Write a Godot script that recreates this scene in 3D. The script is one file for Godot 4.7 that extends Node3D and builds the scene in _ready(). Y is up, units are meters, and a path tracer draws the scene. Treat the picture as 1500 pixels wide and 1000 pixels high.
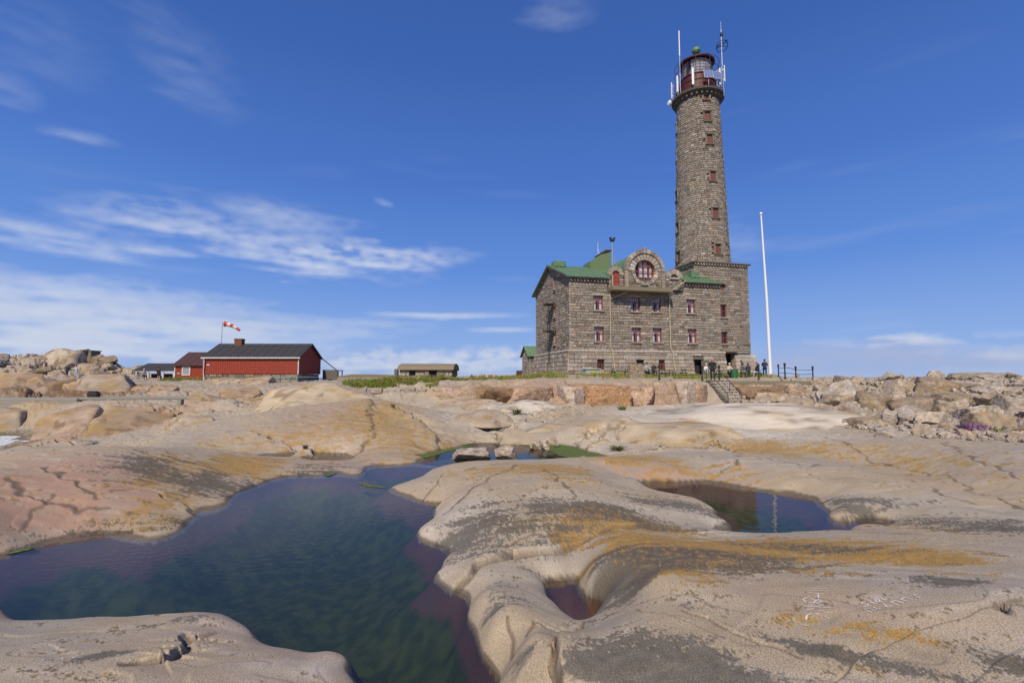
extends Node3D
# A lighthouse with its keepers' house on a bare granite skerry. x right, y up, -z ahead; the sea is y = 0.

const EYE := 3.6            # height of the lens above the sea
const POOL := 1.5           # level of the rain pools
var fine: PackedFloat32Array       # ground heights on the fan of columns and rings
var tans: PackedFloat32Array       # tangent of each column's bearing
var rings: PackedFloat32Array      # distance of each ring
var cols := 0
var rows := 0
var M := {}
var used := {}
var rng := RandomNumberGenerator.new()

func _ready() -> void:
	rng.seed = 20
	make_camera()
	make_sky()
	make_sun()
	make_materials()
	make_ground()
	make_waters()
	make_house()
	make_tower()
	make_small_buildings()
	make_terrace()
	make_walkway()
	make_boulders()
	make_small_things()
	make_people()
	make_plants()

func make_camera() -> void:
	var c := Camera3D.new()
	c.name = "camera"
	c.fov = 70.46
	c.near = 0.05
	c.far = 9000.0
	c.position = Vector3(0, EYE, 0)
	c.rotation_degrees = Vector3(4.28, 0, 0)
	add_child(c)
	c.current = true

func make_sun() -> void:
	var s := DirectionalLight3D.new()
	s.name = "sun"
	s.light_energy = 1.45
	s.light_color = Color(1.0, 0.955, 0.88)
	s.light_angular_distance = 0.55
	s.shadow_enabled = true
	s.rotation_degrees = Vector3(-46, -16, 0)
	add_child(s)

func make_sky() -> void:
	var wide := 2048
	var high := 1024
	var data := PackedFloat32Array()
	data.resize(wide * high * 3)
	var n1 := noise(11, 1.0, 5)
	var n2 := noise(12, 1.0, 4)
	var n3 := noise(13, 1.0, 3)
	var veils: Array = [[-25.376, 13.893, 20.138, 2.985, -0.07, 0.42, 0.9, 0], [-44.816, 11.963, 7.075, 1.469, -0.14, 0.5, 0.6, 0], [-38.424, 14.105, 7.618, 3.696, 0.209, 0.22, 0.6, 0], [-15.255, 13.81, 12.211, 1.822, 0.052, 0.5, 0.9, 0], [-41.924, 6.815, 19.044, 2.525, -0.052, 0.75, 0.35, 0], [-44.433, 4.8, 19.99, 2.602, 0, 0.95, 0.25, 0], [-37.919, 3.38, 21.256, 2.553, 0, 0.75, 0.25, 0], [-25.098, 5.346, 17.313, 1.612, 0.035, 0.6, 0.3, 0], [-8.094, 7.281, 10.356, 0.479, 0, 0.7, 0.2, 0], [-1.219, 5.655, 4.873, 0.404, 0, 0.7, 0.2, 0], [-25.489, 17.197, 8.762, 1.527, -0.07, 0.3, 0.6, 0], [-35.49, 30.737, 6.21, 2.116, -0.419, 0.06, 0.5, 0], [-45.707, 27.021, 5.404, 3.38, -0.436, 0.05, 0.4, 0], [-42.888, 20.67, 3.151, 0.602, 0.035, 0.22, 0.5, 0], [-47.293, 22.866, 2.332, 1.486, -0.175, 0.14, 0.5, 0], [5.543, 38.562, 5.927, 1.87, -0.087, 0.1, 0.5, 0], [-34.744, 27.636, 6.282, 2.245, -0.349, 0.07, 0.5, 0], [-15.377, 19.61, 1.388, 0.435, -0.209, 0.35, 0.3, 0], [39.394, 3.123, 3.635, 1.063, 0.035, 1.3, 1.3, 0], [45.091, 1.709, 2.422, 0.684, 0, 1.1, 1.2, 0], [37.41, 3.403, 1.536, 0.643, 0, 1.1, 1.2, 0], [38.338, 1.582, 14.966, 2.027, 0, 0.75, 0.2, 1.3], [31.284, 2.138, 9.463, 1.658, 0, 0.5, 0.25, 1.2], [-10.403, 1.983, 17.125, 1.43, 0, 0.6, 1.2, 0], [-1.619, 2.662, 8.883, 1.293, 0, 0.6, 1.2, 0], [-15.002, 1.012, 19.515, 1.247, 0, 0.6, 0.8, 0], [25.044, 14.073, 4.056, 2.848, -0.175, 0.13, 0.5, 0]]
	# elevation in degrees, then the clear sky's colour there
	var tones := [[0.0, Vector3(.34, .46, .72)], [4.0, Vector3(.26, .42, .78)], [12.0, Vector3(.125, .275, .70)], [22.0, Vector3(.074, .185, .56)], [34.0, Vector3(.048, .130, .43)], [50.0, Vector3(.036, .10, .36)], [90.0, Vector3(.03, .08, .32)]]
	for j in high:
		var el: float = 90.0 - (j + 0.5) * 180.0 / high
		var base := Vector3(.30, .36, .45)
		for k in tones.size() - 1:
			if el >= tones[k][0] and el <= tones[k + 1][0]:
				base = tones[k][1].lerp(tones[k + 1][1], (el - tones[k][0]) / (tones[k + 1][0] - tones[k][0]))
		var ce := cos(deg_to_rad(el))
		var se := sin(deg_to_rad(el))
		var near_row: Array = []
		for v in veils:
			if absf(el - v[1]) < v[3] * 1.3 + v[2] * absf(sin(v[4])) + 1.0:
				near_row.append(v)
		var o := j * wide * 3
		for i in wide:
			var c := base
			if el > -1.0:
				var az: float = i * 360.0 / wide
				if az > 180.0: az -= 360.0
				var a := deg_to_rad(az)
				var dx := sin(a) * ce
				var dz := cos(a) * ce
				var den := 0.0
				var grey := 0.0
				var w1 := -9.0
				var w2 := 0.0
				for v in near_row:
					var u: float = az - v[0]
					if absf(u) > v[2] * 1.3: continue
					if w1 < -5.0:
						w1 = n1.get_noise_3d(dx * 5.0, se * 42.0, dz * 5.0)
						w2 = n2.get_noise_3d(dx * 24.0, se * 60.0, dz * 24.0)
					var t: float = el - v[1]
					var uu: float = (u * cos(v[4]) + t * sin(v[4])) / v[2] + w1 * 0.35
					var tt: float = (t * cos(v[4]) - u * sin(v[4])) / v[3] + w1 * 0.7
					var e := uu * uu + tt * tt
					if e >= 1.0: continue
					var f: float = (1.0 - e) * (1.0 - e * 0.4)
					var k: float = 0.62 + w1 * 0.9 + w2 * v[6]
					den += f * v[5] * clampf(k, 0.05, 1.4)
					grey += f * v[7]
				# thin streaks of high cloud all round, thicker low down
				var lowness := clampf(1.0 - el / 34.0, 0.0, 1.0)
				var s := n3.get_noise_3d(dx * 2.2 + 9.0, se * 17.0, dz * 2.2)
				if absf(az) > 52.0: s += 0.10
				den += clampf(s - 0.30, 0.0, 0.5) * 0.8 * lowness * (1.0 if absf(az) > 52.0 else 0.25)
				# small heaped clouds low over the sea
				if el < 5.0:
					var p := n2.get_noise_3d(dx * 13.0, se * 40.0 + 5.0, dz * 13.0) + 0.3 * n1.get_noise_3d(dx * 50.0, se * 60.0, dz * 50.0)
					den += clampf((p - 0.02) * 2.2, 0.0, 0.55) * clampf(1.0 - absf(el - 1.9) / 2.2, 0.0, 1.0)
				den = clampf(1.0 - exp(-den * 1.5), 0.0, 0.93)
				var white := Vector3(.70, .74, .84) if el > 7.0 else Vector3(.62, .67, .79)
				c = c.lerp(white.lerp(Vector3(.36, .43, .66), clampf(grey, 0.0, 0.9)), den)
			data[o + i * 3] = c.x
			data[o + i * 3 + 1] = c.y
			data[o + i * 3 + 2] = c.z
	var im := Image.create_from_data(wide, high, false, Image.FORMAT_RGBF, data.to_byte_array())
	var pano := PanoramaSkyMaterial.new()
	pano.panorama = ImageTexture.create_from_image(im)
	var sky := Sky.new()
	sky.sky_material = pano
	var e := Environment.new()
	e.background_mode = Environment.BG_SKY
	e.sky = sky
	e.background_energy_multiplier = 1.0
	e.tonemap_mode = Environment.TONE_MAPPER_LINEAR
	e.tonemap_exposure = 1.0
	e.sdfgi_enabled = true
	e.ssao_enabled = true
	e.ssil_enabled = true
	var we := WorldEnvironment.new()
	we.name = "environment"
	we.environment = e
	add_child(we)

# ---------------------------------------------------------------- helpers
func noise(sd: int, freq: float, oct: int, kind := FastNoiseLite.TYPE_SIMPLEX_SMOOTH) -> FastNoiseLite:
	var n := FastNoiseLite.new()
	n.seed = sd
	n.noise_type = kind
	n.frequency = freq
	n.fractal_type = FastNoiseLite.FRACTAL_FBM if oct > 1 else FastNoiseLite.FRACTAL_NONE
	n.fractal_octaves = oct
	return n

func noise_tex(sd: int, freq: float, oct: int, lo: float, hi: float, size := 512, normal := 0.0) -> Texture2D:
	# a seamless picture of noise between two greys (or its normals)
	var n := noise(sd, freq, oct)
	var im: Image = n.get_seamless_image(size, size)
	if normal > 0.0:
		im.convert(Image.FORMAT_RGBA8)
		im.bump_map_to_normal_map(normal)
		return ImageTexture.create_from_image(im)
	var d := im.get_data()
	var out := PackedByteArray()
	out.resize(size * size)
	for i in size * size:
		out[i] = clampi(int(255.0 * (lo + (hi - lo) * d[i] / 255.0)), 0, 255)
	return ImageTexture.create_from_image(Image.create_from_data(size, size, false, Image.FORMAT_L8, out))

class MB:
	# collects flat-shaded faces; corners run anticlockwise seen from outside
	var v := PackedVector3Array()
	var n := PackedVector3Array()
	var c := PackedColorArray()
	var ix := PackedInt32Array()
	var tint := Color(1, 1, 1)
	func poly(p: Array) -> void:
		var s := v.size()
		var nn := Vector3.ZERO
		for i in range(1, p.size() - 1):
			nn += (p[i] - p[0]).cross(p[i + 1] - p[0])
		nn = nn.normalized()
		for q in p:
			v.append(q)
			n.append(nn)
			c.append(tint)
		for i in range(1, p.size() - 1):
			ix.append(s)
			ix.append(s + i + 1)
			ix.append(s + i)
	func quad(a: Vector3, b: Vector3, d: Vector3, e: Vector3) -> void:
		var s := v.size()
		var nn := ((d - a).cross(e - b)).normalized()
		v.append(a); v.append(b); v.append(d); v.append(e)
		for i in 4:
			n.append(nn)
			c.append(tint)
		ix.append(s); ix.append(s + 2); ix.append(s + 1)
		ix.append(s); ix.append(s + 3); ix.append(s + 2)
	func box(lo: Vector3, hi: Vector3, t := Transform3D()) -> void:
		var p := []
		for k in 8:
			p.append(t * Vector3(hi.x if k & 1 else lo.x, hi.y if k & 2 else lo.y, hi.z if k & 4 else lo.z))
		quad(p[4], p[5], p[7], p[6])
		quad(p[1], p[0], p[2], p[3])
		quad(p[5], p[1], p[3], p[7])
		quad(p[0], p[4], p[6], p[2])
		quad(p[6], p[7], p[3], p[2])
		quad(p[0], p[1], p[5], p[4])
	func cbox(lo: Vector3, hi: Vector3, b: float, t := Transform3D()) -> void:
		# box with chamfered edges
		var m := (lo + hi) * 0.5
		var h := (hi - lo) * 0.5
		b = minf(b, minf(h.x, minf(h.y, h.z)) * 0.9)
		for ax in 3:
			for s in [-1.0, 1.0]:
				var u := (ax + 1) % 3
				var w := (ax + 2) % 3
				var q := []
				for k in [[-1, -1], [1, -1], [1, 1], [-1, 1]]:
					var p := m
					p[ax] += s * h[ax]
					p[u] += k[0] * (h[u] - b)
					p[w] += k[1] * (h[w] - b)
					q.append(t * p)
				if s < 0: q.reverse()
				quad(q[0], q[1], q[2], q[3])
		for ax in 3:
			var u := (ax + 1) % 3
			var w := (ax + 2) % 3
			for k in [[-1, -1], [1, -1], [1, 1], [-1, 1]]:
				var q := []
				for e in [[-1, 0], [1, 0], [1, 1], [-1, 1]]:
					var p := m
					p[ax] += e[0] * (h[ax] - b)
					p[u] += k[0] * (h[u] - (b if e[1] == 0 else 0.0))
					p[w] += k[1] * (h[w] - (0.0 if e[1] == 0 else b))
					q.append(t * p)
				if k[0] * k[1] > 0: q.reverse()
				quad(q[0], q[1], q[2], q[3])
		for k in 8:
			var sx := 1.0 if k & 1 else -1.0
			var sy := 1.0 if k & 2 else -1.0
			var sz := 1.0 if k & 4 else -1.0
			var q := [t * (m + Vector3(sx * h.x, sy * (h.y - b), sz * (h.z - b))), t * (m + Vector3(sx * (h.x - b), sy * h.y, sz * (h.z - b))), t * (m + Vector3(sx * (h.x - b), sy * (h.y - b), sz * h.z))]
			if sx * sy * sz < 0: q.reverse()
			poly(q)
	func tube(path: Array, rad: Array, sides := 8, caps := true) -> void:
		# rounded pipe through points; smooth across its sides
		var up := Vector3(0.31, 0.2, 0.93)
		var s := v.size()
		for i in path.size():
			var d: Vector3 = (path[mini(i + 1, path.size() - 1)] - path[maxi(i - 1, 0)]).normalized()
			var a := d.cross(up)
			if a.length() < 0.05: a = d.cross(Vector3(0.9, 0.3, -0.2))
			a = a.normalized()
			var b := d.cross(a)
			var r: float = rad[i] if i < rad.size() else rad[rad.size() - 1]
			for k in sides:
				var g := TAU * k / sides
				var o := a * cos(g) + b * sin(g)
				v.append(path[i] + o * r)
				n.append(o)
				c.append(tint)
		for i in path.size() - 1:
			for k in sides:
				var p := s + i * sides + k
				var q := s + i * sides + (k + 1) % sides
				ix.append(p); ix.append(p + sides); ix.append(q)
				ix.append(q); ix.append(p + sides); ix.append(q + sides)
		if caps:
			for e in [0, path.size() - 1]:
				var d2: Vector3 = (path[1] - path[0]) * -1.0 if e == 0 else path[e] - path[e - 1]
				var t0 := v.size()
				for k in sides:
					v.append(v[s + e * sides + k])
					n.append(d2.normalized())
					c.append(tint)
				for k in range(1, sides - 1):
					ix.append(t0)
					ix.append(t0 + (k if e == 0 else k + 1))
					ix.append(t0 + (k + 1 if e == 0 else k))
	func lathe(prof: Array, seg := 32, smooth := false) -> void:
		# profile of (radius, height) from bottom to top, outside facing out
		for i in prof.size() - 1:
			var a: Vector2 = prof[i]
			var b: Vector2 = prof[i + 1]
			var nr := Vector2(b.y - a.y, a.x - b.x).normalized()
			var s := v.size()
			for k in seg + 1:
				var g := TAU * k / seg
				var o := Vector3(sin(g), 0, cos(g))
				for p in [a, b]:
					v.append(o * p.x + Vector3(0, p.y, 0))
					n.append((o * nr.x + Vector3(0, nr.y, 0)).normalized())
					c.append(tint)
			for k in seg:
				var p := s + k * 2
				ix.append(p); ix.append(p + 1); ix.append(p + 2)
				ix.append(p + 2); ix.append(p + 1); ix.append(p + 3)
	func prism(outline: Array, depth: float, t := Transform3D()) -> void:
		# convex outline (x, y) anticlockwise, pushed back from z = 0 to z = -depth
		var f := []
		var b := []
		for p in outline:
			f.append(t * Vector3(p.x, p.y, 0))
			b.append(t * Vector3(p.x, p.y, -depth))
		poly(f)
		for i in f.size():
			var k := (i + 1) % f.size()
			quad(f[i], b[i], b[k], f[k])
		b.reverse()
		poly(b)
	func mesh() -> ArrayMesh:
		var m := ArrayMesh.new()
		var a := []
		a.resize(Mesh.ARRAY_MAX)
		a[Mesh.ARRAY_VERTEX] = v
		a[Mesh.ARRAY_NORMAL] = n
		a[Mesh.ARRAY_COLOR] = c
		a[Mesh.ARRAY_INDEX] = ix
		m.add_surface_from_arrays(Mesh.PRIMITIVE_TRIANGLES, a)
		return m

func numbered(called: String) -> String:
	used[called] = used.get(called, -1) + 1
	return called if used[called] == 0 else "%s_%03d" % [called, used[called]]

func thing(called: String, label: String, category: String, at := Vector3.ZERO, turn := 0.0, group := "") -> Node3D:
	var o := Node3D.new()
	o.name = numbered(called)
	o.position = at
	o.rotation.y = turn
	o.set_meta("label", label)
	o.set_meta("category", category)
	if group: o.set_meta("group", group)
	add_child(o)
	return o

func whole(called: String, mesh: Mesh, m: Material, label: String, category: String, at := Vector3.ZERO, turn := 0.0, group := "") -> MeshInstance3D:
	# a thing that is a single mesh
	var o := MeshInstance3D.new()
	o.name = numbered(called)
	o.mesh = mesh
	o.material_override = m
	o.position = at
	o.rotation.y = turn
	o.set_meta("label", label)
	o.set_meta("category", category)
	if group: o.set_meta("group", group)
	add_child(o)
	return o

func part(called: String, mesh: Mesh, m: Material, parent: Node3D, at := Vector3.ZERO, kind := "") -> MeshInstance3D:
	var o := MeshInstance3D.new()
	o.name = called
	o.mesh = mesh
	o.material_override = m
	o.position = at
	if kind: o.set_meta("kind", kind)
	parent.add_child(o, true)
	return o

func setting(called: String, mesh: Mesh, m: Material, at := Vector3.ZERO) -> MeshInstance3D:
	var o := MeshInstance3D.new()
	o.name = numbered(called)
	o.mesh = mesh
	o.material_override = m
	o.position = at
	o.set_meta("kind", "structure")
	add_child(o)
	return o

func plain(r: float, g: float, b: float, rough := 0.8, metal := 0.0) -> StandardMaterial3D:
	var m := StandardMaterial3D.new()
	m.albedo_color = Color(r, g, b).linear_to_srgb()
	m.roughness = rough
	m.metallic = metal
	m.vertex_color_use_as_albedo = true
	return m

func grained(m: StandardMaterial3D, tex: Texture2D, per_metre: float, bump: Texture2D = null, deep := 0.0) -> StandardMaterial3D:
	m.uv1_triplanar = true
	m.uv1_world_triplanar = true
	m.uv1_scale = Vector3.ONE * per_metre
	m.albedo_texture = tex
	if bump:
		m.heightmap_enabled = true
		m.heightmap_texture = bump
		m.heightmap_scale = deep
	return m

func make_materials() -> void:
	var speck := noise_tex(31, 0.10, 4, 0.58, 1.20, 1024)
	var bump := noise_tex(32, 0.03, 5, 0.0, 1.0, 1024)
	var coarse := noise_tex(34, 0.02, 6, 0.66, 1.12, 1024)
	var streak := noise_tex(33, 0.02, 4, 0.72, 1.08, 512)
	M.rock = grained(plain(1, 1, 1, 0.9), speck, 0.7, bump, 0.10)
	M.rock.metallic_specular = 0.3
	M.boulder = grained(plain(1, 1, 1, 0.92), coarse, 0.22, bump, 3.0)
	M.boulder.metallic_specular = 0.25
	M.outcrop = grained(plain(1, 1, 1, 0.92), speck, 0.3, bump, 0.8)
	M.outcrop.metallic_specular = 0.25
	M.stone = grained(plain(1, 1, 1, 0.93), coarse, 0.16, bump, 1.5)
	M.stone.metallic_specular = 0.25
	M.mortar = grained(plain(.16, .14, .12, 0.95), speck, 0.4)
	M.concrete = grained(plain(.33, .30, .25, 0.9), speck, 0.3, bump, 1.0)
	M.cast = grained(plain(.26, .22, .15, 0.9), speck, 0.3, bump, 1.0)
	M.roof_green = grained(plain(.15, .26, .135, 0.55), streak, 0.25)
	M.roof_green2 = grained(plain(.17, .24, .11, 0.6), streak, 0.5)
	M.red_paint = grained(plain(.34, .045, .016, 0.6), streak, 0.35)
	M.window_red = plain(.30, .06, .03, 0.5)
	M.shutter_red = plain(.17, .06, .035, 0.7)
	M.lantern_red = grained(plain(.12, .02, .014, 0.55), streak, 0.5)
	M.white_paint = grained(plain(.72, .70, .66, 0.55), streak, 0.4)
	M.white_metal = plain(.78, .78, .76, 0.4)
	M.roof_dark = grained(plain(.045, .043, .045, 0.8), streak, 0.3)
	M.roof_brown = grained(plain(.085, .036, .03, 0.7), streak, 0.3)
	M.brick = grained(plain(.22, .085, .035, 0.9), speck, 0.8)
	M.iron = plain(.03, .028, .027, 0.6, 0.2)
	M.steel = plain(.42, .43, .44, 0.45, 0.6)
	M.pipe_cream = plain(.40, .34, .235, 0.55)
	M.green_paint = grained(plain(.028, .085, .03, 0.6), streak, 0.6)
	M.curtain = plain(.62, .62, .64, 0.9)
	M.room_shade = plain(.02, .02, .022, 0.95)  # near-black colour that stands in for the shade of unlit interiors
	M.turf_roof = grained(plain(.30, .235, .14, 0.95), speck, 0.5, bump, 3.0)
	M.wood_grey = grained(plain(.17, .15, .125, 0.9), streak, 0.8)
	M.door_dark = plain(.035, .033, .035, 0.8)
	M.solar = plain(.17, .22, .40, 0.25, 0.2)
	M.rust = grained(plain(.14, .052, .027, 0.9), speck, 0.7)
	M.sand = grained(plain(.42, .30, .155, 0.95), speck, 0.8, bump, 2.0)
	M.cloth = plain(1, 1, 1, 0.85)
	M.ball_green = plain(.11, .24, .10, 0.45)
	M.sock_red = plain(.50, .03, .02, .7)
	M.pale_green = plain(.30, .36, .30, .6)
	M.yellow = plain(.55, .38, .03, .6)
	M.chalk = plain(.62, .56, .50, .9)
	M.stem = plain(.07, .10, .03, .8)
	M.purple = plain(.20, .03, .28, .7)
	M.frost = plain(.70, .70, .68, 0.7)
	var g := StandardMaterial3D.new()
	g.transparency = BaseMaterial3D.TRANSPARENCY_ALPHA
	g.albedo_color = Color(.3, .32, .34, 0.10)
	g.roughness = 0.04
	M.glass = g
	M.grass = plain(1, 1, 1, 0.8)
	M.grass.backlight_enabled = true
	M.grass.backlight = Color(.5, .55, .25)
	M.grass.cull_mode = BaseMaterial3D.CULL_DISABLED

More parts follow.
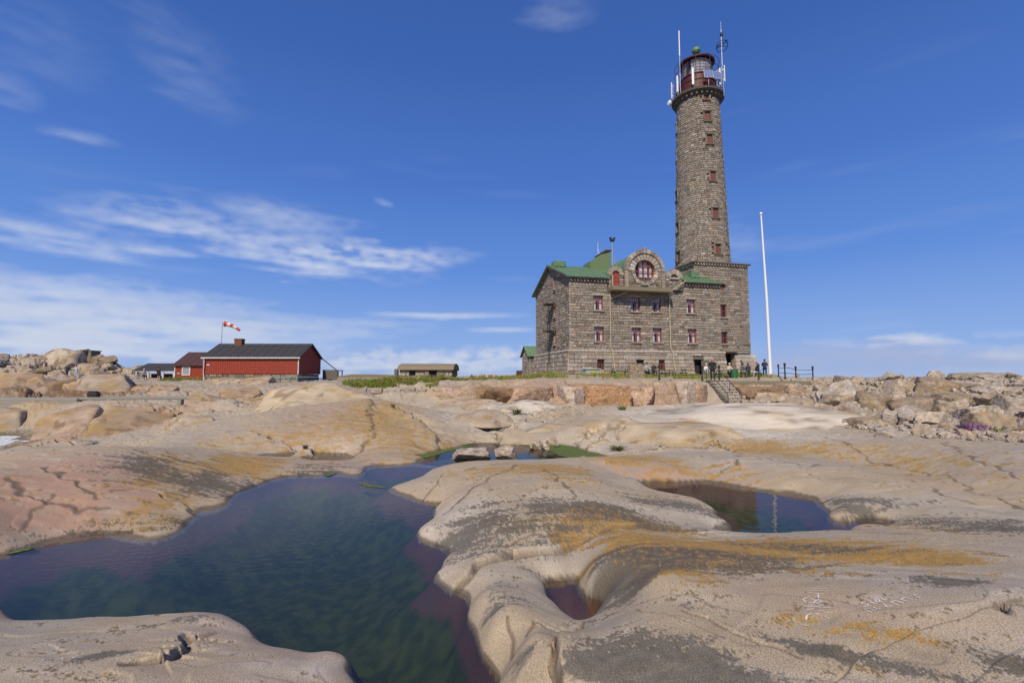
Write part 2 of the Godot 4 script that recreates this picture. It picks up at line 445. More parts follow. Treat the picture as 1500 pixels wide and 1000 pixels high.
# ---------------------------------------------------------------- ground
func make_ground() -> void:
	# shape of the bedrock: surveyed points as bearing, log of distance and weight, joined by multiquadrics
	var K := PackedFloat32Array([-0.762, 2.173, 3.0923, -0.735, 2.165, -1.3009, -0.711, 2.163, -0.1486, -0.684, 2.159, 1.4658, -0.666, 2.125, -0.3615, -0.635, 2.079, -0.8798, -0.606, 2.081, -1.8023, -0.588, 2.11, -0.4194, -0.575, 2.179, 0.7234, -0.559, 2.243, 3.8635, -0.534, 2.222, -2.4538, -0.523, 2.247, -2.1727, -0.516, 2.303, -0.5112, -0.488, 2.363, -1.0067, -0.467, 2.396, -1.4083, -0.435, 2.439, 0.3382, -0.383, 2.43, -3.1611, -0.344, 2.45, 2.8702, -0.3, 2.404, -4.566, -0.277, 2.495, 0.5069, -0.221, 2.496, -1.0382, -0.168, 2.485, -2.6783, -0.175, 2.567, -8.8311, -0.19, 2.595, 3.5944, -0.143, 2.668, 13.0049, -0.083, 2.749, 4.8782, -0.794, 2.135, -1.2301, -0.825, 2.131, 2.582, -0.854, 2.067, 0.2272, -0.834, 1.937, -1.0181, -0.243, 2.273, -3.094, -0.221, 2.211, -0.1241, -0.179, 2.141, -1.7557, -0.145, 2.114, 4.7336, -0.156, 2.022, 0.4302, -0.165, 1.989, -0.3012, -0.188, 1.935, -2.4361, -0.185, 1.888, -4.1145, -0.155, 1.85, 0.1194, -0.132, 1.813, 0.4519, -0.128, 1.79, 0.6117, -0.139, 1.742, -2.8578, -0.153, 1.687, -2.2903, -0.145, 1.651, -0.0736, -0.119, 1.605, -1.8518, -0.095, 1.588, 2.6356, -0.087, 1.503, 1.1324, -0.068, 1.399, -0.4426, -0.042, 1.307, -0.8725, -0.023, 1.262, 2.0387, 0.011, 1.106, 4.5552, -0.013, 0.995, -0.1958, -0.78, 1.813, 0.7251, -0.742, 1.779, -0.8029, -0.685, 1.742, -0.9438, -0.621, 1.701, -0.3578, -0.587, 1.681, -0.46, -0.55, 1.651, -1.5298, -0.512, 1.612, -2.8929, -0.484, 1.567, -1.9172, -0.472, 1.532, -0.8525, -0.447, 1.477, 0.0651, -0.409, 1.445, -0.6923, -0.344, 1.412, -1.7991, -0.312, 1.379, -2.7774, -0.315, 1.35, 1.051, -0.301, 1.306, -0.4801, -0.28, 1.192, -0.101, -0.272, 1.048, -0.0466, -0.795, 1.873, -1.3403, -0.682, 1.535, 0.1318, -0.546, 1.448, 0.21, -0.407, 1.329, -0.2929, -0.751, 1.59, -0.0598, -0.637, 1.367, -0.2518, -0.44, 1.29, 0.1467, -0.62, 1.627, 0.9391, -0.722, 1.691, 0.3294, -0.512, 1.537, 1.5784, -0.385, 1.381, 1.2556, -0.683, 1.678, 0.1661, -0.78, 1.732, 0.5568, -0.756, 1.965, 8.418, -0.687, 1.938, 2.9722, -0.6, 1.872, 1.6952, -0.501, 1.846, -0.0641, -0.391, 1.905, -0.8526, -0.332, 2.055, -0.9433, -0.427, 2.141, 2.1754, -0.305, 1.762, 0.6359, -0.253, 1.586, 1.8283, -0.2, 1.437, 2.5242, -0.147, 1.354, 5.7381, -0.352, 1.56, 2.3982, -0.467, 1.667, 5.2109, -0.256, 2.032, 4.2535, -0.382, 2.284, 4.0991, -0.523, 2.01, 2.6905, -0.769, 1.914, -2.8769, -0.784, 2.009, -3.2198, -0.55, 1.737, -1.2292, -0.421, 1.547, -0.4384, -0.302, 1.438, 0.2295, -0.199, 1.306, -2.4643, -0.176, 1.73, 5.2061, -0.216, 1.89, 3.6417, -0.204, 2.068, -0.6936, -0.514, 2.114, -1.3674, -0.646, 1.994, -4.084, -0.735, 2.068, 1.5075, -0.406, 2.387, 3.6243, -0.215, 1.687, -2.6178, -0.122, 1.504, 1.5473, -0.081, 1.3, 2.0381, -0.258, 2.438, 5.9964, -0.205, 2.426, 1.6424, -0.152, 2.555, 10.1114, -0.083, 2.616, -0.0412, 0.069, 2.614, -0.9262, 0.138, 2.587, 3.702, -0.014, 2.696, 1.9875, -0.231, 2.329, 2.7003, -0.192, 2.381, 4.9175, -0.125, 2.585, -2.2707, -0.053, 2.843, 30.9005, -0.031, 2.865, 1.6602, -0.004, 2.831, 12.1673, 0.025, 2.82, 18.0701, 0.056, 2.727, 7.9927, 0.092, 2.739, 16.58, 0.118, 2.722, 17.5711, 0.14, 2.667, -1.2029, 0.175, 2.619, -1.1605, 0.19, 2.553, 0.2639, -0.166, 2.368, -4.8736, -0.124, 2.382, -0.4758, -0.091, 2.374, -0.5859, -0.008, 2.349, -0.0992, 0.069, 2.328, 0.0181, 0.138, 2.344, -1.343, 0.206, 2.363, -8.1737, -0.205, 2.288, -0.469, -0.151, 2.197, -0.6014, -0.069, 2.183, -0.228, 0.042, 2.136, 0.2263, 0.151, 2.147, -1.5587, -0.124, 2.086, -3.3703, -0.041, 1.945, -0.3506, 0.069, 1.924, 0.3105, 0.178, 1.953, -0.9441, -0.123, 1.896, 0.7406, -0.041, 1.799, -1.0013, 0.069, 1.779, -1.6338, 0.177, 1.825, -0.6362, 0.282, 1.988, -0.5623, -0.082, 1.713, 0.3433, 0, 1.754, 1.2345, 0.136, 1.771, 1.859, 0.257, 2.047, 1.1943, 0.205, 2.139, 0.2943, 0.244, 2.181, 1.2603, 0.308, 2.083, -0.0163, 0.356, 2.015, -1.9524, 0.331, 1.922, 1.1343, 0.256, 1.847, -0.3826, 0.386, 2.042, 0.5292, -0.068, 1.492, -4.7095, -0.014, 1.583, 0.5703, 0.068, 1.666, -0.4987, -0.014, 1.386, -1.2506, 0.041, 1.238, -2.4649, -0.041, 1.354, -3.0291, 0.034, 1.143, -3.1226, 0.068, 1.445, 0.4921, 0.108, 1.271, 0.851, 0.067, 1.123, -1.3343, -0.068, 1.607, -1.9309, 0.055, 1.613, -4.9263, 0.027, 1.48, 0.2462, 0.102, 1.663, -10.3767, 0.063, 1.626, 4.0723, 0.087, 1.651, 2.9895, 0.111, 1.66, 5.8552, 0.133, 1.656, 7.6187, 0.092, 1.529, -2.591, 0.072, 1.571, -2.649, 0.124, 1.482, -2.4539, 0.146, 1.466, 3.2585, 0.109, 1.59, 3.8181, 0.135, 1.548, -5.1327, 0.102, 1.574, 4.5199, 0.148, 1.522, 6.9827, 0.159, 1.567, 22.1505, 0.147, 1.649, -5.1268, 0.162, 1.585, -19.9617, 0.188, 1.506, -7.1485, 0.187, 1.438, -1.6641, 0.172, 1.402, 0.1697, 0.136, 1.719, 1.095, 0.156, 1.365, 0.4302, 0.128, 1.323, 0.7603, 0.217, 1.508, 3.3247, 0.221, 1.433, 2.2317, 0.177, 1.731, -1.2354, 0.255, 1.694, -0.3314, 0.331, 1.728, 0.088, 0.403, 1.797, 0.0271, 0.281, 1.836, 1.0767, 0.368, 1.903, -0.9112, 0.426, 1.897, -0.1831, 0.463, 1.906, 0.0948, 0.521, 1.94, -0.3142, 0.574, 1.975, -1.1018, 0.621, 1.957, 0.2483, 0.664, 1.936, 0.026, 0.716, 1.881, -0.147, 0.757, 1.789, -0.1452, 0.798, 1.673, -0.3922, 0.834, 1.56, -0.8155, 0.222, 1.545, -2.1652, 0.279, 1.451, -2.3919, 0.377, 1.53, 0.3774, 0.469, 1.617, 0.0992, 0.552, 1.652, 0.1624, 0.645, 1.632, 0.1217, 0.726, 1.614, 0.2214, 0.782, 1.527, -0.0202, 0.22, 1.328, -0.3197, 0.277, 1.234, -0.4771, 0.387, 1.314, 0.1514, 0.498, 1.382, 0.0721, 0.597, 1.424, 0.0788, 0.684, 1.428, -0.155, 0.76, 1.455, -0.1806, 0.174, 1.135, 0.6313, 0.301, 1.096, -0.1481, 0.441, 1.149, 0.132, 0.546, 1.186, -0.064, 0.638, 1.242, 0.104, 0.72, 1.319, -0.0063, 0.778, 1.366, 0.3821, 0.121, 1.094, -0.7339, 0.648, 2.111, -0.1141, 0.698, 2.113, 0.8065, 0.745, 2.105, 0.225, 0.787, 2.061, -0.1186, 0.813, 2.019, 0.0169, 0.666, 2.181, -6.6828, 0.715, 2.225, 1.5331, 0.761, 2.281, 6.5448, 0.803, 2.352, 0.2205, 0.603, 2.128, -17.7911, 0.781, 2.174, -0.3799, 0.231, 2.316, 17.3743, 0.309, 2.35, 2.531, 0.374, 2.377, 0.9246, 0.421, 2.355, -1.3937, 0.46, 2.343, -0.3706, 0.495, 2.337, -0.2626, 0.523, 2.336, 1.6781, 0.55, 2.317, 2.3016, 0.557, 2.268, -0.7264, 0.571, 2.225, 1.8821, 0.578, 2.162, -10.6531, 0.613, 2.181, -19.2847, 0.646, 2.219, 1.088, 0.274, 2.265, 0.0171, 0.318, 2.232, -1.3093, 0.363, 2.203, -1.8962, 0.391, 2.141, -2.0416, 0.414, 2.059, -6.8294, 0.386, 2.002, 3.2351, 0.333, 2.308, 3.3911, 0.393, 2.26, 1.8406, 0.439, 2.172, 1.0005, 0.494, 2.226, 0.4005, 0.535, 2.173, 3.4044, 0.46, 2.063, 0.2453, 0.524, 2.088, -0.8502, 0.555, 2.106, 3.2524, 0.438, 2.075, 6.9453, 0.594, 2.14, 23.4789, 0.62, 2.179, 24.2114, 0.638, 2.204, 7.4071, 0.286, 2.299, -0.1403, 0.255, 2.309, 23.5834, 0.315, 2.284, -0.0739, 0.245, 2.306, -34.5833, 0.309, 2.366, -5.7842, 0.383, 2.416, 2.4333, 0.205, 2.336, -1.8263, 0.284, 2.399, -0.6332, 0.359, 2.488, -0.0906, 0.43, 2.463, -1.3339, 0.271, 2.514, -0.2015, 0.335, 2.569, 0.0441, 0.192, 2.346, 5.0169, 0.407, 2.433, -1.8153, 0.452, 2.392, 1.2417, 0.506, 2.371, -1.5558, 0.507, 2.428, 0.0313, 0.559, 2.523, -0.7795, 0.607, 2.48, -0.5641, 0.652, 2.454, -0.6548, 0.577, 2.342, -1.7855, 0.614, 2.236, -5.5519, 0.65, 2.296, 0.3433, 0.693, 2.35, -1.1033, 0.732, 2.31, -1.6442, 0.594, 2.182, -4.4406, 0.666, 2.239, -1.1231, 0.692, 2.281, 1.1004, 0.754, 2.273, -5.9262, 0.559, 2.667, 1.6179, 0.635, 2.632, 2.5959, 0.694, 2.544, 2.7057, 0.755, 2.433, 2.8723, 0.476, 2.64, -0.2355, 0.608, 2.701, -0.2085, 0.679, 2.663, -1.6285, 0.75, 2.571, -1.2211, 0.798, 2.479, -1.5835, 0.54, 2.745, -0.9769, 0.609, 2.755, -0.704, 0.696, 2.738, -0.0865, 0.758, 2.691, 0.1407, 0.807, 2.668, -0.9743, 0.454, 2.778, -0.6004, 0.509, 2.885, -0.0658, 0.581, 2.878, 0.3275, 0.843, 2.502, -0.4743, 0.385, 3.131, 3.9038, 0.455, 3.183, 23.6159, 0.549, 3.214, 8.059, 0.557, 3.151, 16.854, 0.536, 3.075, -0.7256, 0.455, 3.081, -3.47, 0.397, 3.081, 1.4138, 0.432, 3.117, 1.0193, 0.477, 3.132, 8.0614, 0.52, 3.129, 5.2845, 0.6, 3.041, -1.4478, 0.655, 2.902, -0.5476, 0.348, 2.788, -0.059, 0.408, 2.839, 0.9883, 0.125, 2.729, -19.5506, 0.246, 2.611, -0.2281, 0.335, 2.667, 0.8514, 0.408, 2.696, 0.6416, 0.139, 2.782, -3.2375, 0.207, 2.855, 1.4077, 0.286, 2.875, 0.6559, 0.373, 2.812, 0.3242, 0.166, 2.904, -3.8456, 0.234, 2.945, -1.3668, 0.299, 2.963, -0.3606, 0.335, 2.711, -0.5785, 0.07, 2.743, -20.8225, 0.014, 2.803, -19.6582, 0.042, 2.891, -6.9793, -0.042, 2.834, -35.0613, 0.111, 2.924, 3.1203, -0.07, 2.998, -0.8574, -0.014, 3.091, -0.2668, 0.07, 3.138, -0.0082, 0.153, 3.19, 0.1942, -0.084, 3.222, -0.4265, 0.014, 3.296, -2.8418, -0.153, 3.231, -2.6624, 0.22, 3.02, 1.7967, 0.207, 3.157, 0.9241, 0.247, 3.051, -1.1329, 0.336, 3.028, -1.117, 0.433, 3.188, -11.2857, 0.51, 3.227, 2.0497, 0.286, 3.177, -2.6927, 0.362, 3.245, 1.4919, 0.433, 3.232, -4.2091, 0.489, 3.169, -25.0881, 0.562, 3.163, -18.4509, 0.337, 3.316, -2.2718, 0.386, 3.335, -2.9195, 0.433, 3.336, -0.0433, 0.478, 3.297, 0.0109, 0.286, 3.28, -1.7326, 0.337, 3.425, -0.3747, 0.398, 3.449, -1.1814, 0.445, 3.435, 1.7557, 0.26, 3.366, 1.5665, -0.529, 2.712, -3.4032, -0.396, 2.668, -24.2426, -0.31, 2.614, -0.5864, -0.609, 2.801, -0.0635, -0.561, 2.847, -0.9628, -0.455, 2.802, -2.8152, -0.336, 2.725, -4.5116, -0.233, 2.652, -1.4707, -0.152, 2.679, -13.9623, -0.18, 2.757, 0.3332, -0.286, 2.845, 0.1544, -0.397, 2.866, 0.7656, -0.499, 2.903, -0.1226, -0.59, 2.893, -0.4728, -0.562, 3.057, -3.6092, -0.51, 3.081, -0.6355, -0.456, 3.103, -1.9457, -0.398, 3.102, -2.0029, -0.35, 3.083, 1.3503, -0.299, 3.066, -3.4141, -0.261, 3.055, -2.8068, -0.207, 3.017, -1.9071, -0.139, 2.954, 0.1019, -0.084, 2.894, -8.5678, -0.059, 2.919, 7.6776, -0.111, 2.779, -2.8296, -0.524, 2.747, 6.1963, -0.446, 2.715, -1.0746, -0.397, 2.711, 6.5351, -0.351, 2.675, 2.6233, -0.319, 2.629, 1.2569, -0.397, 2.624, -1.6728, -0.476, 2.695, 0.5769, -0.431, 2.677, 8.3553, -0.384, 2.657, 17.9703, -0.456, 3.243, 4.6378, -0.35, 3.198, 6.1284, -0.261, 3.212, 6.9727, -0.153, 3.103, 3.411, -0.562, 3.211, 2.7176, -0.422, 3.27, -1.2644, -0.362, 3.245, -5.5496, -0.445, 3.361, 1.9087, -0.411, 3.383, -0.1123, -0.363, 3.4, -11.095, -0.326, 3.386, -2.0759, -0.287, 3.338, -3.1575, -0.387, 3.409, -0.0206, -0.478, 3.377, 3.7033, -0.363, 3.501, -18.0401, -0.3, 3.447, -24.9086, -0.434, 3.531, 7.8828, -0.807, 2.638, -4.9055, -0.768, 2.596, 0.4756, -0.704, 2.557, -0.1905, -0.672, 2.539, -1.6928, -0.617, 2.562, -0.0278, -0.56, 2.623, -0.3354, -0.523, 2.667, 0.2831, -0.462, 2.647, -1.5259, -0.395, 2.585, -0.0662, -0.335, 2.574, -0.6947, -0.291, 2.544, 2.1375, -0.778, 2.459, 1.7817, -0.719, 2.416, 0.0158, -0.652, 2.399, -0.8031, -0.578, 2.439, 0.3545, -0.507, 2.48, 1.093, -0.43, 2.502, -0.0847, -0.359, 2.49, -0.7816, -0.297, 2.449, -4.3534, -0.776, 2.313, 1.4194, -0.717, 2.28, -1.0661, -0.65, 2.259, -1.1819, -0.586, 2.289, -0.5543, -0.537, 2.352, 1.1464, -0.774, 2.224, 1.7931, -0.723, 2.214, 0.2053, -0.666, 2.191, -0.0626, -0.617, 2.164, -0.6422, -0.787, 2.162, -1.8253, -0.843, 2.407, -1.7878, -0.84, 2.221, -2.4941, -0.219, 2.538, 0.0034, -0.258, 2.538, -2.5001, -0.807, 3.46, 0.8131, -0.78, 3.617, 1.6608, -0.751, 3.605, 26.8188, -0.833, 3.686, 7.3977, -0.834, 3.844, 97.7913, -0.808, 3.747, 1.7223, -0.713, 3.486, 20.5817, -0.671, 3.283, 2.9095, -0.627, 3.081, 3.9554, -0.766, 3.605, -15.9456, -0.737, 3.632, 11.5263, -0.808, 3.771, 10.6868, -0.781, 3.777, 43.9848, -0.81, 3.838, -78.7911, -0.769, 3.796, -31.1119, -0.721, 3.464, -17.13, -0.681, 3.43, 0.7991, -0.654, 3.227, 1.1725, -0.699, 3.599, -25.9017, -0.665, 3.641, -2.3701, -0.638, 3.587, 0.7472, -0.61, 3.438, 0.3781, -0.619, 3.25, -4.8736, -0.601, 3.56, 9.1513, -0.573, 3.575, 4.5396, -0.543, 3.556, -12.1865, -0.522, 3.401, -4.2383, -0.769, 3.827, -10.1643, -0.724, 3.754, -17.3905, -0.692, 3.727, -13.0237, -0.811, 3.928, -8.1931, -0.747, 3.85, 11.7025, -0.708, 3.83, 1.986, -0.666, 3.804, 3.803, -0.63, 3.785, 6.0812, -0.592, 3.77, 17.551, -0.563, 3.779, -10.2061, -0.512, 3.721, 1.9293, -0.657, 3.897, 1.6951, -0.724, 3.952, 3.7495, -0.812, 4.111, 4.0225, -0.77, 4.069, 1.1396, -0.725, 4.096, -2.6831, -0.676, 4.12, -1.0295, -0.631, 4.021, -2.3646, -0.584, 3.919, -3.9961, -0.533, 3.934, 4.0854, -0.457, 3.692, -1.2525, -0.491, 3.863, -5.414, -0.435, 3.969, 0.4622, -0.813, 4.565, -0.6601, -0.786, 4.624, 5.7447, -0.758, 4.689, 17.6632, -0.814, 4.783, 4.3182, -0.787, 4.767, -3.73, -0.765, 4.758, -22.8681, -0.743, 4.725, -19.0725, -0.719, 4.691, -15.0065, -0.694, 4.645, -2.2751, -0.668, 4.599, -3.9667, -0.771, 4.581, 7.0039, -0.741, 4.567, 6.7925, -0.718, 4.546, -1.6969, -0.771, 4.358, -1.9025, -0.726, 4.351, -0.2241, -0.685, 4.281, -5.5411, -0.813, 4.364, 12.0663, -0.641, 4.282, 4.4536, -0.604, 4.289, 8.7521, -0.65, 4.477, -0.1108, -0.565, 4.296, -17.3964, -0.513, 4.198, 2.655, -0.458, 4.203, 1.492, -0.4, 4.176, 0.4832, -0.363, 4.195, -2.707, -0.534, 4.309, 8.0327, -0.813, 4.96, -68.6797, -0.771, 4.917, 5.9836, -0.726, 4.844, 9.6856, -0.676, 4.771, 11.6152, -0.313, 3.531, -19.1797, -0.235, 3.509, -17.9934, -0.153, 3.493, -14.112, -0.07, 3.529, -5.1981, -0.261, 3.672, 2.3999, -0.154, 3.701, 2.8273, -0.042, 3.785, 2.9052, -0.208, 3.893, 0.4419, -0.07, 3.991, 0.024, 0.028, 4.026, 7.4006, -0.313, 4.001, -1.4451, -0.261, 4.095, 1.1365, -0.14, 4.104, 1.1661, -0.261, 4.224, 1.481, -0.14, 4.229, 1.5357, 0.014, 4.249, 0.6575, -0.338, 4.335, -1.1722, -0.208, 4.464, -7.2659, -0.07, 4.502, -37.6608, 0.042, 4.095, -1.4322, -0.325, 3.488, 48.2058, -0.26, 3.468, 26.4368, -0.194, 3.453, 14.2469, -0.139, 3.444, 5.3128, -0.084, 3.438, 0.6637, 0.014, 3.541, -6.313, 0.07, 3.558, -4.2524, 0.14, 3.579, -5.6526, 0.208, 3.605, -9.1334, 0.287, 3.639, -15.9199, 0.363, 3.673, -19.3797, -0.014, 3.481, 10.5875, 0.07, 3.468, 4.023, 0.139, 3.491, 4.4342, 0.207, 3.533, 8.06, 0.286, 3.583, 14.2439, 0.374, 3.627, 23.5277, 0.07, 3.809, -2.9644, 0.14, 3.747, 3.0748, 0.208, 3.735, 1.5715, 0.274, 3.727, 1.8985, 0.338, 3.747, 4.0992, 0.4, 3.771, 3.252, 0.458, 3.798, 7.1304, 0.274, 3.676, 2.0422, 0.4, 3.72, -6.2558, 0.469, 3.752, -14.2769, 0.339, 3.93, 0.7167, 0.435, 3.969, 1.4876, 0.07, 4.01, -8.1451, 0.14, 4.035, 1.52, 0.208, 4.056, -0.175, 0.275, 4.081, -0.1818, 0.339, 4.119, 1.0905, 0.4, 4.16, 1.885, 0.458, 4.203, -4.8563, 0.513, 4.05, -1.2689, 0.544, 3.894, -14.7143, 0.492, 4.077, -3.4663, 0.14, 4.317, -1.7178, 0.262, 4.357, -1.3746, 0.436, 4.382, -9.4396, 0.035, 4.382, 3.9007, -0.087, 4.5, 28.3296, 0.41, 3.583, -5.9027, 0.451, 3.608, 3.6527, 0.468, 3.64, -0.5071, 0.511, 3.663, 2.8644, 0.553, 3.688, -5.3266, 0.457, 3.697, 4.9606, 0.512, 3.737, 11.0809, 0.549, 3.77, -2.3746, 0.441, 3.746, 0.3994, 0.502, 3.777, -7.0656, 0.563, 3.5, -2.0091, 0.611, 3.458, 0.527, 0.656, 3.411, 0.2487, 0.698, 3.358, 0.1389, 0.753, 3.311, -0.6786, 0.795, 3.247, 1.3777, 0.542, 3.29, -1.164, 0.601, 3.188, -2.0649, 0.655, 3.177, 0.9875, 0.721, 3.027, -0.0581, 0.773, 2.974, 0.8167, 0.583, 3.707, 5.182, 0.64, 3.717, 2.3528, 0.692, 3.695, -1.4457, 0.754, 3.649, -0.3944, 0.804, 3.584, 2.26, 0.574, 3.913, 16.2063, 0.632, 3.952, -0.7255, 0.685, 3.944, -1.3547, 0.741, 3.942, 0.5622, 0.792, 3.937, -1.1529, 0.594, 4.1, 5.2175, 0.659, 4.147, -3.1334, 0.726, 4.161, -0.9813, 0.785, 4.131, -2.4326, 0.564, 4.296, 11.8374, 0.622, 4.367, 0.1516, 0.684, 4.382, -0.3153, 0.741, 4.398, 0.869, 0.792, 4.414, -4.6871, -0.908, 1.099, 0.0469, -1.012, 1.792, -0.6209, -1.012, 2.303, -0.8963, -0.96, 2.773, 4.8023, -1.012, 3.219, 1.7088, -1.012, 3.555, -4.0516, -1.012, 4.094, 4.0505, -0.908, 3.807, -34.955, -0.908, 4.317, -15.6126, 0.908, 1.099, -0.0937, 1.012, 1.609, 0.5922, 1.012, 2.197, -0.105, 1.012, 2.773, 0.0997, 1.012, 3.401, -1.6922, 0.96, 3.807, -2.6293, 1.012, 4.094, 2.4498, 0, 0.262, -0.1394, -0.524, 0.262, -0.0849, 0.524, 0.262, 0.1295, -1.047, 0.262, 0.0058, 1.047, 0.262, 0.0039, -0.785, 0.588, 0.0004, -0.349, 0.693, -1.2654, -0.175, 0.693, 1.9316, -0.087, 0.588, 0.488, 0.262, 0.47, -0.6232, 0.698, 0.588, -0.0215, -1.047, 5.011, -4.9606, -1.047, 5.136, 9.2583, -0.838, 5.011, 49.9508, -0.838, 5.136, 3.9929, -0.628, 5.011, -6.7649, -0.628, 5.136, 5.724, -0.419, 4.718, 10.68, -0.419, 5.011, 7.9081, -0.209, 4.718, 1.4491, -0.209, 5.011, -1.3068, 0, 4.718, 3.7854, 0, 5.011, 0.209, 0.209, 4.718, 1.5474, 0.209, 5.011, 0.5874, 0.419, 4.718, 0.9406, 0.419, 5.011, 0.8758, 0.628, 4.718, 0.0097, 0.628, 5.011, 1.1402, 0.838, 4.718, -0.3339, 0.838, 5.011, 1.3439, 1.047, 4.718, -2.511, 1.047, 5.011, 3.2068])
	var k_const := -8.0185
	var cc := 0.02
	var nt := 300
	var t_lo := -1.16
	var t_hi := 1.16
	var l_lo := log(0.65)
	var l_hi := log(172.0)
	var lr_of := PackedFloat32Array()      # log distance of each coarse ring, closer together near the pools
	var l := l_lo
	while l < l_hi + 0.1:
		lr_of.append(l)
		l += 0.04 if l < log(2.2) else (0.0115 if l < log(19.0) else 0.028)
	var nr := lr_of.size()
	var coarse := PackedFloat32Array()
	coarse.resize(nt * nr)
	var kn := K.size() / 3
	var ka := PackedFloat32Array(); ka.resize(kn)
	var kb := PackedFloat32Array(); kb.resize(kn)
	var kw := PackedFloat32Array(); kw.resize(kn)
	for k in kn:
		ka[k] = K[k * 3]; kb[k] = K[k * 3 + 1]; kw[k] = K[k * 3 + 2]
	var d2 := PackedFloat32Array(); d2.resize(kn)
	var fill := func(i: int) -> void:
		var th: float = t_lo + (t_hi - t_lo) * i / (nt - 1)
		var e2 := PackedFloat32Array(); e2.resize(kn)
		for k in kn:
			e2[k] = (th - ka[k]) * (th - ka[k]) + cc * cc
		for j in nr:
			var lr: float = lr_of[j]
			var s: float = k_const
			for k in kn:
				var q: float = lr - kb[k]
				s += kw[k] * sqrt(e2[k] + q * q)
			coarse[j * nt + i] = s
	for i in nt:
		fill.call(i)
	# the fan of columns and rings
	var tt := []
	for i in 14: tt.append(-2.25 + i * 1.1 / 14.0)
	for i in 861: tt.append(-1.15 + 2.3 * i / 860.0)
	for i in 14: tt.append(1.15 + (i + 1) * 1.1 / 14.0)
	tans = PackedFloat32Array(tt)
	cols = tans.size()
	var rr := []
	var r := 0.7
	while r < 168.0:
		rr.append(r)
		r *= 1.04 if r < 2.3 else (1.0055 if r < 48.0 else 1.012)
	rings = PackedFloat32Array(rr)
	rows = rings.size()
	fine = PackedFloat32Array()
	fine.resize(cols * rows)
	var sines := PackedFloat32Array(); sines.resize(cols)
	var cosines := PackedFloat32Array(); cosines.resize(cols)
	var ci := PackedInt32Array(); ci.resize(cols)
	var cf := PackedFloat32Array(); cf.resize(cols)
	for i in cols:
		var th := atan(tans[i])
		sines[i] = sin(th)
		cosines[i] = cos(th)
		var p: float = clampf((th - t_lo) / (t_hi - t_lo) * (nt - 1), 1.0, nt - 2.001)
		ci[i] = int(p)
		cf[i] = p - int(p)
	var na := noise(41, 0.28, 3)
	var nb := noise(42, 1.3, 4)
	var nl := noise(43, 0.55, 3)
	var nc := noise(44, 0.42, 1, FastNoiseLite.TYPE_CELLULAR)
	nc.cellular_return_type = FastNoiseLite.RETURN_CELL_VALUE
	nc.cellular_jitter = 1.0
	var ne := noise(44, 0.42, 1, FastNoiseLite.TYPE_CELLULAR)
	ne.cellular_return_type = FastNoiseLite.RETURN_DISTANCE2_SUB
	ne.cellular_jitter = 1.0
	var strip := PackedFloat32Array(); strip.resize(nt)
	var crag: Array = [[2.324, -33, 4.5, 0.75, 1], [7.226, -34.2, 4.5, 0.85, 1], [11.831, -35, 4, 0.8, 1], [-1.394, -33, 4, 0.6, 1], [19.001, -35.5, 4, 0.7, 1], [-21.606, -26, 5, 1, 0.6], [-19.775, -27, 5, 0.9, 0.6], [-17.564, -29, 5, 0.9, 0.7], [-42.762, -44, 7, 1, 0.42], [-37.184, -44, 7, 0.9, 0.42], [-26.029, -44, 7, 0.7, 0.6], [-78.002, -78, 14, 1.8, 0.5], [-69.213, -78, 12, 1.6, 0.5], [-48.029, -62, 10, 0.8, 0.6], [20.141, -26, 10, 0.5, 0.9], [22.987, -24, 10, 0.5, 0.9], [26.761, -38, 10, 0.6, 0.8], [34.79, -38, 12, 0.7, 0.8], [-0.31, -22, 4, 0.6, 0.9], [2.366, -24, 4, 0.6, 0.9], [-1.831, -26, 4, 0.6, 0.9], [-5.31, -29, 4, 0.5, 0.9], [-13.099, -30, 4, 0.4, 0.8]]     # places where the rock is broken into blocks: x, z, radius, height of the blocks
	for j in rows:
		var lj := log(rings[j])
		var q := clampi(lr_of.bsearch(lj) - 1, 1, nr - 3)
		var f: float = clampf((lj - lr_of[q]) / (lr_of[q + 1] - lr_of[q]), 0.0, 1.0)
		for i in nt:
			strip[i] = cubic(coarse[(q - 1) * nt + i], coarse[q * nt + i], coarse[(q + 1) * nt + i], coarse[(q + 2) * nt + i], f)
		var R := rings[j]
		var far := clampf((R - 12.0) / 25.0, 0.0, 1.0)
		for i in cols:
			var a := ci[i]
			var h := cubic(strip[a - 1], strip[a], strip[a + 1], strip[mini(a + 2, nt - 1)], cf[i])
			var x := R * sines[i]
			var z := -R * cosines[i]
			var n1 := na.get_noise_2d(x, z)
			var n2 := nb.get_noise_2d(x, z)
			var calm := 0.25 if R > 36.0 and R < 75.0 and x > -14.0 else 1.0
			var still := clampf(absf(h + EYE - POOL) * 7.0, 0.1, 1.0) if R < 26.0 else 1.0
			h += still * (n1 * (0.03 + 0.16 * far * calm) + n2 * (0.008 + 0.05 * far * calm))
			# sheets of rock that peel off along level lines
			var s := nl.get_noise_2d(x * 0.7 + 3.0, z) * 3.0
			var st := s - floorf(s)
			h += still * (smoothstep(0.0, 0.09, st) - st) * (0.010 + 0.085 * far * calm)
			if R > 11.0:
				for g in crag:
					var ux: float = x - g[0]
					var uz: float = z - g[1]
					var w: float = 1.0 - (ux * ux + uz * uz) / (g[2] * g[2])
					if w > 0.0:
						w = minf(1.0, w * 2.5) * g[3]
						var edge := clampf((ne.get_noise_2d(x * g[4] + n2 * .6, z * g[4] + n1 * .6) + 1.0) * 1.6, 0.0, 1.0)
						edge = sqrt(edge) * (1.0 - edge * 0.25)
						h += w * (0.55 + 0.45 * nc.get_noise_2d(x * g[4] + n2 * .6, z * g[4] + n1 * .6)) * (edge - 0.5)
			# low bank where rock meets a pool
			if R < 26.0:
				var t := h + EYE - POOL
				if t > 0.0: h += 0.035 * (1.0 - exp(-t / 0.035))
				else: h -= 0.09 * (1.0 - exp(t / 0.06))
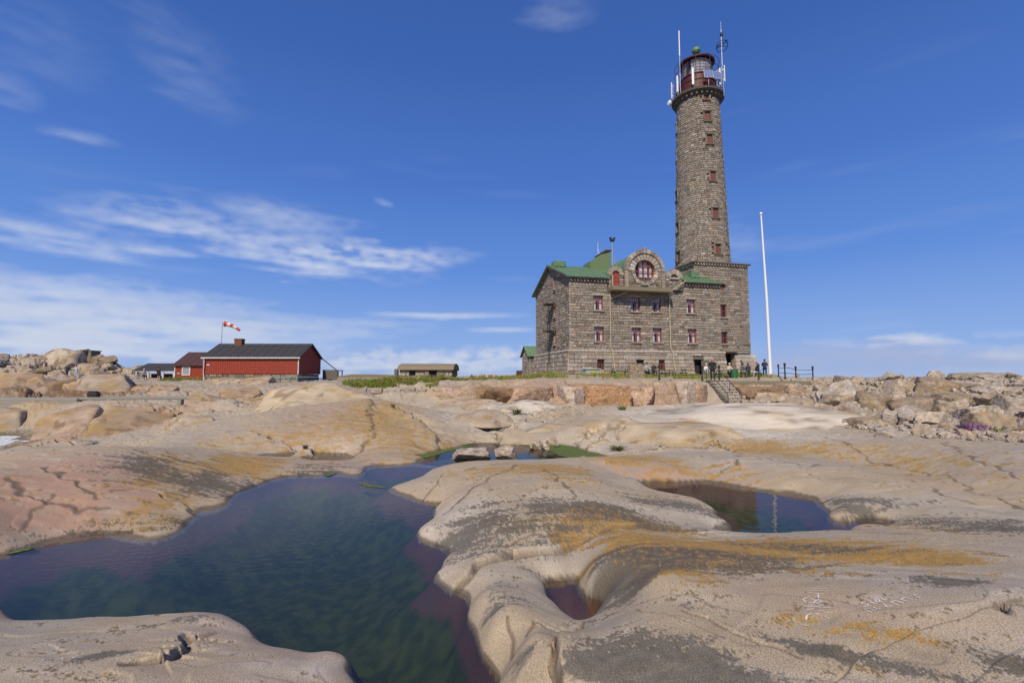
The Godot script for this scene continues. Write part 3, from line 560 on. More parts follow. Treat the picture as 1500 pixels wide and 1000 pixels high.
			fine[j * cols + i] = h + EYE
	carve()
	paint_ground(sines, cosines)

func cubic(a: float, b: float, c: float, d: float, f: float) -> float:
	return b + 0.5 * f * (c - a + f * (2.0 * a - 5.0 * b + 4.0 * c - d + f * (3.0 * (b - c) + d - a)))

func column_at(x: float, z: float) -> float:
	# position of a bearing among the columns
	var t := x / -z
	if t < -1.15: return (t + 2.25) / 1.1 * 14.0
	if t <= 1.15: return 14.0 + (t + 1.15) / 2.3 * 860.0
	return 874.0 + (t - 1.15) / 1.1 * 14.0

func ring_at(R: float) -> float:
	var i := rings.bsearch(R)
	if i <= 0: return 0.0
	if i >= rows: return rows - 1.0
	return i - 1 + (R - rings[i - 1]) / (rings[i] - rings[i - 1])

func ground(x: float, z: float) -> float:
	var c := clampf(column_at(x, z), 0.0, cols - 1.01)
	var r := clampf(ring_at(sqrt(x * x + z * z)), 0.0, rows - 1.01)
	var i := int(c)
	var j := int(r)
	var a := lerpf(fine[j * cols + i], fine[j * cols + i + 1], c - i)
	var b := lerpf(fine[(j + 1) * cols + i], fine[(j + 1) * cols + i + 1], c - i)
	return lerpf(a, b, r - j)

func near_points(x: float, z: float, reach: float) -> Array:
	# index ranges of the fan that lie within reach of a point
	var R := sqrt(x * x + z * z)
	var j0 := int(ring_at(maxf(R - reach, 0.7)))
	var j1 := int(ring_at(R + reach)) + 1
	var da := asin(clampf(reach / R, 0.0, 0.95))
	var th := atan2(x, -z)
	var a0 := clampf(th - da, -1.15, 1.15)
	var a1 := clampf(th + da, -1.15, 1.15)
	return [clampi(int(column_at(tan(a0), -1.0)), 0, cols - 1), clampi(int(column_at(tan(a1), -1.0)) + 1, 0, cols - 1), clampi(j0, 0, rows - 1), clampi(j1, 0, rows - 1)]

var crack_mark: PackedFloat32Array
func carve() -> void:
	# joints and clefts in the bedrock: line, half width, depth, and how much higher the left side stands
	crack_mark = PackedFloat32Array()
	crack_mark.resize(cols * rows)
	var wob := noise(51, 0.9, 2)
	var lines: Array = [[[[-0.6, -4.887], [-0.412, -5.026], [-0.217, -5.285], [0, -5.501], [0.304, -5.542], [0.657, -5.633], [0.803, -5.732]], 0.035, 0.07, -0.05, 0.25], [[[0.589, -4.021], [0.488, -3.789], [0.389, -3.512], [0.308, -3.26], [0.253, -3.035], [0.182, -2.713]], 0.03, 0.07, -0.05, 0.25], [[[0.803, -5.732], [1.237, -5.998], [1.798, -6.225], [2.533, -6.349]], 0.022, 0.04, -0.04, 0.2], [[[1.413, -2.505], [1.727, -2.671], [1.938, -2.788], [2.164, -2.91], [2.387, -3.012], [2.694, -3.059], [2.906, -3.107], [3.3, -3.199]], 0.014, 0.022, 0.03, 0.16], [[[1.187, -3.492], [1.319, -3.349], [1.37, -3.161], [1.466, -2.972], [1.633, -2.818]], 0.014, 0.035, 0, 0.1], [[[0.916, -3.739], [0.993, -3.482], [1.119, -3.301], [1.268, -3.028]], 0.012, 0.02, 0.02, 0.12], [[[0.184, -7.375], [0.359, -7.418], [0.546, -7.879], [1.15, -8.293], [1.525, -8.459]], 0.03, 0.05, 0.05, 0.3], [[[-1.468, -8.173], [-1.444, -8.692], [-1.31, -9.443], [-0.67, -9.647]], 0.02, 0.03, 0.03, 0.25], [[[0.633, -9.12], [0.857, -7.733], [0.906, -6.897]], 0.02, 0.03, 0, 0.2], [[[-6.206, -7.612], [-6.048, -7.952], [-5.328, -7.864], [-4.657, -7.493]], 0.02, 0.04, 0.04, 0.25], [[[-7.871, -7.586], [-6.942, -7.176], [-6.244, -7.062], [-5.851, -7.176]], 0.02, 0.03, 0.03, 0.2], [[[-8.442, -8.115], [-8.04, -8.396], [-7.076, -7.852], [-6.128, -7.375]], 0.02, 0.03, 0.03, 0.2], [[[-6.322, -6.376], [-6.603, -6.839], [-6.827, -7.376]], 0.015, 0.03, 0, 0.2], [[[-7.756, -14.808], [-6.5, -14.109], [-5.02, -13.323], [-4.401, -12.234]], 0.07, 0.14, 0.12, 0.6], [[[-6.321, -13.727], [-5.683, -13.576], [-4.715, -13.003]], 0.03, 0.08, 0.04, 0.4], [[[-6.091, -21.215], [-5.005, -17.122], [-4.051, -14.359], [-4.222, -12.111]], 0.03, 0.05, 0.05, 0.5], [[[-4.949, -17.237], [-4.693, -18.608], [-3.38, -17.237], [-1.946, -13.912]], 0.08, 0.15, 0.25, 0.7], [[[4.371, -10.15], [4.911, -10.706], [5.747, -10.877]], 0.03, 0.06, 0.05, 0.3], [[[7.154, -8.747], [7.087, -8.319], [7.132, -8.026]], 0.03, 0.06, 0.05, 0.3], [[[5.5, -10.992], [6.049, -10.134], [7.204, -10.585], [7.27, -9.046], [6.802, -7.691], [6.854, -7.302]], 0.03, 0.05, 0, 0.3], [[[1.795, -14.289], [2.632, -15.705], [4.087, -17.199], [5.929, -16.968], [5.85, -13.528], [5.265, -11.06]], 0.11, 0.22, 0.18, 0.8], [[[1.582, -13.347], [2.697, -14.865], [4.68, -15.956], [5.51, -13.625]], 0.09, 0.16, 0.12, 0.6], [[[1.725, -11.813], [3.7, -12.654], [5.109, -12.654], [5.781, -12.218]], 0.09, 0.2, 0.16, 0.6], [[[-0.605, -14.452], [-0.244, -17.436], [0.262, -18.727], [1.272, -18.188], [2.38, -21.249]], 0.11, 0.22, 0.2, 0.8], [[[-2.025, -24.091], [-0.297, -21.249], [1.487, -21.249], [3.311, -23.639]], 0.14, 0.25, 0.25, 1], [[[-2.316, -3.971], [-2.355, -3.829], [-2.345, -3.688], [-2.327, -3.574], [-2.277, -3.459], [-2.303, -3.352], [-2.482, -3.184]], 0.05, 0.05, 0.04, 0.35], [[[3.01, -3.038], [3.136, -3.079], [3.379, -3.147]], 0.04, 0.08, 0.04, 0.2], [[[-0.966, -6.999], [-0.667, -8.026], [-0.126, -9.099], [0.133, -9.614]], 0.012, 0.02, 0, 0.2], [[[9.336, -14.865], [8.319, -11.279], [8.301, -9.489], [7.239, -6.988]], 0.02, 0.03, 0.03, 0.3], [[[10.942, -12.457], [9.485, -10.177], [8.595, -8.263]], 0.02, 0.04, 0.03, 0.3], [[[-0.373, -5.43], [0.08, -5.78], [0.562, -5.83]], 0.014, 0.02, 0, 0.2], [[[-0.042, -3.901], [0, -3.606], [-0.009, -3.475]], 0.012, 0.02, 0, 0.1], [[[0.127, -3.599], [0.167, -3.838], [0.38, -3.739]], 0.012, 0.02, 0, 0.1]]
	for c in lines:
		var pts: Array = c[0]
		var whole_length := 0.0
		for k in pts.size() - 1: whole_length += Vector2(pts[k + 1][0] - pts[k][0], pts[k + 1][1] - pts[k][1]).length()
		var so_far := 0.0
		for k in pts.size() - 1:
			var a := Vector2(pts[k][0], pts[k][1])
			var b := Vector2(pts[k + 1][0], pts[k + 1][1])
			var ab := b - a
			var ln := ab.length()
			var mid0 := (a + b) * 0.5
			var reach: float = maxf(maxf(c[1] * 3.0, c[4]), 0.015 * mid0.length())
			var mid := (a + b) * 0.5
			var box := near_points(mid.x, mid.y, ln * 0.5 + reach)
			for j in range(box[2], box[3] + 1):
				for i in range(box[0], box[1] + 1):
					var th := tans[i]
					var cs := 1.0 / sqrt(1.0 + th * th)
					var R := rings[j]
					var p := Vector2(R * th * cs, -R * cs)
					var w: float = wob.get_noise_2d(p.x * 2.0, p.y * 2.0) * (c[1] * 2.0 + 0.008 * R)
					var t := (p - a).dot(ab) / (ln * ln)
					if t < 0.0 or t > 1.0: continue
					var u := (so_far + t * ln) / whole_length      # joints run out gently at both ends
					var ease := clampf(minf(u, 1.0 - u) * 5.0, 0.0, 1.0)
					var side: float = ab.cross(p - a) / ln + w
					var dist := absf(side)
					var o := j * cols + i
					var hw := maxf(c[1], 0.0048 * R)
					if dist < hw:
						var f: float = 1.0 - dist / hw
						fine[o] -= ease * c[2] * c[1] / hw * f * (2.0 - f)
						crack_mark[o] = maxf(crack_mark[o], f)
					if c[3] != 0.0 and dist < c[4]:
						var g: float = 1.0 - dist / c[4]
						g = g * g * (3.0 - 2.0 * g)
						fine[o] += ease * c[3] * g * clampf(side / hw, -1.0, 1.0) * 0.5
			so_far += ln

func paint_ground(sines: PackedFloat32Array, cosines: PackedFloat32Array) -> void:
	var total := cols * rows
	var ochre := PackedFloat32Array(); ochre.resize(total)
	var soot := PackedFloat32Array(); soot.resize(total)
	var pale := PackedFloat32Array(); pale.resize(total)
	var pink := PackedFloat32Array(); pink.resize(total)
	var rusty := PackedFloat32Array(); rusty.resize(total)
	var fields := [ochre, soot, pale, pink, rusty]
	var blobs: Array = [[0, 1.332, -4.864, 1.072, 1.113, 1.15], [0, 2.223, -4.914, 1.472, 0.896, 1.15], [0, 3.154, -4.998, 1.498, 0.803, 1], [1, 1.564, -4.57, 1.151, 0.59, 0.7], [1, 1.152, -4.679, 0.662, 0.779, 0.3], [0, 3.623, -4.203, 0.595, 0.409, 0.8], [0, 3.365, -3.733, 0.41, 0.269, 0.5], [0, 1.393, -4.079, 0.448, 0.361, 0.5], [0, 2.089, -3.083, 0.673, 0.226, 0.65], [0, 1.694, -2.851, 0.398, 0.182, 0.5], [0, 2.373, -2.877, 0.537, 0.17, 0.55], [0, 0.851, -6.18, 1.469, 0.738, 0.95], [0, 1.657, -6.332, 1.204, 0.485, 0.95], [0, 0.129, -9.278, 2.074, 1.011, 0.7], [0, 0.952, -8.574, 0.958, 1.795, 0.45], [0, -0.437, -6.336, 0.703, 0.693, 0.3], [0, 0.647, -5.746, 0.272, 0.241, 1], [0, 5.491, -6.137, 1.263, 0.638, 0.6], [0, 4.342, -5.743, 1.089, 0.28, 0.5], [0, 2.722, -10.877, 1.913, 1.248, 0.8], [0, 4.589, -10.016, 1.279, 0.738, 0.5], [0, -6.094, -9.753, 1.713, 2.753, 0.6], [0, -6.208, -8.607, 1.373, 2.362, 0.4], [0, -5.849, -11.076, 1.062, 1.682, 0.75], [0, -5.278, -6.963, 0.772, 0.671, 0.5], [0, -4.801, -6.969, 0.442, 0.64, 0.5], [0, -3.856, -14.536, 3.501, 6.587, 0.28], [0, -2.366, -14.13, 2.041, 3.006, 0.4], [0, -6.062, -16.052, 3.615, 6.17, 0.2], [0, -7.47, -13.727, 2.643, 3.286, 0.35], [0, 8.2, -11.775, 2.829, 2.02, 0.4], [0, 8.691, -9.622, 1.999, 2.102, 0.42], [0, 6.885, -13.347, 2.14, 1.79, 0.5], [0, 2.919, -16.052, 2.065, 3.418, 0.4], [0, -4.865, -18.268, 1.767, 5.753, 0.6], [0, 6.002, -13.052, 1.882, 1.955, 0.5], [1, 0.936, -4.421, 0.486, 0.951, 0.6], [1, 0.844, -2.978, 0.694, 0.305, 1.05], [1, 0.962, -2.749, 0.766, 0.148, 0.95], [1, 3.182, -3.616, 0.34, 0.213, 0.85], [1, 2.028, -2.688, 0.999, 0.123, 0.8], [1, 1.741, -2.864, 0.311, 0.167, 0.6], [1, 2.581, -2.696, 0.502, 0.181, 0.7], [1, 2.18, -4.681, 1.032, 0.305, 0.8], [1, 2.942, -4.988, 1.102, 0.31, 0.8], [1, 0.257, -6.22, 1.183, 1.318, 0.55], [1, 1.385, -6.479, 1.439, 0.485, 0.9], [1, 2.444, -7.531, 1.077, 0.625, 0.8], [1, -0.059, -4.324, 0.339, 0.537, 0.5], [1, 0.067, -3.323, 0.258, 0.235, 0.45], [1, 5.877, -6.186, 1.371, 0.806, 0.8], [1, 5.312, -7.69, 0.611, 0.753, 0.65], [1, 5.998, -7.49, 0.714, 0.458, 0.35], [1, -5.271, -9.06, 1.155, 1.214, 0.6], [1, -4.747, -7.102, 0.675, 0.749, 0.45], [1, -5.782, -6.564, 1.143, 0.542, 0.35], [1, -2.744, -3.359, 0.313, 0.108, 0.85], [1, -2.564, -4.195, 0.786, 0.126, 0.5], [1, -6.533, -9.225, 1.768, 2.309, 0.35], [1, -6.841, -8.95, 0.858, 1.21, 0.3], [1, -0.743, -6.004, 0.569, 0.873, 0.4], [1, -0.521, -6.309, 0.599, 1.345, 0.35], [1, -4.328, -11.127, 1.6, 1.031, 0.45], [1, -2.024, -13.213, 1.27, 0.845, 0.4], [1, 0.439, -2.963, 0.367, 0.154, 0.5], [1, 1.404, -3.445, 0.431, 0.121, 0.3], [2, 8.231, -20.262, 5.222, 8.523, 1], [2, -1.483, -3.436, 0.586, 0.238, 0.55], [2, -0.822, -6.626, 0.84, 1.836, 0.4], [2, 2.507, -7.267, 0.692, 0.534, 0.5], [2, 2.336, -6.067, 0.576, 0.382, 0.5], [2, -1.375, -19.649, 2.213, 4.473, 0.6], [2, 0.363, -25.879, 3.337, 6.496, 0.5], [2, -5.176, -13.757, 2.646, 1.328, 0.5], [2, 2.622, -14.452, 1.856, 2.751, 0.4], [2, 7.463, -15.278, 3.433, 2.264, 0.5], [2, 2.316, -5.441, 0.515, 0.381, 0.4], [2, 0.221, -5.373, 0.508, 0.318, 0.3], [2, 1.078, -7.088, 1.353, 0.648, 0.3], [3, -7.165, -7.503, 2.03, 3.287, 0.9], [3, -6.552, -8.008, 1.788, 1.939, 0.5], [3, -6.709, -6.763, 0.857, 0.827, 0.5], [3, 2.912, -9.992, 1.754, 0.846, 0.8], [3, 4.523, -9.59, 0.918, 0.662, 0.4], [3, -7.384, -19.462, 2.202, 29.32, 0.5], [3, 2.18, -3.558, 1.449, 0.582, 0.35], [3, -0.687, -8.269, 1.054, 0.82, 0.3], [3, 4.795, -7.099, 0.675, 0.284, 0.5], [3, 7.572, -9.099, 1.742, 1.301, 0.35], [3, 4.775, -34, 9, 3, 0.9], [3, 10.323, -35, 5, 3, 0.8], [4, -0.927, -33, 5, 2.5, 0.8], [4, 19.218, -36, 4, 3, 1], [0, 19.218, -36, 4, 2, 1], [4, 10.471, -35.5, 3, 2, 0.5], [3, -21.796, -26, 5, 4, 0.8], [3, -20.392, -27, 4, 4, 0.7], [4, -38.764, -40, 9, 5, 0.7], [4, -36.592, -42, 8, 6, 0.6], [0, -31.914, -33, 5, 4, 0.5], [0, -22.761, -29, 5, 4, 0.5], [3, -18.702, -31, 5, 3, 0.6], [0, -17.401, -31, 2.5, 2.5, 0.9], [4, -34.025, -44, 8, 5, 0.5], [4, -6.629, -31.5, 3, 1, 0.4]]   # kind, x, z, radius across, radius along the bearing, strength
	for b in blobs:
		var field: PackedFloat32Array = fields[b[0]]
		var cx: float = b[1]
		var cz: float = b[2]
		var R0 := sqrt(cx * cx + cz * cz)
		var out := Vector2(cx, cz) / R0
		var box := near_points(cx, cz, maxf(b[3], b[4]))
		for j in range(box[2], box[3] + 1):
			for i in range(box[0], box[1] + 1):
				var px := rings[j] * sines[i] - cx
				var pz := -rings[j] * cosines[i] - cz
				var al: float = (px * out.x + pz * out.y) / b[4]
				var ac: float = (px * -out.y + pz * out.x) / b[3]
				var e: float = al * al + ac * ac
				if e < 1.0:
					field[j * cols + i] += b[5] * (1.0 - e) * (1.0 - e * 0.5)
		fields[b[0]] = field
	ochre = fields[0]; soot = fields[1]; pale = fields[2]; pink = fields[3]; rusty = fields[4]
	var na := noise(61, 0.35, 3)
	var nb := noise(62, 1.7, 4)
	var nc := noise(63, 9.0, 3)
	var nd := noise(64, 30.0, 2)
	var ns := noise(65, 2.6, 4)
	var ng := noise(66, 3.0, 3)
	var v := PackedVector3Array(); v.resize(total)
	var n := PackedVector3Array(); n.resize(total)
	var cl := PackedColorArray(); cl.resize(total)
	var tan_rock := Vector3(.50, .395, .272)
	var pink_rock := Vector3(.42, .265, .19)
	var grey_rock := Vector3(.40, .348, .282)
	var pale_rock := Vector3(.68, .605, .50)
	var yellow := Vector3(.40, .235, .055)
	var orange := Vector3(.50, .23, .02)
	var dark := Vector3(.125, .115, .10)
	var brown := Vector3(.20, .105, .045)
	var algae := Vector3(.020, .034, .010)
	var algae2 := Vector3(.042, .058, .013)
	var silt := Vector3(.075, .045, .038)
	var rust_silt := Vector3(.17, .065, .028)
	for j in rows:
		var R := rings[j]
		var far := clampf((R - 9.0) / 16.0, 0.0, 1.0)
		for i in cols:
			var o := j * cols + i
			var x := R * sines[i]
			var z := -R * cosines[i]
			var y := fine[o]
			v[o] = Vector3(x, y, z)
			var i0 := maxi(i - 1, 0)
			var i1 := mini(i + 1, cols - 1)
			var j0 := maxi(j - 1, 0)
			var j1 := mini(j + 1, rows - 1)
			var du := Vector3(R * (sines[i1] - sines[i0]), fine[j * cols + i1] - fine[j * cols + i0], -R * (cosines[i1] - cosines[i0]))
			var dv := Vector3((rings[j1] - rings[j0]) * sines[i], fine[j1 * cols + i] - fine[j0 * cols + i], -(rings[j1] - rings[j0]) * cosines[i])
			n[o] = du.cross(dv).normalized()
			var m1 := na.get_noise_2d(x, z)
			var m2 := nb.get_noise_2d(x, z)
			var m3 := nc.get_noise_2d(x, z)
			var m4 := nd.get_noise_2d(x, z) if R < 9.0 else 0.0
			var ms := ns.get_noise_2d(x * 0.35 + z * 0.12, z * 1.6)    # drawn out sideways, as the ice dragged
			var c := tan_rock.lerp(grey_rock, clampf(0.5 + m1 * 1.6 + m2 * 0.5, 0.0, 1.0))
			c = c.lerp(pink_rock, clampf(pink[o] * (0.85 + m2 * 0.8) + m1 * 0.25 - 0.02, 0.0, 0.95))
			c = c.lerp(pale_rock, clampf(pale[o] * (0.9 + m2 * 0.6) + clampf(ms * 0.7 - 0.15, 0.0, 0.4), 0.0, 0.95))
			var lie := n[o].y * n[o].y
			lie *= lie
			m3 *= lie
			m4 *= lie
			c *= 1.0 + m1 * 0.16 + m2 * 0.16 + ms * 0.12 + m3 * 0.06 + m4 * 0.05
			# stains
			var rs := rusty[o] * (0.75 + m2 * 1.1 + ms * 0.5)
			c = c.lerp(brown, clampf((rs - 0.25) * 1.6, 0.0, 0.85))
			# ochre and black lichens: crusts with ragged edges
			var oc := ochre[o] * 0.95 + ms * 0.70 + m2 * 0.45 - 0.40 + m3 * 0.60 + m4 * 0.45
			c = c.lerp(yellow * (1.0 + m3 * 0.4), clampf(oc * 3.4, 0.0, 0.86 - 0.26 * far))
			var so := soot[o] * 1.15 + ms * 0.60 + m2 * 0.28 - 0.40 + m3 * 0.60 + m4 * 0.60
			c = c.lerp(dark * (1.0 + m3 * 0.5), clampf(so * 3.6, 0.0, 0.85))
			if ochre[o] > 0.9 and m3 + m4 > 0.5: c = c.lerp(orange, 0.7)
			# pale flecks of feldspar and bird lime
			if R < 9.0 and m4 > 0.70 and m3 > 0.15: c = c.lerp(Vector3(.7, .68, .62), 0.55)
			if crack_mark[o] > 0.25: c = c.lerp(Vector3(.16, .115, .08), clampf(crack_mark[o] * 1.1, 0.0, 0.75))
			if R < 26.0:
				var t := y - POOL
				if t > -0.03: c = c.lerp(Vector3(.07, .058, .045), 0.72 * clampf((0.034 + m2 * 0.02 - t) / 0.016, 0.0, 1.0))      # black tar lichen at the brim
				elif t <= -0.03 and not (z < -10.5 and x < -8.5):
					var a := clampf((-t - 0.20 + m2 * 0.10) * 14.0, 0.0, 1.0)
					var g := ng.get_noise_2d(x * 1.3, z * 1.3)
					var mud := rust_silt if x > 0.15 and x < 1.15 and z > -5.6 and z < -4.0 else silt
					c = mud.lerp(Vector3(.085, .042, .032), clampf(0.5 + m2, 0.0, 1.0)).lerp(algae.lerp(algae2, clampf(0.4 + g * 1.3 + m3 * 0.6, 0.0, 1.0)), a)
			elif y < 0.5:
				c = c.lerp(Vector3(.10, .085, .06), clampf((0.5 - y + m2 * .3) * 2.0, 0.0, 0.8))
			cl[o] = Color(maxf(c.x, .01), maxf(c.y, .01), maxf(c.z, .005))
	var ix := PackedInt32Array()
	ix.resize((cols - 1) * (rows - 1) * 6)
	var at := 0
	for j in rows - 1:
		for i in cols - 1:
			var p := j * cols + i
			ix[at] = p; ix[at + 1] = p + cols; ix[at + 2] = p + 1
			ix[at + 3] = p + 1; ix[at + 4] = p + cols; ix[at + 5] = p + cols + 1
			at += 6
	var m := ArrayMesh.new()
	var arr := []
	arr.resize(Mesh.ARRAY_MAX)
	arr[Mesh.ARRAY_VERTEX] = v
	arr[Mesh.ARRAY_NORMAL] = n
	arr[Mesh.ARRAY_COLOR] = cl
	arr[Mesh.ARRAY_INDEX] = ix
	m.add_surface_from_arrays(Mesh.PRIMITIVE_TRIANGLES, arr)
	var gnd := setting("ground", m, M.rock)
	gnd.set_meta("label", "smooth bare granite bedrock with ochre and grey lichen")

func sheet(outline: Array, y: float, grow := 0.0) -> ArrayMesh:
	var p := PackedVector2Array()
	for q in outline: p.append(Vector2(q[0], q[1]))
	if grow > 0.0:
		var big := Geometry2D.offset_polygon(p, grow, Geometry2D.JOIN_ROUND)
		if big.size(): p = big[0]
	var ix := Geometry2D.triangulate_polygon(p)
	var mb := MB.new()
	for k in range(0, ix.size(), 3):
		var a := Vector3(p[ix[k]].x, y, p[ix[k]].y)
		var b := Vector3(p[ix[k + 1]].x, y, p[ix[k + 1]].y)
		var c := Vector3(p[ix[k + 2]].x, y, p[ix[k + 2]].y)
		if (b - a).cross(c - a).y < 0.0: mb.poly([a, c, b])
		else: mb.poly([a, b, c])
	return mb.mesh()

func water(tint: Color, murk: float, ripple: Texture2D, scale: float, strength: float) -> StandardMaterial3D:
	var w := StandardMaterial3D.new()
	w.transparency = BaseMaterial3D.TRANSPARENCY_ALPHA
	w.albedo_color = Color(tint.r, tint.g, tint.b, murk)
	w.roughness = 0.02
	w.metallic_specular = 0.37
	w.normal_enabled = true
	w.normal_texture = ripple
	w.normal_scale = strength
	w.uv1_triplanar = true
	w.uv1_world_triplanar = true
	w.uv1_scale = Vector3(scale * 0.6, scale, scale)
	return w

func make_waters() -> void:
	var rip := noise_tex(71, 0.02, 3, 0, 1, 512, 6.0)
	var pool_mat := water(Color(.10, .15, .15), 0.16, rip, 0.9, 0.06)
	var still := water(Color(.10, .12, .09), 0.18, rip, 0.5, 0.03)
	var pools: Array = [[[-5.956, -5.191], [-6.185, -5.715], [-6.033, -5.93], [-6.064, -6.361], [-5.847, -6.466], [-5.679, -6.588], [-5.477, -6.715], [-5.172, -6.588], [-4.743, -6.439], [-4.565, -6.588], [-4.571, -6.862], [-4.805, -7.415], [-4.995, -7.985], [-4.694, -7.944], [-4.721, -8.196], [-4.934, -8.701], [-4.979, -9.386], [-4.945, -9.803], [-4.832, -10.398], [-4.241, -10.54], [-3.909, -10.914], [-3.273, -10.576], [-3.321, -11.658], [-2.665, -11.838], [-2.007, -11.838], [-2.046, -14.262], [-1.303, -15.571], [-0.909, -17.147], [-0.539, -17.542], [-0.071, -16.956], [0.421, -16.77], [0.851, -15.26], [1.418, -15.414], [1.79, -15.109], [2.007, -14.262], [2.388, -13.507], [2.422, -12.617], [1.796, -11.747], [0.161, -11.57], [-1.061, -11.57], [-1.609, -10.54], [-2.336, -9.421], [-1.995, -8.901], [-1.516, -8.372], [-1.2, -8.196], [-1.173, -7.465], [-1.202, -7.21], [-1.292, -6.802], [-1.214, -6.493], [-0.984, -6.285], [-0.809, -6.076], [-0.765, -5.939], [-0.79, -5.654], [-0.825, -5.338], [-0.754, -5.158], [-0.593, -4.94], [-0.465, -4.874], [-0.39, -4.478], [-0.273, -4.041], [-0.154, -3.692], [-0.081, -3.532], [-0.038, -2.891], [-0.808, -2.891], [-0.911, -3.166], [-1.096, -3.525], [-1.196, -3.667], [-1.219, -3.777], [-1.383, -3.863], [-1.688, -3.89], [-1.892, -3.952], [-2.106, -4.123], [-2.232, -4.242], [-2.456, -4.369], [-2.724, -4.446], [-2.973, -4.473], [-3.188, -4.46], [-3.611, -4.423], [-4.004, -4.369], [-4.306, -4.357], [-4.645, -4.555], [-5.138, -4.661]], [[2.325, -9.866], [3.187, -9.994], [3.934, -10.026], [4.305, -9.62], [4.625, -9.33], [4.918, -9.11], [5.166, -8.952], [5.301, -8.652], [5.106, -8.196], [4.996, -7.785], [4.743, -7.277], [5.09, -7.243], [5.538, -7.345], [5.337, -7.047], [4.176, -6.466], [3.159, -6.335], [2.69, -6.744], [3.154, -7.177], [3.246, -7.864], [3.217, -8.463], [2.914, -8.85], [2.607, -9.274]], [[0.319, -5.075], [0.454, -5.191], [0.582, -5.225], [0.716, -5.191], [0.924, -4.844], [0.862, -4.466], [0.623, -4.253], [0.546, -4.369], [0.425, -4.594], [0.347, -4.8]], [[-8.615, -13.749], [-6.627, -13.874], [-5.924, -14.13], [-5.081, -13.874], [-4.378, -13.272], [-4.194, -12.721], [-5.239, -12.514], [-6.603, -12.828]], [[8.424, -21.516], [10.839, -22.144], [13.368, -21.826], [12.469, -19.83], [10.783, -18.171], [9.33, -19.083], [7.931, -19.574]]]
	var says := ["large dark rain pool winding across the bedrock", "still pool mirroring the lighthouse and flagpole", "small rusty pool in a pothole", "narrow strip of water below the yellow dome", "shallow puddle on the pale slabs"]
	for k in pools.size():
		var o := setting("pool_water", sheet(pools[k], POOL, 0.6 if k == 0 else 0.35), pool_mat if k == 0 else still)
		o.set_meta("label", says[k])
	# the open sea
	var mb := MB.new()
	for k in 48:
		var a := TAU * k / 48
		var b := TAU * (k + 1) / 48
		mb.poly([Vector3(0, 0, -20), Vector3(sin(b) * 6000, 0, cos(b) * 6000), Vector3(sin(a) * 6000, 0, cos(a) * 6000)])
	var sm := plain(.012, .035, .075, 0.22)
	sm.vertex_color_use_as_albedo = false
	sm.normal_enabled = true
	sm.normal_texture = rip
	sm.normal_scale = 0.9
	sm.uv1_triplanar = true
	sm.uv1_world_triplanar = true
	sm.uv1_scale = Vector3.ONE * 0.06
	var sea := setting("sea", mb.mesh(), sm)
	sea.set_meta("label", "dark blue open sea out to the horizon")
	# surf in the inlet on the left
	var foam := grained(plain(.80, .83, .86, 0.7), noise_tex(73, 0.02, 4, 0.55, 1.1, 512), 0.35)
	var fo := setting("surf_water", sheet([[-31.854, -21.808], [-20.405, -22.557], [-24.005, -26.693], [-27.988, -29.068], [-34.361, -31.15], [-49.228, -33.556]], 0.0), foam, Vector3(0, 0.05, 0))
	fo.set_meta("label", "white sea foam surging into the inlet")

# ---------------------------------------------------------------- masonry
func stone_tone(base: Vector3) -> Color:
	var k := rng.randf_range(0.80, 1.18)
	if rng.randf() < 0.07: k *= 1.35
	if rng.randf() < 0.10: k *= 0.72
	var warm := rng.randf_range(-0.06, 0.08)
	return Color(base.x * k * (1.0 + warm), base.y * k, base.z * k * (1.0 - warm))

func block(mb: MB, p: Callable, x0: float, x1: float, y0: float, y1: float, deep: float, proud: float, joint: float) -> void:
	# one dressed stone on a wall given by p(x, y, out): rough face, bevelled rim, sides into the wall
	var j := joint * 0.5
	var b := minf(0.045, (y1 - y0) * 0.2)
	var lo := [p.call(x0 + j, y0 + j, -deep), p.call(x1 - j, y0 + j, -deep), p.call(x1 - j, y1 - j, -deep), p.call(x0 + j, y1 - j, -deep)]
	var mid := [p.call(x0 + j, y0 + j, proud - b), p.call(x1 - j, y0 + j, proud - b), p.call(x1 - j, y1 - j, proud - b), p.call(x0 + j, y1 - j, proud - b)]
	var r := func() -> float: return proud + rng.randf_range(-0.025, 0.03)
	var hi := [p.call(x0 + j + b, y0 + j + b, r.call()), p.call(x1 - j - b, y0 + j + b, r.call()), p.call(x1 - j - b, y1 - j - b, r.call()), p.call(x0 + j + b, y1 - j - b, r.call())]
	mb.quad(hi[0], hi[1], hi[2], hi[3])
	for k in 4:
		var q := (k + 1) % 4
		mb.quad(mid[k], mid[q], hi[q], hi[k])
		mb.quad(lo[k], lo[q], mid[q], mid[k])

func free_spans(wide: float, y0: float, y1: float, holes: Array, left := 0.0) -> Array:
	var spans := [[left, wide]]
	for h in holes:
		if y1 <= h[2] + 0.06 or y0 >= h[3] - 0.06: continue
		var next := []
		for s in spans:
			if h[1] <= s[0] or h[0] >= s[1]:
				next.append(s)
				continue
			if h[0] - s[0] > 0.08: next.append([s[0], h[0]])
			if s[1] - h[1] > 0.08: next.append([h[1], s[1]])
		spans = next
	return spans

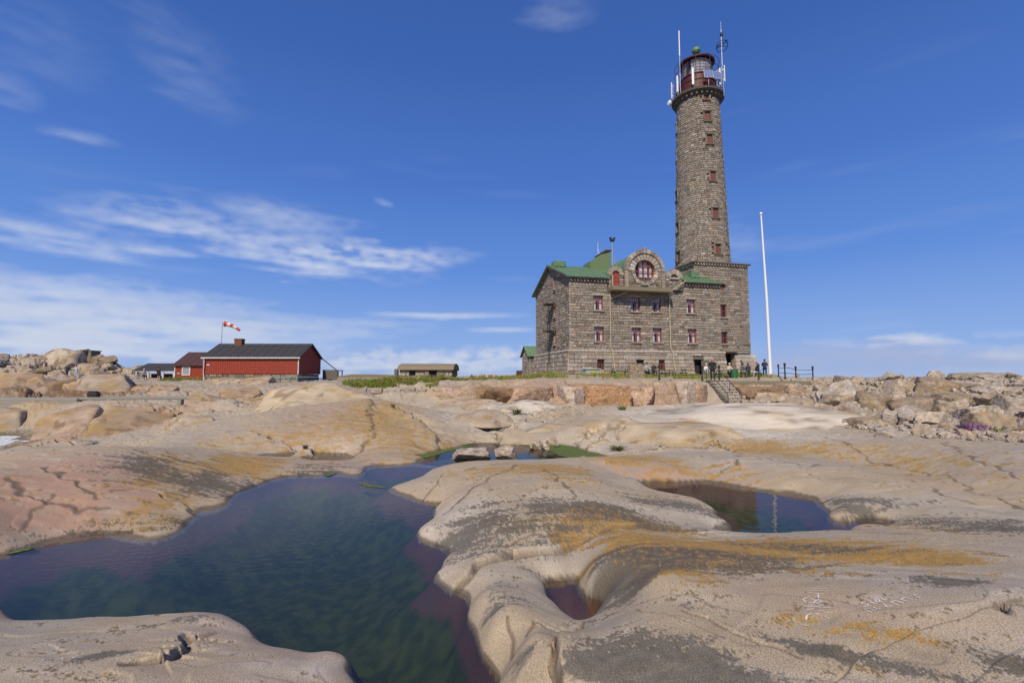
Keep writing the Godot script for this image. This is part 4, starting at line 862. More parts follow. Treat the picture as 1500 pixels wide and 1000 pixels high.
func coursed(p: Callable, wide: float, y_lo: float, y_hi: float, course: float, long: float, holes: Array, tone: Vector3, limit: Variant = null, deep := 0.22) -> ArrayMesh:
	# courses of squared stones; limit(y) gives the left and right end of a course
	var mb := MB.new()
	var y := y_lo
	while y < y_hi - 0.05:
		var y1 := minf(y + course * rng.randf_range(0.8, 1.2), y_hi)
		if y_hi - y1 < course * 0.4: y1 = y_hi
		var l := 0.0
		var w := wide
		if limit != null:
			var e: Array = limit.call((y + y1) * 0.5)
			l = e[0]; w = e[1]
		for s in free_spans(w, y, y1, holes, l):
			var x: float = s[0]
			while x < s[1] - 0.01:
				var x1: float = x + long * rng.randf_range(0.6, 1.5)
				if s[1] - x1 < long * 0.45: x1 = s[1]
				mb.tint = stone_tone(tone)
				block(mb, p, x, minf(x1, s[1]), y, y1, deep, rng.randf_range(-0.015, 0.03), 0.035)
				x = x1
		y = y1
	return mb.mesh()

func backing(p: Callable, wide: float, y_lo: float, y_hi: float, holes: Array, z: float, reveal: float) -> ArrayMesh:
	# the mortar bed behind the stones, with real openings and their reveals
	var mb := MB.new()
	var xs := [0.0, wide]
	var ys := [y_lo, y_hi]
	for h in holes:
		xs.append(clampf(h[0], 0, wide)); xs.append(clampf(h[1], 0, wide)); ys.append(clampf(h[2], y_lo, y_hi)); ys.append(clampf(h[3], y_lo, y_hi))
	xs.sort(); ys.sort()
	for i in xs.size() - 1:
		for j in ys.size() - 1:
			if xs[i + 1] - xs[i] < 0.001 or ys[j + 1] - ys[j] < 0.001: continue
			var mx: float = (xs[i] + xs[i + 1]) * 0.5
			var my: float = (ys[j] + ys[j + 1]) * 0.5
			var inside := false
			for h in holes:
				if mx > h[0] and mx < h[1] and my > h[2] and my < h[3]: inside = true
			if not inside:
				mb.quad(p.call(xs[i], ys[j], z), p.call(xs[i + 1], ys[j], z), p.call(xs[i + 1], ys[j + 1], z), p.call(xs[i], ys[j + 1], z))
	for h in holes:
		var c := [[h[0], h[2]], [h[1], h[2]], [h[1], h[3]], [h[0], h[3]]]
		for k in 4:
			var q := (k + 1) % 4
			mb.quad(p.call(c[k][0], c[k][1], z), p.call(c[q][0], c[q][1], z), p.call(c[q][0], c[q][1], z - reveal), p.call(c[k][0], c[k][1], z - reveal))
	return mb.mesh()

func sash_window(parent: Node3D, w: float, h: float, at: Transform3D, tall_style := true, curtain := true) -> void:
	# red timber frame with a transom: four narrow lights above, two casements below
	var f := 0.075
	var mb := MB.new()
	mb.box(Vector3(-w / 2, 0, -.05), Vector3(-w / 2 + f, h, .05), at)
	mb.box(Vector3(w / 2 - f, 0, -.05), Vector3(w / 2, h, .05), at)
	mb.box(Vector3(-w / 2 + f, 0, -.048), Vector3(w / 2 - f, f, .048), at)
	mb.box(Vector3(-w / 2 + f, h - f, -.048), Vector3(w / 2 - f, h, .048), at)
	if tall_style:
		mb.box(Vector3(-w / 2 + f, h * .60, -.045), Vector3(w / 2 - f, h * .60 + .07, .045), at)
		mb.box(Vector3(-.045, f, -.044), Vector3(.045, h * .60, .044), at)
		for k in [-1, 0, 1]:
			mb.box(Vector3(k * w * .235 - .017, h * .60 + .07, -.03), Vector3(k * w * .235 + .017, h - f, .03), at)
	else:
		mb.box(Vector3(-.03, f, -.044), Vector3(.03, h - f, .044), at)
		mb.box(Vector3(-w / 2 + f, h * .5 - .025, -.04), Vector3(w / 2 - f, h * .5 + .025, .04), at)
	var win := part("window", mb.mesh(), M.window_red, parent)
	var gl := MB.new()
	gl.quad(at * Vector3(-w / 2 + f, f, 0), at * Vector3(w / 2 - f, f, 0), at * Vector3(w / 2 - f, h - f, 0), at * Vector3(-w / 2 + f, h - f, 0))
	part("glazing", gl.mesh(), M.glass, win)
	if curtain:
		var cu := MB.new()
		var steps := 14
		for k in steps:       # hanging folds on both sides and a valance on top
			var xa := -w / 2 + f + (w - 2 * f) * k / steps
			var xb := -w / 2 + f + (w - 2 * f) * (k + 1) / steps
			var bottom := h * rng.randf_range(.03, .07) if k < 4 or k > steps - 5 else h * rng.randf_range(.66, .74)
			var za := -.14 - (.035 if k % 2 else 0.0)
			var zb := -.14 - (0.0 if k % 2 else .035)
			cu.quad(at * Vector3(xa, bottom, za), at * Vector3(xb, bottom, zb), at * Vector3(xb, h - f, zb), at * Vector3(xa, h - f, za))
		part("curtain", cu.mesh(), M.curtain, win)
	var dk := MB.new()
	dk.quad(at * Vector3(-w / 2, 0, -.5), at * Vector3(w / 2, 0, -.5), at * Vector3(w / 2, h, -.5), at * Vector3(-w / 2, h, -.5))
	part("room_shade", dk.mesh(), M.room_shade, win)  # flat sheet coloured dark as the shade inside the room
	var sl := MB.new()
	sl.tint = Color(.42, .33, .27)
	sl.cbox(Vector3(-w / 2 - .16, -.19, -.06), Vector3(w / 2 + .16, -.005, .38), .03, at)
	part("sill", sl.mesh(), M.stone, win)

const HOUSE_TONE := Vector3(.385, .33, .272)
const HOUSE_TURN := 0.22591

func make_house() -> void:
	var t := thing("stone_house", "three-storey grey granite keepers' house with green roof and round window beside the lighthouse tower", "house", Vector3(6.7, EYE, -56.0), HOUSE_TURN)
	var long := 20.2
	var deep := 14.4
	var front := func(x: float, y: float, out: float) -> Vector3: return Vector3(x, y, out)
	var side := func(x: float, y: float, out: float) -> Vector3: return Vector3(-out, y, -deep + x)
	# front openings: left, right, bottom, top
	var upper := []
	for x in [3.06, 7.87, 10.65, 15.4]:
		upper.append([x, x + 1.2, 7.97, 9.70])
		upper.append([x + 0.05, x + 1.25, 4.27, 5.99])
	var door_up := [5.46, 6.40, 10.62, 12.3]
	var all_up := upper + [door_up]
	# the top of the front wall stops under the eaves
	part("wall", backing(front, long, 3.0, 11.95, all_up, -.2, .12), M.mortar, t)
	var around := upper.duplicate()
	around.append([4.85, 7.05, 10.3, 12.0])
	around.append([7.0, 12.5, 10.3, 12.0])
	around.append([12.5, 15.0, 10.3, 12.0])
	part("masonry", coursed(front, long, 3.2, 11.95, .31, .66, around, HOUSE_TONE), M.stone, t, Vector3.ZERO, "stuff")
	for w in upper:
		sash_window(t, w[1] - w[0], w[3] - w[2], Transform3D(Basis(), Vector3((w[0] + w[1]) / 2, w[2], -.24)))
		var lm := MB.new()
		lm.tint = stone_tone(HOUSE_TONE * 1.05)
		lm.cbox(Vector3(w[0] - .2, w[3], -.18), Vector3(w[1] + .2, w[3] + .28, .035), .03)
		part("lintel", lm.mesh(), M.stone, t)
	# gable end
	var peak := func(y: float) -> Array:
		var k: float = clampf((y - 11.95) / (14.62 - 11.95), 0.0, 1.0)
		return [deep * .5 * k, deep - deep * .5 * k]
	var slits := [[8.6, 9.3, 4.2, 5.9], [8.6, 9.3, 7.7, 9.4], [8.5, 9.2, 11.3, 12.9]]
	part("gable_wall", backing(side, deep, 3.0, 11.95, slits.slice(0, 2), -.2, .12), M.mortar, t)
	var tri := MB.new()
	tri.poly([side.call(0, 11.9, -.2), side.call(deep, 11.9, -.2), side.call(deep * .5, 14.62, -.2)])
	part("gable_top", tri.mesh(), M.mortar, t)
	part("gable_masonry", coursed(side, deep, 3.2, 14.5, .31, .66, slits, HOUSE_TONE, peak), M.stone, t, Vector3.ZERO, "stuff")
	for w in slits:
		sash_window(t, w[1] - w[0], w[3] - w[2], Transform3D(Basis(Vector3(0, 1, 0), -PI / 2), Vector3(.22, w[2], -deep + (w[0] + w[1]) / 2)), false, false)
	# far sides
	var rear := MB.new()
	rear.box(Vector3(.3, -.5, -deep), Vector3(long, 11.95, -deep + .3))
	rear.box(Vector3(long - .3, -.5, -deep + .3), Vector3(long, 11.95, -.3))
	part("rear_wall", rear.mesh(), M.mortar, t)
	# battered plinth with its own openings
	var bat := func(y: float) -> float: return lerpf(.62, .22, clampf((y + .4) / 3.6, 0.0, 1.0))
	var pf := func(x: float, y: float, out: float) -> Vector3: return Vector3(lerpf(-bat.call(y), long + bat.call(y), x / long), y, bat.call(y) + out)
	var ps := func(x: float, y: float, out: float) -> Vector3: return Vector3(-bat.call(y) - out, y, lerpf(-deep - bat.call(y), bat.call(y), x / deep))
	var low := [[3.55, 4.37, .94, 2.06], [8.36, 9.30, .5, 2.1], [11.17, 11.93, .97, 2.1], [15.72, 17.15, -.2, 2.24]]
	var slots := [[6.2, 6.8, .9, 1.9], [9.4, 10.0, .9, 1.9]]
	part("plinth_wall", backing(pf, long, -.5, 3.1, low, -.16, .45), M.mortar, t)
	part("plinth_masonry", coursed(pf, long, -.5, 2.92, .46, .95, low, HOUSE_TONE * 1.12), M.stone, t, Vector3.ZERO, "stuff")
	part("plinth_wall", backing(ps, deep, -.5, 3.1, slots, -.16, .45), M.mortar, t)
	part("plinth_masonry", coursed(ps, deep, -.5, 2.92, .46, .95, slots, HOUSE_TONE * 1.05), M.stone, t, Vector3.ZERO, "stuff")
	for s in slots:
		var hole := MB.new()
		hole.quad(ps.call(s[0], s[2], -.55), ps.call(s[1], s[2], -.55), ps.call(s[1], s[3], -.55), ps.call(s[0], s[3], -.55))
		part("cellar_opening_shade", hole.mesh(), M.room_shade, t)  # dark sheet: the cellar's inner shade put in as colour
	for k in 3:
		var w: Array = low[k]
		if k == 1:
			var nm := MB.new()
			nm.quad(Vector3(w[0], w[2], 0), Vector3(w[1], w[2], 0), Vector3(w[1], w[3], 0), Vector3(w[0], w[3], 0))
			part("niche", nm.mesh(), M.door_dark, t)
		else:
			sash_window(t, w[1] - w[0], w[3] - w[2], Transform3D(Basis(), Vector3((w[0] + w[1]) / 2, w[2], .0)), false, false)
	# cellar door, one leaf open against the wall
	var dm := MB.new()
	dm.box(Vector3(15.72, -.2, -.3), Vector3(15.9, 2.24, .1))
	dm.box(Vector3(16.05, -.2, -.2), Vector3(16.35, 2.15, -.13))
	part("door_frame", dm.mesh(), M.shutter_red, t)
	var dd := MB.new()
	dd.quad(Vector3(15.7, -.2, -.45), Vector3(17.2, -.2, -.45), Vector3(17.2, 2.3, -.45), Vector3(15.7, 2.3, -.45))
	part("door_opening_shade", dd.mesh(), M.room_shade, t)  # dark sheet across the opening, painted as the shade indoors
	var dl := MB.new()
	dl.box(Vector3(0, 0, -.03), Vector3(.95, 2.15, .03), Transform3D(Basis(Vector3(0, 1, 0), -1.1), Vector3(16.95, -.05, .35)))
	part("door", dl.mesh(), M.wood_grey, t)
	# rounded string course on top of the plinth
	var sc := MB.new()
	sc.tint = Color(.50, .43, .36)
	for k in 8:
		var a0 := -PI / 2 + PI * k / 8
		var a1 := -PI / 2 + PI * (k + 1) / 8
		var r0 := Vector2(cos(a0) * .14 + .16, 3.08 + sin(a0) * .17)
		var r1 := Vector2(cos(a1) * .14 + .16, 3.08 + sin(a1) * .17)
		sc.quad(Vector3(-r0.x, r0.y, r0.x), Vector3(long + r0.x, r0.y, r0.x), Vector3(long + r1.x, r1.y, r1.x), Vector3(-r1.x, r1.y, r1.x))
		sc.quad(Vector3(-r0.x, r0.y, -deep), Vector3(-r0.x, r0.y, r0.x), Vector3(-r1.x, r1.y, r1.x), Vector3(-r1.x, r1.y, -deep))
	part("string_course", sc.mesh(), M.stone, t)
	# green sheet-metal roof with standing seams
	var rise := 2.72
	var half := deep * .5
	for s in 2:
		var rm := MB.new()
		var z0 := .5 if s == 0 else -deep - .5
		var za := -half
		var y0 := 12.12 - .5 * rise / half
		var y1 := 12.12 + rise
		var x0 := -.5
		var x1 := 20.35 if s == 0 else 19.0
		var e := Vector3(0, -.16, 0)
		var a := Vector3(x0, y0, z0)
		var b := Vector3(x1, y0, z0)
		var c := Vector3(x1, y1, za)
		var d := Vector3(x0, y1, za)
		if s == 0:
			var zs := -.25
			var ys := y0 + (.5 - zs) * rise / half
			var al := Vector3(x0, ys, zs)
			var bl := Vector3(x1, ys, zs)
			rm.quad(al, bl, c, d)
			for span in [[x0, 4.9], [15.0, x1]]:      # the dormers break the eaves
				var p := Vector3(span[0], y0, z0)
				var q := Vector3(span[1], y0, z0)
				rm.quad(p, q, Vector3(span[1], ys, zs), Vector3(span[0], ys, zs))
				rm.quad(p + e, q + e, q, p)
				rm.quad(Vector3(span[0], ys, zs) + e, Vector3(span[1], ys, zs) + e, q + e, p + e)
			rm.quad(d + e, c + e, bl + e, al + e)
		else:
			rm.quad(b, a, d, c)
			rm.quad(b + e, a + e, a, b)
			rm.quad(c + e, d + e, a + e, b + e)
		var rf := part("roof", rm.mesh(), M.roof_green, t)
		if s == 0:
			var seam := MB.new()
			var x := x0 + .02
			var slope := Basis(Vector3(1, 0, 0), atan2(rise, half))
			while x < x1:
				seam.box(Vector3(-.012, 0, -7.9), Vector3(.012, .04, 0 if x < 4.8 or x > 15.1 else -.85), Transform3D(slope, Vector3(x, y0 + .002, z0)))
				x += .62
			part("seams", seam.mesh(), M.roof_green, rf, Vector3.ZERO, "stuff")
			var vb := MB.new()
			vb.cbox(Vector3(.0, 14.3, -6.9), Vector3(1.6, 15.1, -5.6), .05)
			part("ridge_box", vb.mesh(), M.roof_green, rf)
			var vc := MB.new()
			vc.cbox(Vector3(17.5, 12.9, -2.9), Vector3(18.6, 13.75, -1.9), .05)
			part("vent_box", vc.mesh(), M.roof_green, rf)
	# dark boards along the gable edges and under the eaves
	var bb := MB.new()
	bb.quad(Vector3(-.505, 11.75, .5), Vector3(-.505, 11.93, .5), Vector3(-.505, 14.84, -half), Vector3(-.505, 14.6, -half))
	bb.quad(Vector3(-.505, 14.6, -half), Vector3(-.505, 14.84, -half), Vector3(-.505, 11.93, -deep - .5), Vector3(-.505, 11.75, -deep - .5))
	part("verge_board", bb.mesh(), M.wood_grey, t)
	for q in [[-.4, 4.88], [15.02, 20.3]]:
		var eb := MB.new()
		eb.box(Vector3(q[0], 11.66, .3), Vector3(q[1], 11.74, .42))
		part("eaves_board", eb.mesh(), M.wood_grey, t)
	# dentils under the eaves
	var dn := MB.new()
	var dx := .1
	while dx < long:
		if not (dx > 4.8 and dx < 15.0):
			dn.tint = stone_tone(HOUSE_TONE)
			dn.box(Vector3(dx, 11.35, 0), Vector3(dx + .22, 11.68, .22))
		dx += .42
	part("corbel_table", dn.mesh(), M.stone, t, Vector3.ZERO, "stuff")
	make_round_dormer(t)
	arch_dormer(t, 5.93, 12.35, 1.0, true)
	arch_dormer(t, 13.72, 12.25, 1.15, false)
	# balcony
	var bm := MB.new()
	bm.cbox(Vector3(4.9, 10.22, .02), Vector3(12.75, 10.72, 1.35), .04)
	part("balcony", bm.mesh(), M.cast, t)
	var br := MB.new()
	for k in 12:
		var x := 5.0 + k * .695
		br.tube([Vector3(x, 10.7, 1.25), Vector3(x, 11.7, 1.25)], [.016], 5)
	for y in [11.2, 11.7]:
		br.tube([Vector3(5.0, y, .05), Vector3(5.0, y, 1.25), Vector3(12.65, y, 1.25), Vector3(12.65, y, .05)], [.016], 5)
	part("balcony_railing", br.mesh(), M.iron, t)
	var st := MB.new()
	st.tube([Vector3(5.2, 9.35, .12), Vector3(7.0, 10.22, 1.1)], [.06], 6)
	part("balcony_strut", st.mesh(), M.pipe_cream, t)
	# rain pipes
	for g in [[5.08, 11.75], [12.93, 10.2]]:
		var pm := MB.new()
		var x: float = g[0]
		pm.tube([Vector3(x - .15, g[1], .35), Vector3(x, g[1] - .4, .14), Vector3(x + .03, 3.5, .14), Vector3(x + .08, 3.1, .5), Vector3(x + .15, 2.7, .42), Vector3(x + .25, .7, .72)], [.075], 8)
		part("rain_pipe", pm.mesh(), M.pipe_cream, t)
		for y in [9.3, 7.2, 5.2]:
			var bk := MB.new()
			bk.box(Vector3(x - .1, y, .02), Vector3(x + .12, y + .07, .24))
			part("pipe_bracket", bk.mesh(), M.pipe_cream, t)
	var gp := MB.new()
	gp.tube([Vector3(15.0, 11.9, .5), Vector3(13.0, 10.5, .3), Vector3(12.93, 10.1, .14)], [.07], 8)
	part("rain_pipe", gp.mesh(), M.pipe_cream, t)
	# green clad chimney block on the ridge with a sloping back
	var cm := MB.new()
	cm.prism([Vector2(-1.6, 0), Vector2(1.35, 0), Vector2(1.35, 2.8), Vector2(.7, 2.75), Vector2(-1.6, 1.25)], 2.6, Transform3D(Basis(), Vector3(6.55, 14.0, -5.6)))
	var ch := part("chimney", cm.mesh(), M.roof_green2, t)
	var cc := MB.new()
	cc.prism([Vector2(.2, 2.44), Vector2(.7, 2.78), Vector2(1.45, 2.83), Vector2(1.45, 2.96), Vector2(.6, 2.92), Vector2(.1, 2.54)], 2.8, Transform3D(Basis(), Vector3(6.55, 14.0, -5.5)))
	part("chimney_cap", cc.mesh(), M.rust, ch)
	# iron fire ladder with landings on the gable end
	var lm2 := MB.new()
	for z in [-6.9, -6.35]:
		lm2.tube([Vector3(-.5, 2.0, z), Vector3(-.45, 9.4, z)], [.03], 5)
	var ly := 2.2
	while ly < 9.3:
		lm2.tube([Vector3(-.48, ly, -6.9), Vector3(-.48, ly, -6.35)], [.018], 4)
		ly += .3
	part("fire_ladder", lm2.mesh(), M.iron, t)
	for y in [5.9, 9.35]:
		var la := MB.new()
		la.box(Vector3(-1.1, y, -7.1), Vector3(-.05, y + .08, -5.3))
		for z in [-7.1, -5.3]:
			la.tube([Vector3(-1.05, y, z), Vector3(-1.05, y + .9, z)], [.025], 5)
		la.tube([Vector3(-1.05, y + .9, -7.1), Vector3(-1.05, y + .9, -5.3)], [.025], 5)
		part("landing", la.mesh(), M.iron, t)

func make_round_dormer(t: Node3D) -> void:
	var cx := 9.76
	var cy := 12.95
	var R := 2.66
	var win_r := 1.38
	# lower half of the front: coursed stone beside the opening
	var front := func(x: float, y: float, out: float) -> Vector3: return Vector3(x, y, out + .04)
	var lim := func(_y: float) -> Array: return [cx - R + .06, cx + R - .06]
	var holes := []
	for k in 12:         # the round opening, course by course
		var y0 := cy - 2.2 + k * .2
		var dy := absf(y0 + .1 - cy)
		if dy < 1.75: holes.append([cx - sqrt(1.75 * 1.75 - dy * dy), cx + sqrt(1.75 * 1.75 - dy * dy), y0, y0 + .2])
	part("dormer_masonry", coursed(front, 0.0, 10.72, cy, .3, .6, holes, HOUSE_TONE * 1.05, lim), M.stone, t, Vector3.ZERO, "stuff")
	# bed behind the stones: a plate with a round hole
	var bm := MB.new()
	var seg := 40
	for k in seg:
		var a0 := TAU * k / seg
		var a1 := TAU * (k + 1) / seg
		var edge := func(a: float) -> Vector3:
			if sin(a) >= 0.0: return Vector3(cx + cos(a) * (R - .05), cy + sin(a) * (R - .05), -.15)
			var m := minf((R - .05) / maxf(absf(cos(a)), .001), 2.2 / maxf(absf(sin(a)), .001))
			return Vector3(cx + cos(a) * m, cy + sin(a) * m, -.15)
		var i0 := Vector3(cx + cos(a0) * win_r, cy + sin(a0) * win_r, -.15)
		var i1 := Vector3(cx + cos(a1) * win_r, cy + sin(a1) * win_r, -.15)
		bm.quad(i0, edge.call(a0), edge.call(a1), i1)
		bm.quad(i1, i1 + Vector3(0, 0, -.5), i0 + Vector3(0, 0, -.5), i0)
	part("dormer_wall", bm.mesh(), M.mortar, t)
	# ring of wedge stones: every voussoir its own piece
	var n := 26
	for k in n:
		var a0 := TAU * k / n + .02
		var a1 := TAU * (k + 1) / n - .02
		var am := (a0 + a1) * .5
		var r1 := 2.14 if sin(am) > -.05 else 1.78
		if sin(am) > -.05 and k % 2 == 0: r1 += .05
		var vm := MB.new()
		vm.tint = stone_tone(HOUSE_TONE * (1.18 if sin(am) > -.1 else 1.4))
		var q := [Vector2(cos(a0) * win_r, sin(a0) * win_r), Vector2(cos(a0) * r1, sin(a0) * r1), Vector2(cos(a1) * r1, sin(a1) * r1), Vector2(cos(a1) * win_r, sin(a1) * win_r)]
		vm.prism(q, .42, Transform3D(Basis(), Vector3(cx, cy, .12 + rng.randf_range(-.015, .02))))
		part("voussoir", vm.mesh(), M.stone, t)
	# hood mould over the upper half
	for k in 15:
		var a0 := PI * k / 15 + .008
		var a1 := PI * (k + 1) / 15 - .008
		var hm := MB.new()
		hm.tint = stone_tone(HOUSE_TONE * 1.1)
		hm.prism([Vector2(cos(a0) * 2.2, sin(a0) * 2.2), Vector2(cos(a0) * R, sin(a0) * R), Vector2(cos(a1) * R, sin(a1) * R), Vector2(cos(a1) * 2.2, sin(a1) * 2.2)], .5, Transform3D(Basis(), Vector3(cx, cy, .26)))
		part("hood_stone", hm.mesh(), M.stone, t)
	var kb := MB.new()
	kb.tint = stone_tone(HOUSE_TONE)
	kb.cbox(Vector3(cx - .22, cy + R - .1, -.2), Vector3(cx + .22, cy + R + .22, .3), .06)
	part("keystone", kb.mesh(), M.stone, t)
	for s in [-1, 1]:
		var jm := MB.new()
		jm.tint = stone_tone(HOUSE_TONE)
		jm.cbox(Vector3(cx + s * (R - .22) - .24, 10.7, -.2), Vector3(cx + s * (R - .22) + .24, cy - .02, .2), .04)
		part("pilaster", jm.mesh(), M.stone, t)
	# glazing bars
	var wm := MB.new()
	var fz := -.3
	for k in 36:
		var a0 := TAU * k / 36
		var a1 := TAU * (k + 1) / 36
		wm.prism([Vector2(cos(a0) * (win_r - .11), sin(a0) * (win_r - .11)), Vector2(cos(a0) * win_r, sin(a0) * win_r), Vector2(cos(a1) * win_r, sin(a1) * win_r), Vector2(cos(a1) * (win_r - .11), sin(a1) * (win_r - .11))], .1, Transform3D(Basis(), Vector3(cx, cy, fz + .05)))
	for x in [-.66, -.02, .62]:
		var l := sqrt(win_r * win_r - x * x) - .06
		wm.box(Vector3(cx + x - .04, cy - l, fz - .035), Vector3(cx + x + .04, cy + l, fz + .035))
	for y in [-.78, -.1 + .08, .74]:
		var l := sqrt(win_r * win_r - y * y) - .06
		wm.box(Vector3(cx - l, cy + y - .045, fz - .04), Vector3(cx + l, cy + y + .045, fz + .04))
	var win := part("round_window", wm.mesh(), M.window_red, t)
	var gm := MB.new()
	var disc := []
	var back := []
	for k in 36:
		disc.append(Vector3(cx + cos(TAU * k / 36) * (win_r - .05), cy + sin(TAU * k / 36) * (win_r - .05), fz))
		back.append(Vector3(cx + cos(TAU * k / 36) * win_r, cy + sin(TAU * k / 36) * win_r, fz - .5))
	gm.poly(disc)
	part("glazing", gm.mesh(), M.glass, win)
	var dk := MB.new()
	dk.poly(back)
	part("room_shade", dk.mesh(), M.room_shade, win)  # dark disc painted as the shade behind the round window
	for s in [[-1.2, -.95], [-.5, -.1], [.15, .55], [.85, 1.15]]:
		var cu := MB.new()
		var yy := 1.0
		for k in 4:
			var xa: float = lerpf(s[0], s[1], k / 4.0)
			var xb: float = lerpf(s[0], s[1], (k + 1) / 4.0)
			var top := sqrt(maxf(win_r * win_r - maxf(xa * xa, xb * xb), .05))
			cu.quad(Vector3(cx + xa, cy - top * .85, fz - .15 - .04 * (k % 2)), Vector3(cx + xb, cy - top * .85, fz - .15 - .04 * ((k + 1) % 2)), Vector3(cx + xb, cy + top, fz - .15 - .04 * ((k + 1) % 2)), Vector3(cx + xa, cy + top, fz - .15 - .04 * (k % 2)))
		part("curtain", cu.mesh(), M.curtain, win)
	barrel(t, cx, cy, R - .12, 10.7, 6.6)

func barrel(t: Node3D, cx: float, cy: float, R: float, bottom: float, back: float) -> void:
	# green vault running back into the main roof
	var vm := MB.new()
	for k in 20:
		var a0 := PI * k / 20
		var a1 := PI * (k + 1) / 20
		vm.quad(Vector3(cx + cos(a0) * R, cy + sin(a0) * R, -.2), Vector3(cx + cos(a0) * R, cy + sin(a0) * R, -back), Vector3(cx + cos(a1) * R, cy + sin(a1) * R, -back), Vector3(cx + cos(a1) * R, cy + sin(a1) * R, -.2))
	vm.quad(Vector3(cx + R, bottom, -.2), Vector3(cx + R, bottom, -back), Vector3(cx + R, cy, -back), Vector3(cx + R, cy, -.2))
	vm.quad(Vector3(cx - R, bottom, -back), Vector3(cx - R, bottom, -.2), Vector3(cx - R, cy, -.2), Vector3(cx - R, cy, -back))
	part("dormer_roof", vm.mesh(), M.roof_green, t)

func arch_dormer(t: Node3D, cx: float, cy: float, R: float, door: bool) -> void:
	var bm := MB.new()
	var ri := .47 if door else .52
	var plate := []
	for k in 17: plate.append(Vector3(cx + cos(PI * k / 16) * (R - .05), cy + sin(PI * k / 16) * (R - .05), -.14))
	plate.append(Vector3(cx - R + .05, 10.72, -.14))
	plate.append(Vector3(cx + R - .05, 10.72, -.14))
	bm.poly(plate)
	part("dormer_wall", bm.mesh(), M.mortar, t)
	var n := 11
	for k in n:
		var a0 := PI * k / n + .015
		var a1 := PI * (k + 1) / n - .015
		var vm := MB.new()
		vm.tint = stone_tone(HOUSE_TONE * 1.15)
		vm.prism([Vector2(cos(a0) * ri, sin(a0) * ri), Vector2(cos(a0) * R, sin(a0) * R), Vector2(cos(a1) * R, sin(a1) * R), Vector2(cos(a1) * ri, sin(a1) * ri)], .4, Transform3D(Basis(), Vector3(cx, cy, .12 + rng.randf_range(-.015, .02))))
		part("voussoir", vm.mesh(), M.stone, t)
	var front := func(x: float, y: float, out: float) -> Vector3: return Vector3(x, y, out + .05)
	var lim := func(_y: float) -> Array: return [cx - R + .02, cx + R - .02]
	var holes := [[cx - ri, cx + ri, 10.5, 12.4]] if door else []
	part("dormer_masonry", coursed(front, 0.0, 10.74, cy, .29, .5, holes, HOUSE_TONE, lim), M.stone, t, Vector3.ZERO, "stuff")
	var pl := []
	for k in 13: pl.append(Vector3(cx + cos(PI * k / 12) * ri, cy + sin(PI * k / 12) * ri, -.08))
	if door:
		pl.append(Vector3(cx - ri, 10.74, -.08))
		pl.append(Vector3(cx + ri, 10.74, -.08))
	var dm := MB.new()
	dm.poly(pl)
	if door:
		dm.box(Vector3(cx - .03, 10.75, -.079), Vector3(cx + .03, cy + ri - .05, -.03))
	var d := part("door" if door else "lunette", dm.mesh(), M.window_red if door else M.shutter_red, t)
	var sm := MB.new()
	sm.cbox(Vector3(cx - ri - .08, cy - .12, -.06), Vector3(cx + ri + .08, cy - .005, .24), .02) if not door else sm.box(Vector3(cx - ri, 10.75, -.05), Vector3(cx - ri + .08, 12.3, .06))
	part("sill" if not door else "jamb", sm.mesh(), M.white_paint, d)
	barrel(t, cx, cy, R - .06, 10.9, 3.2)

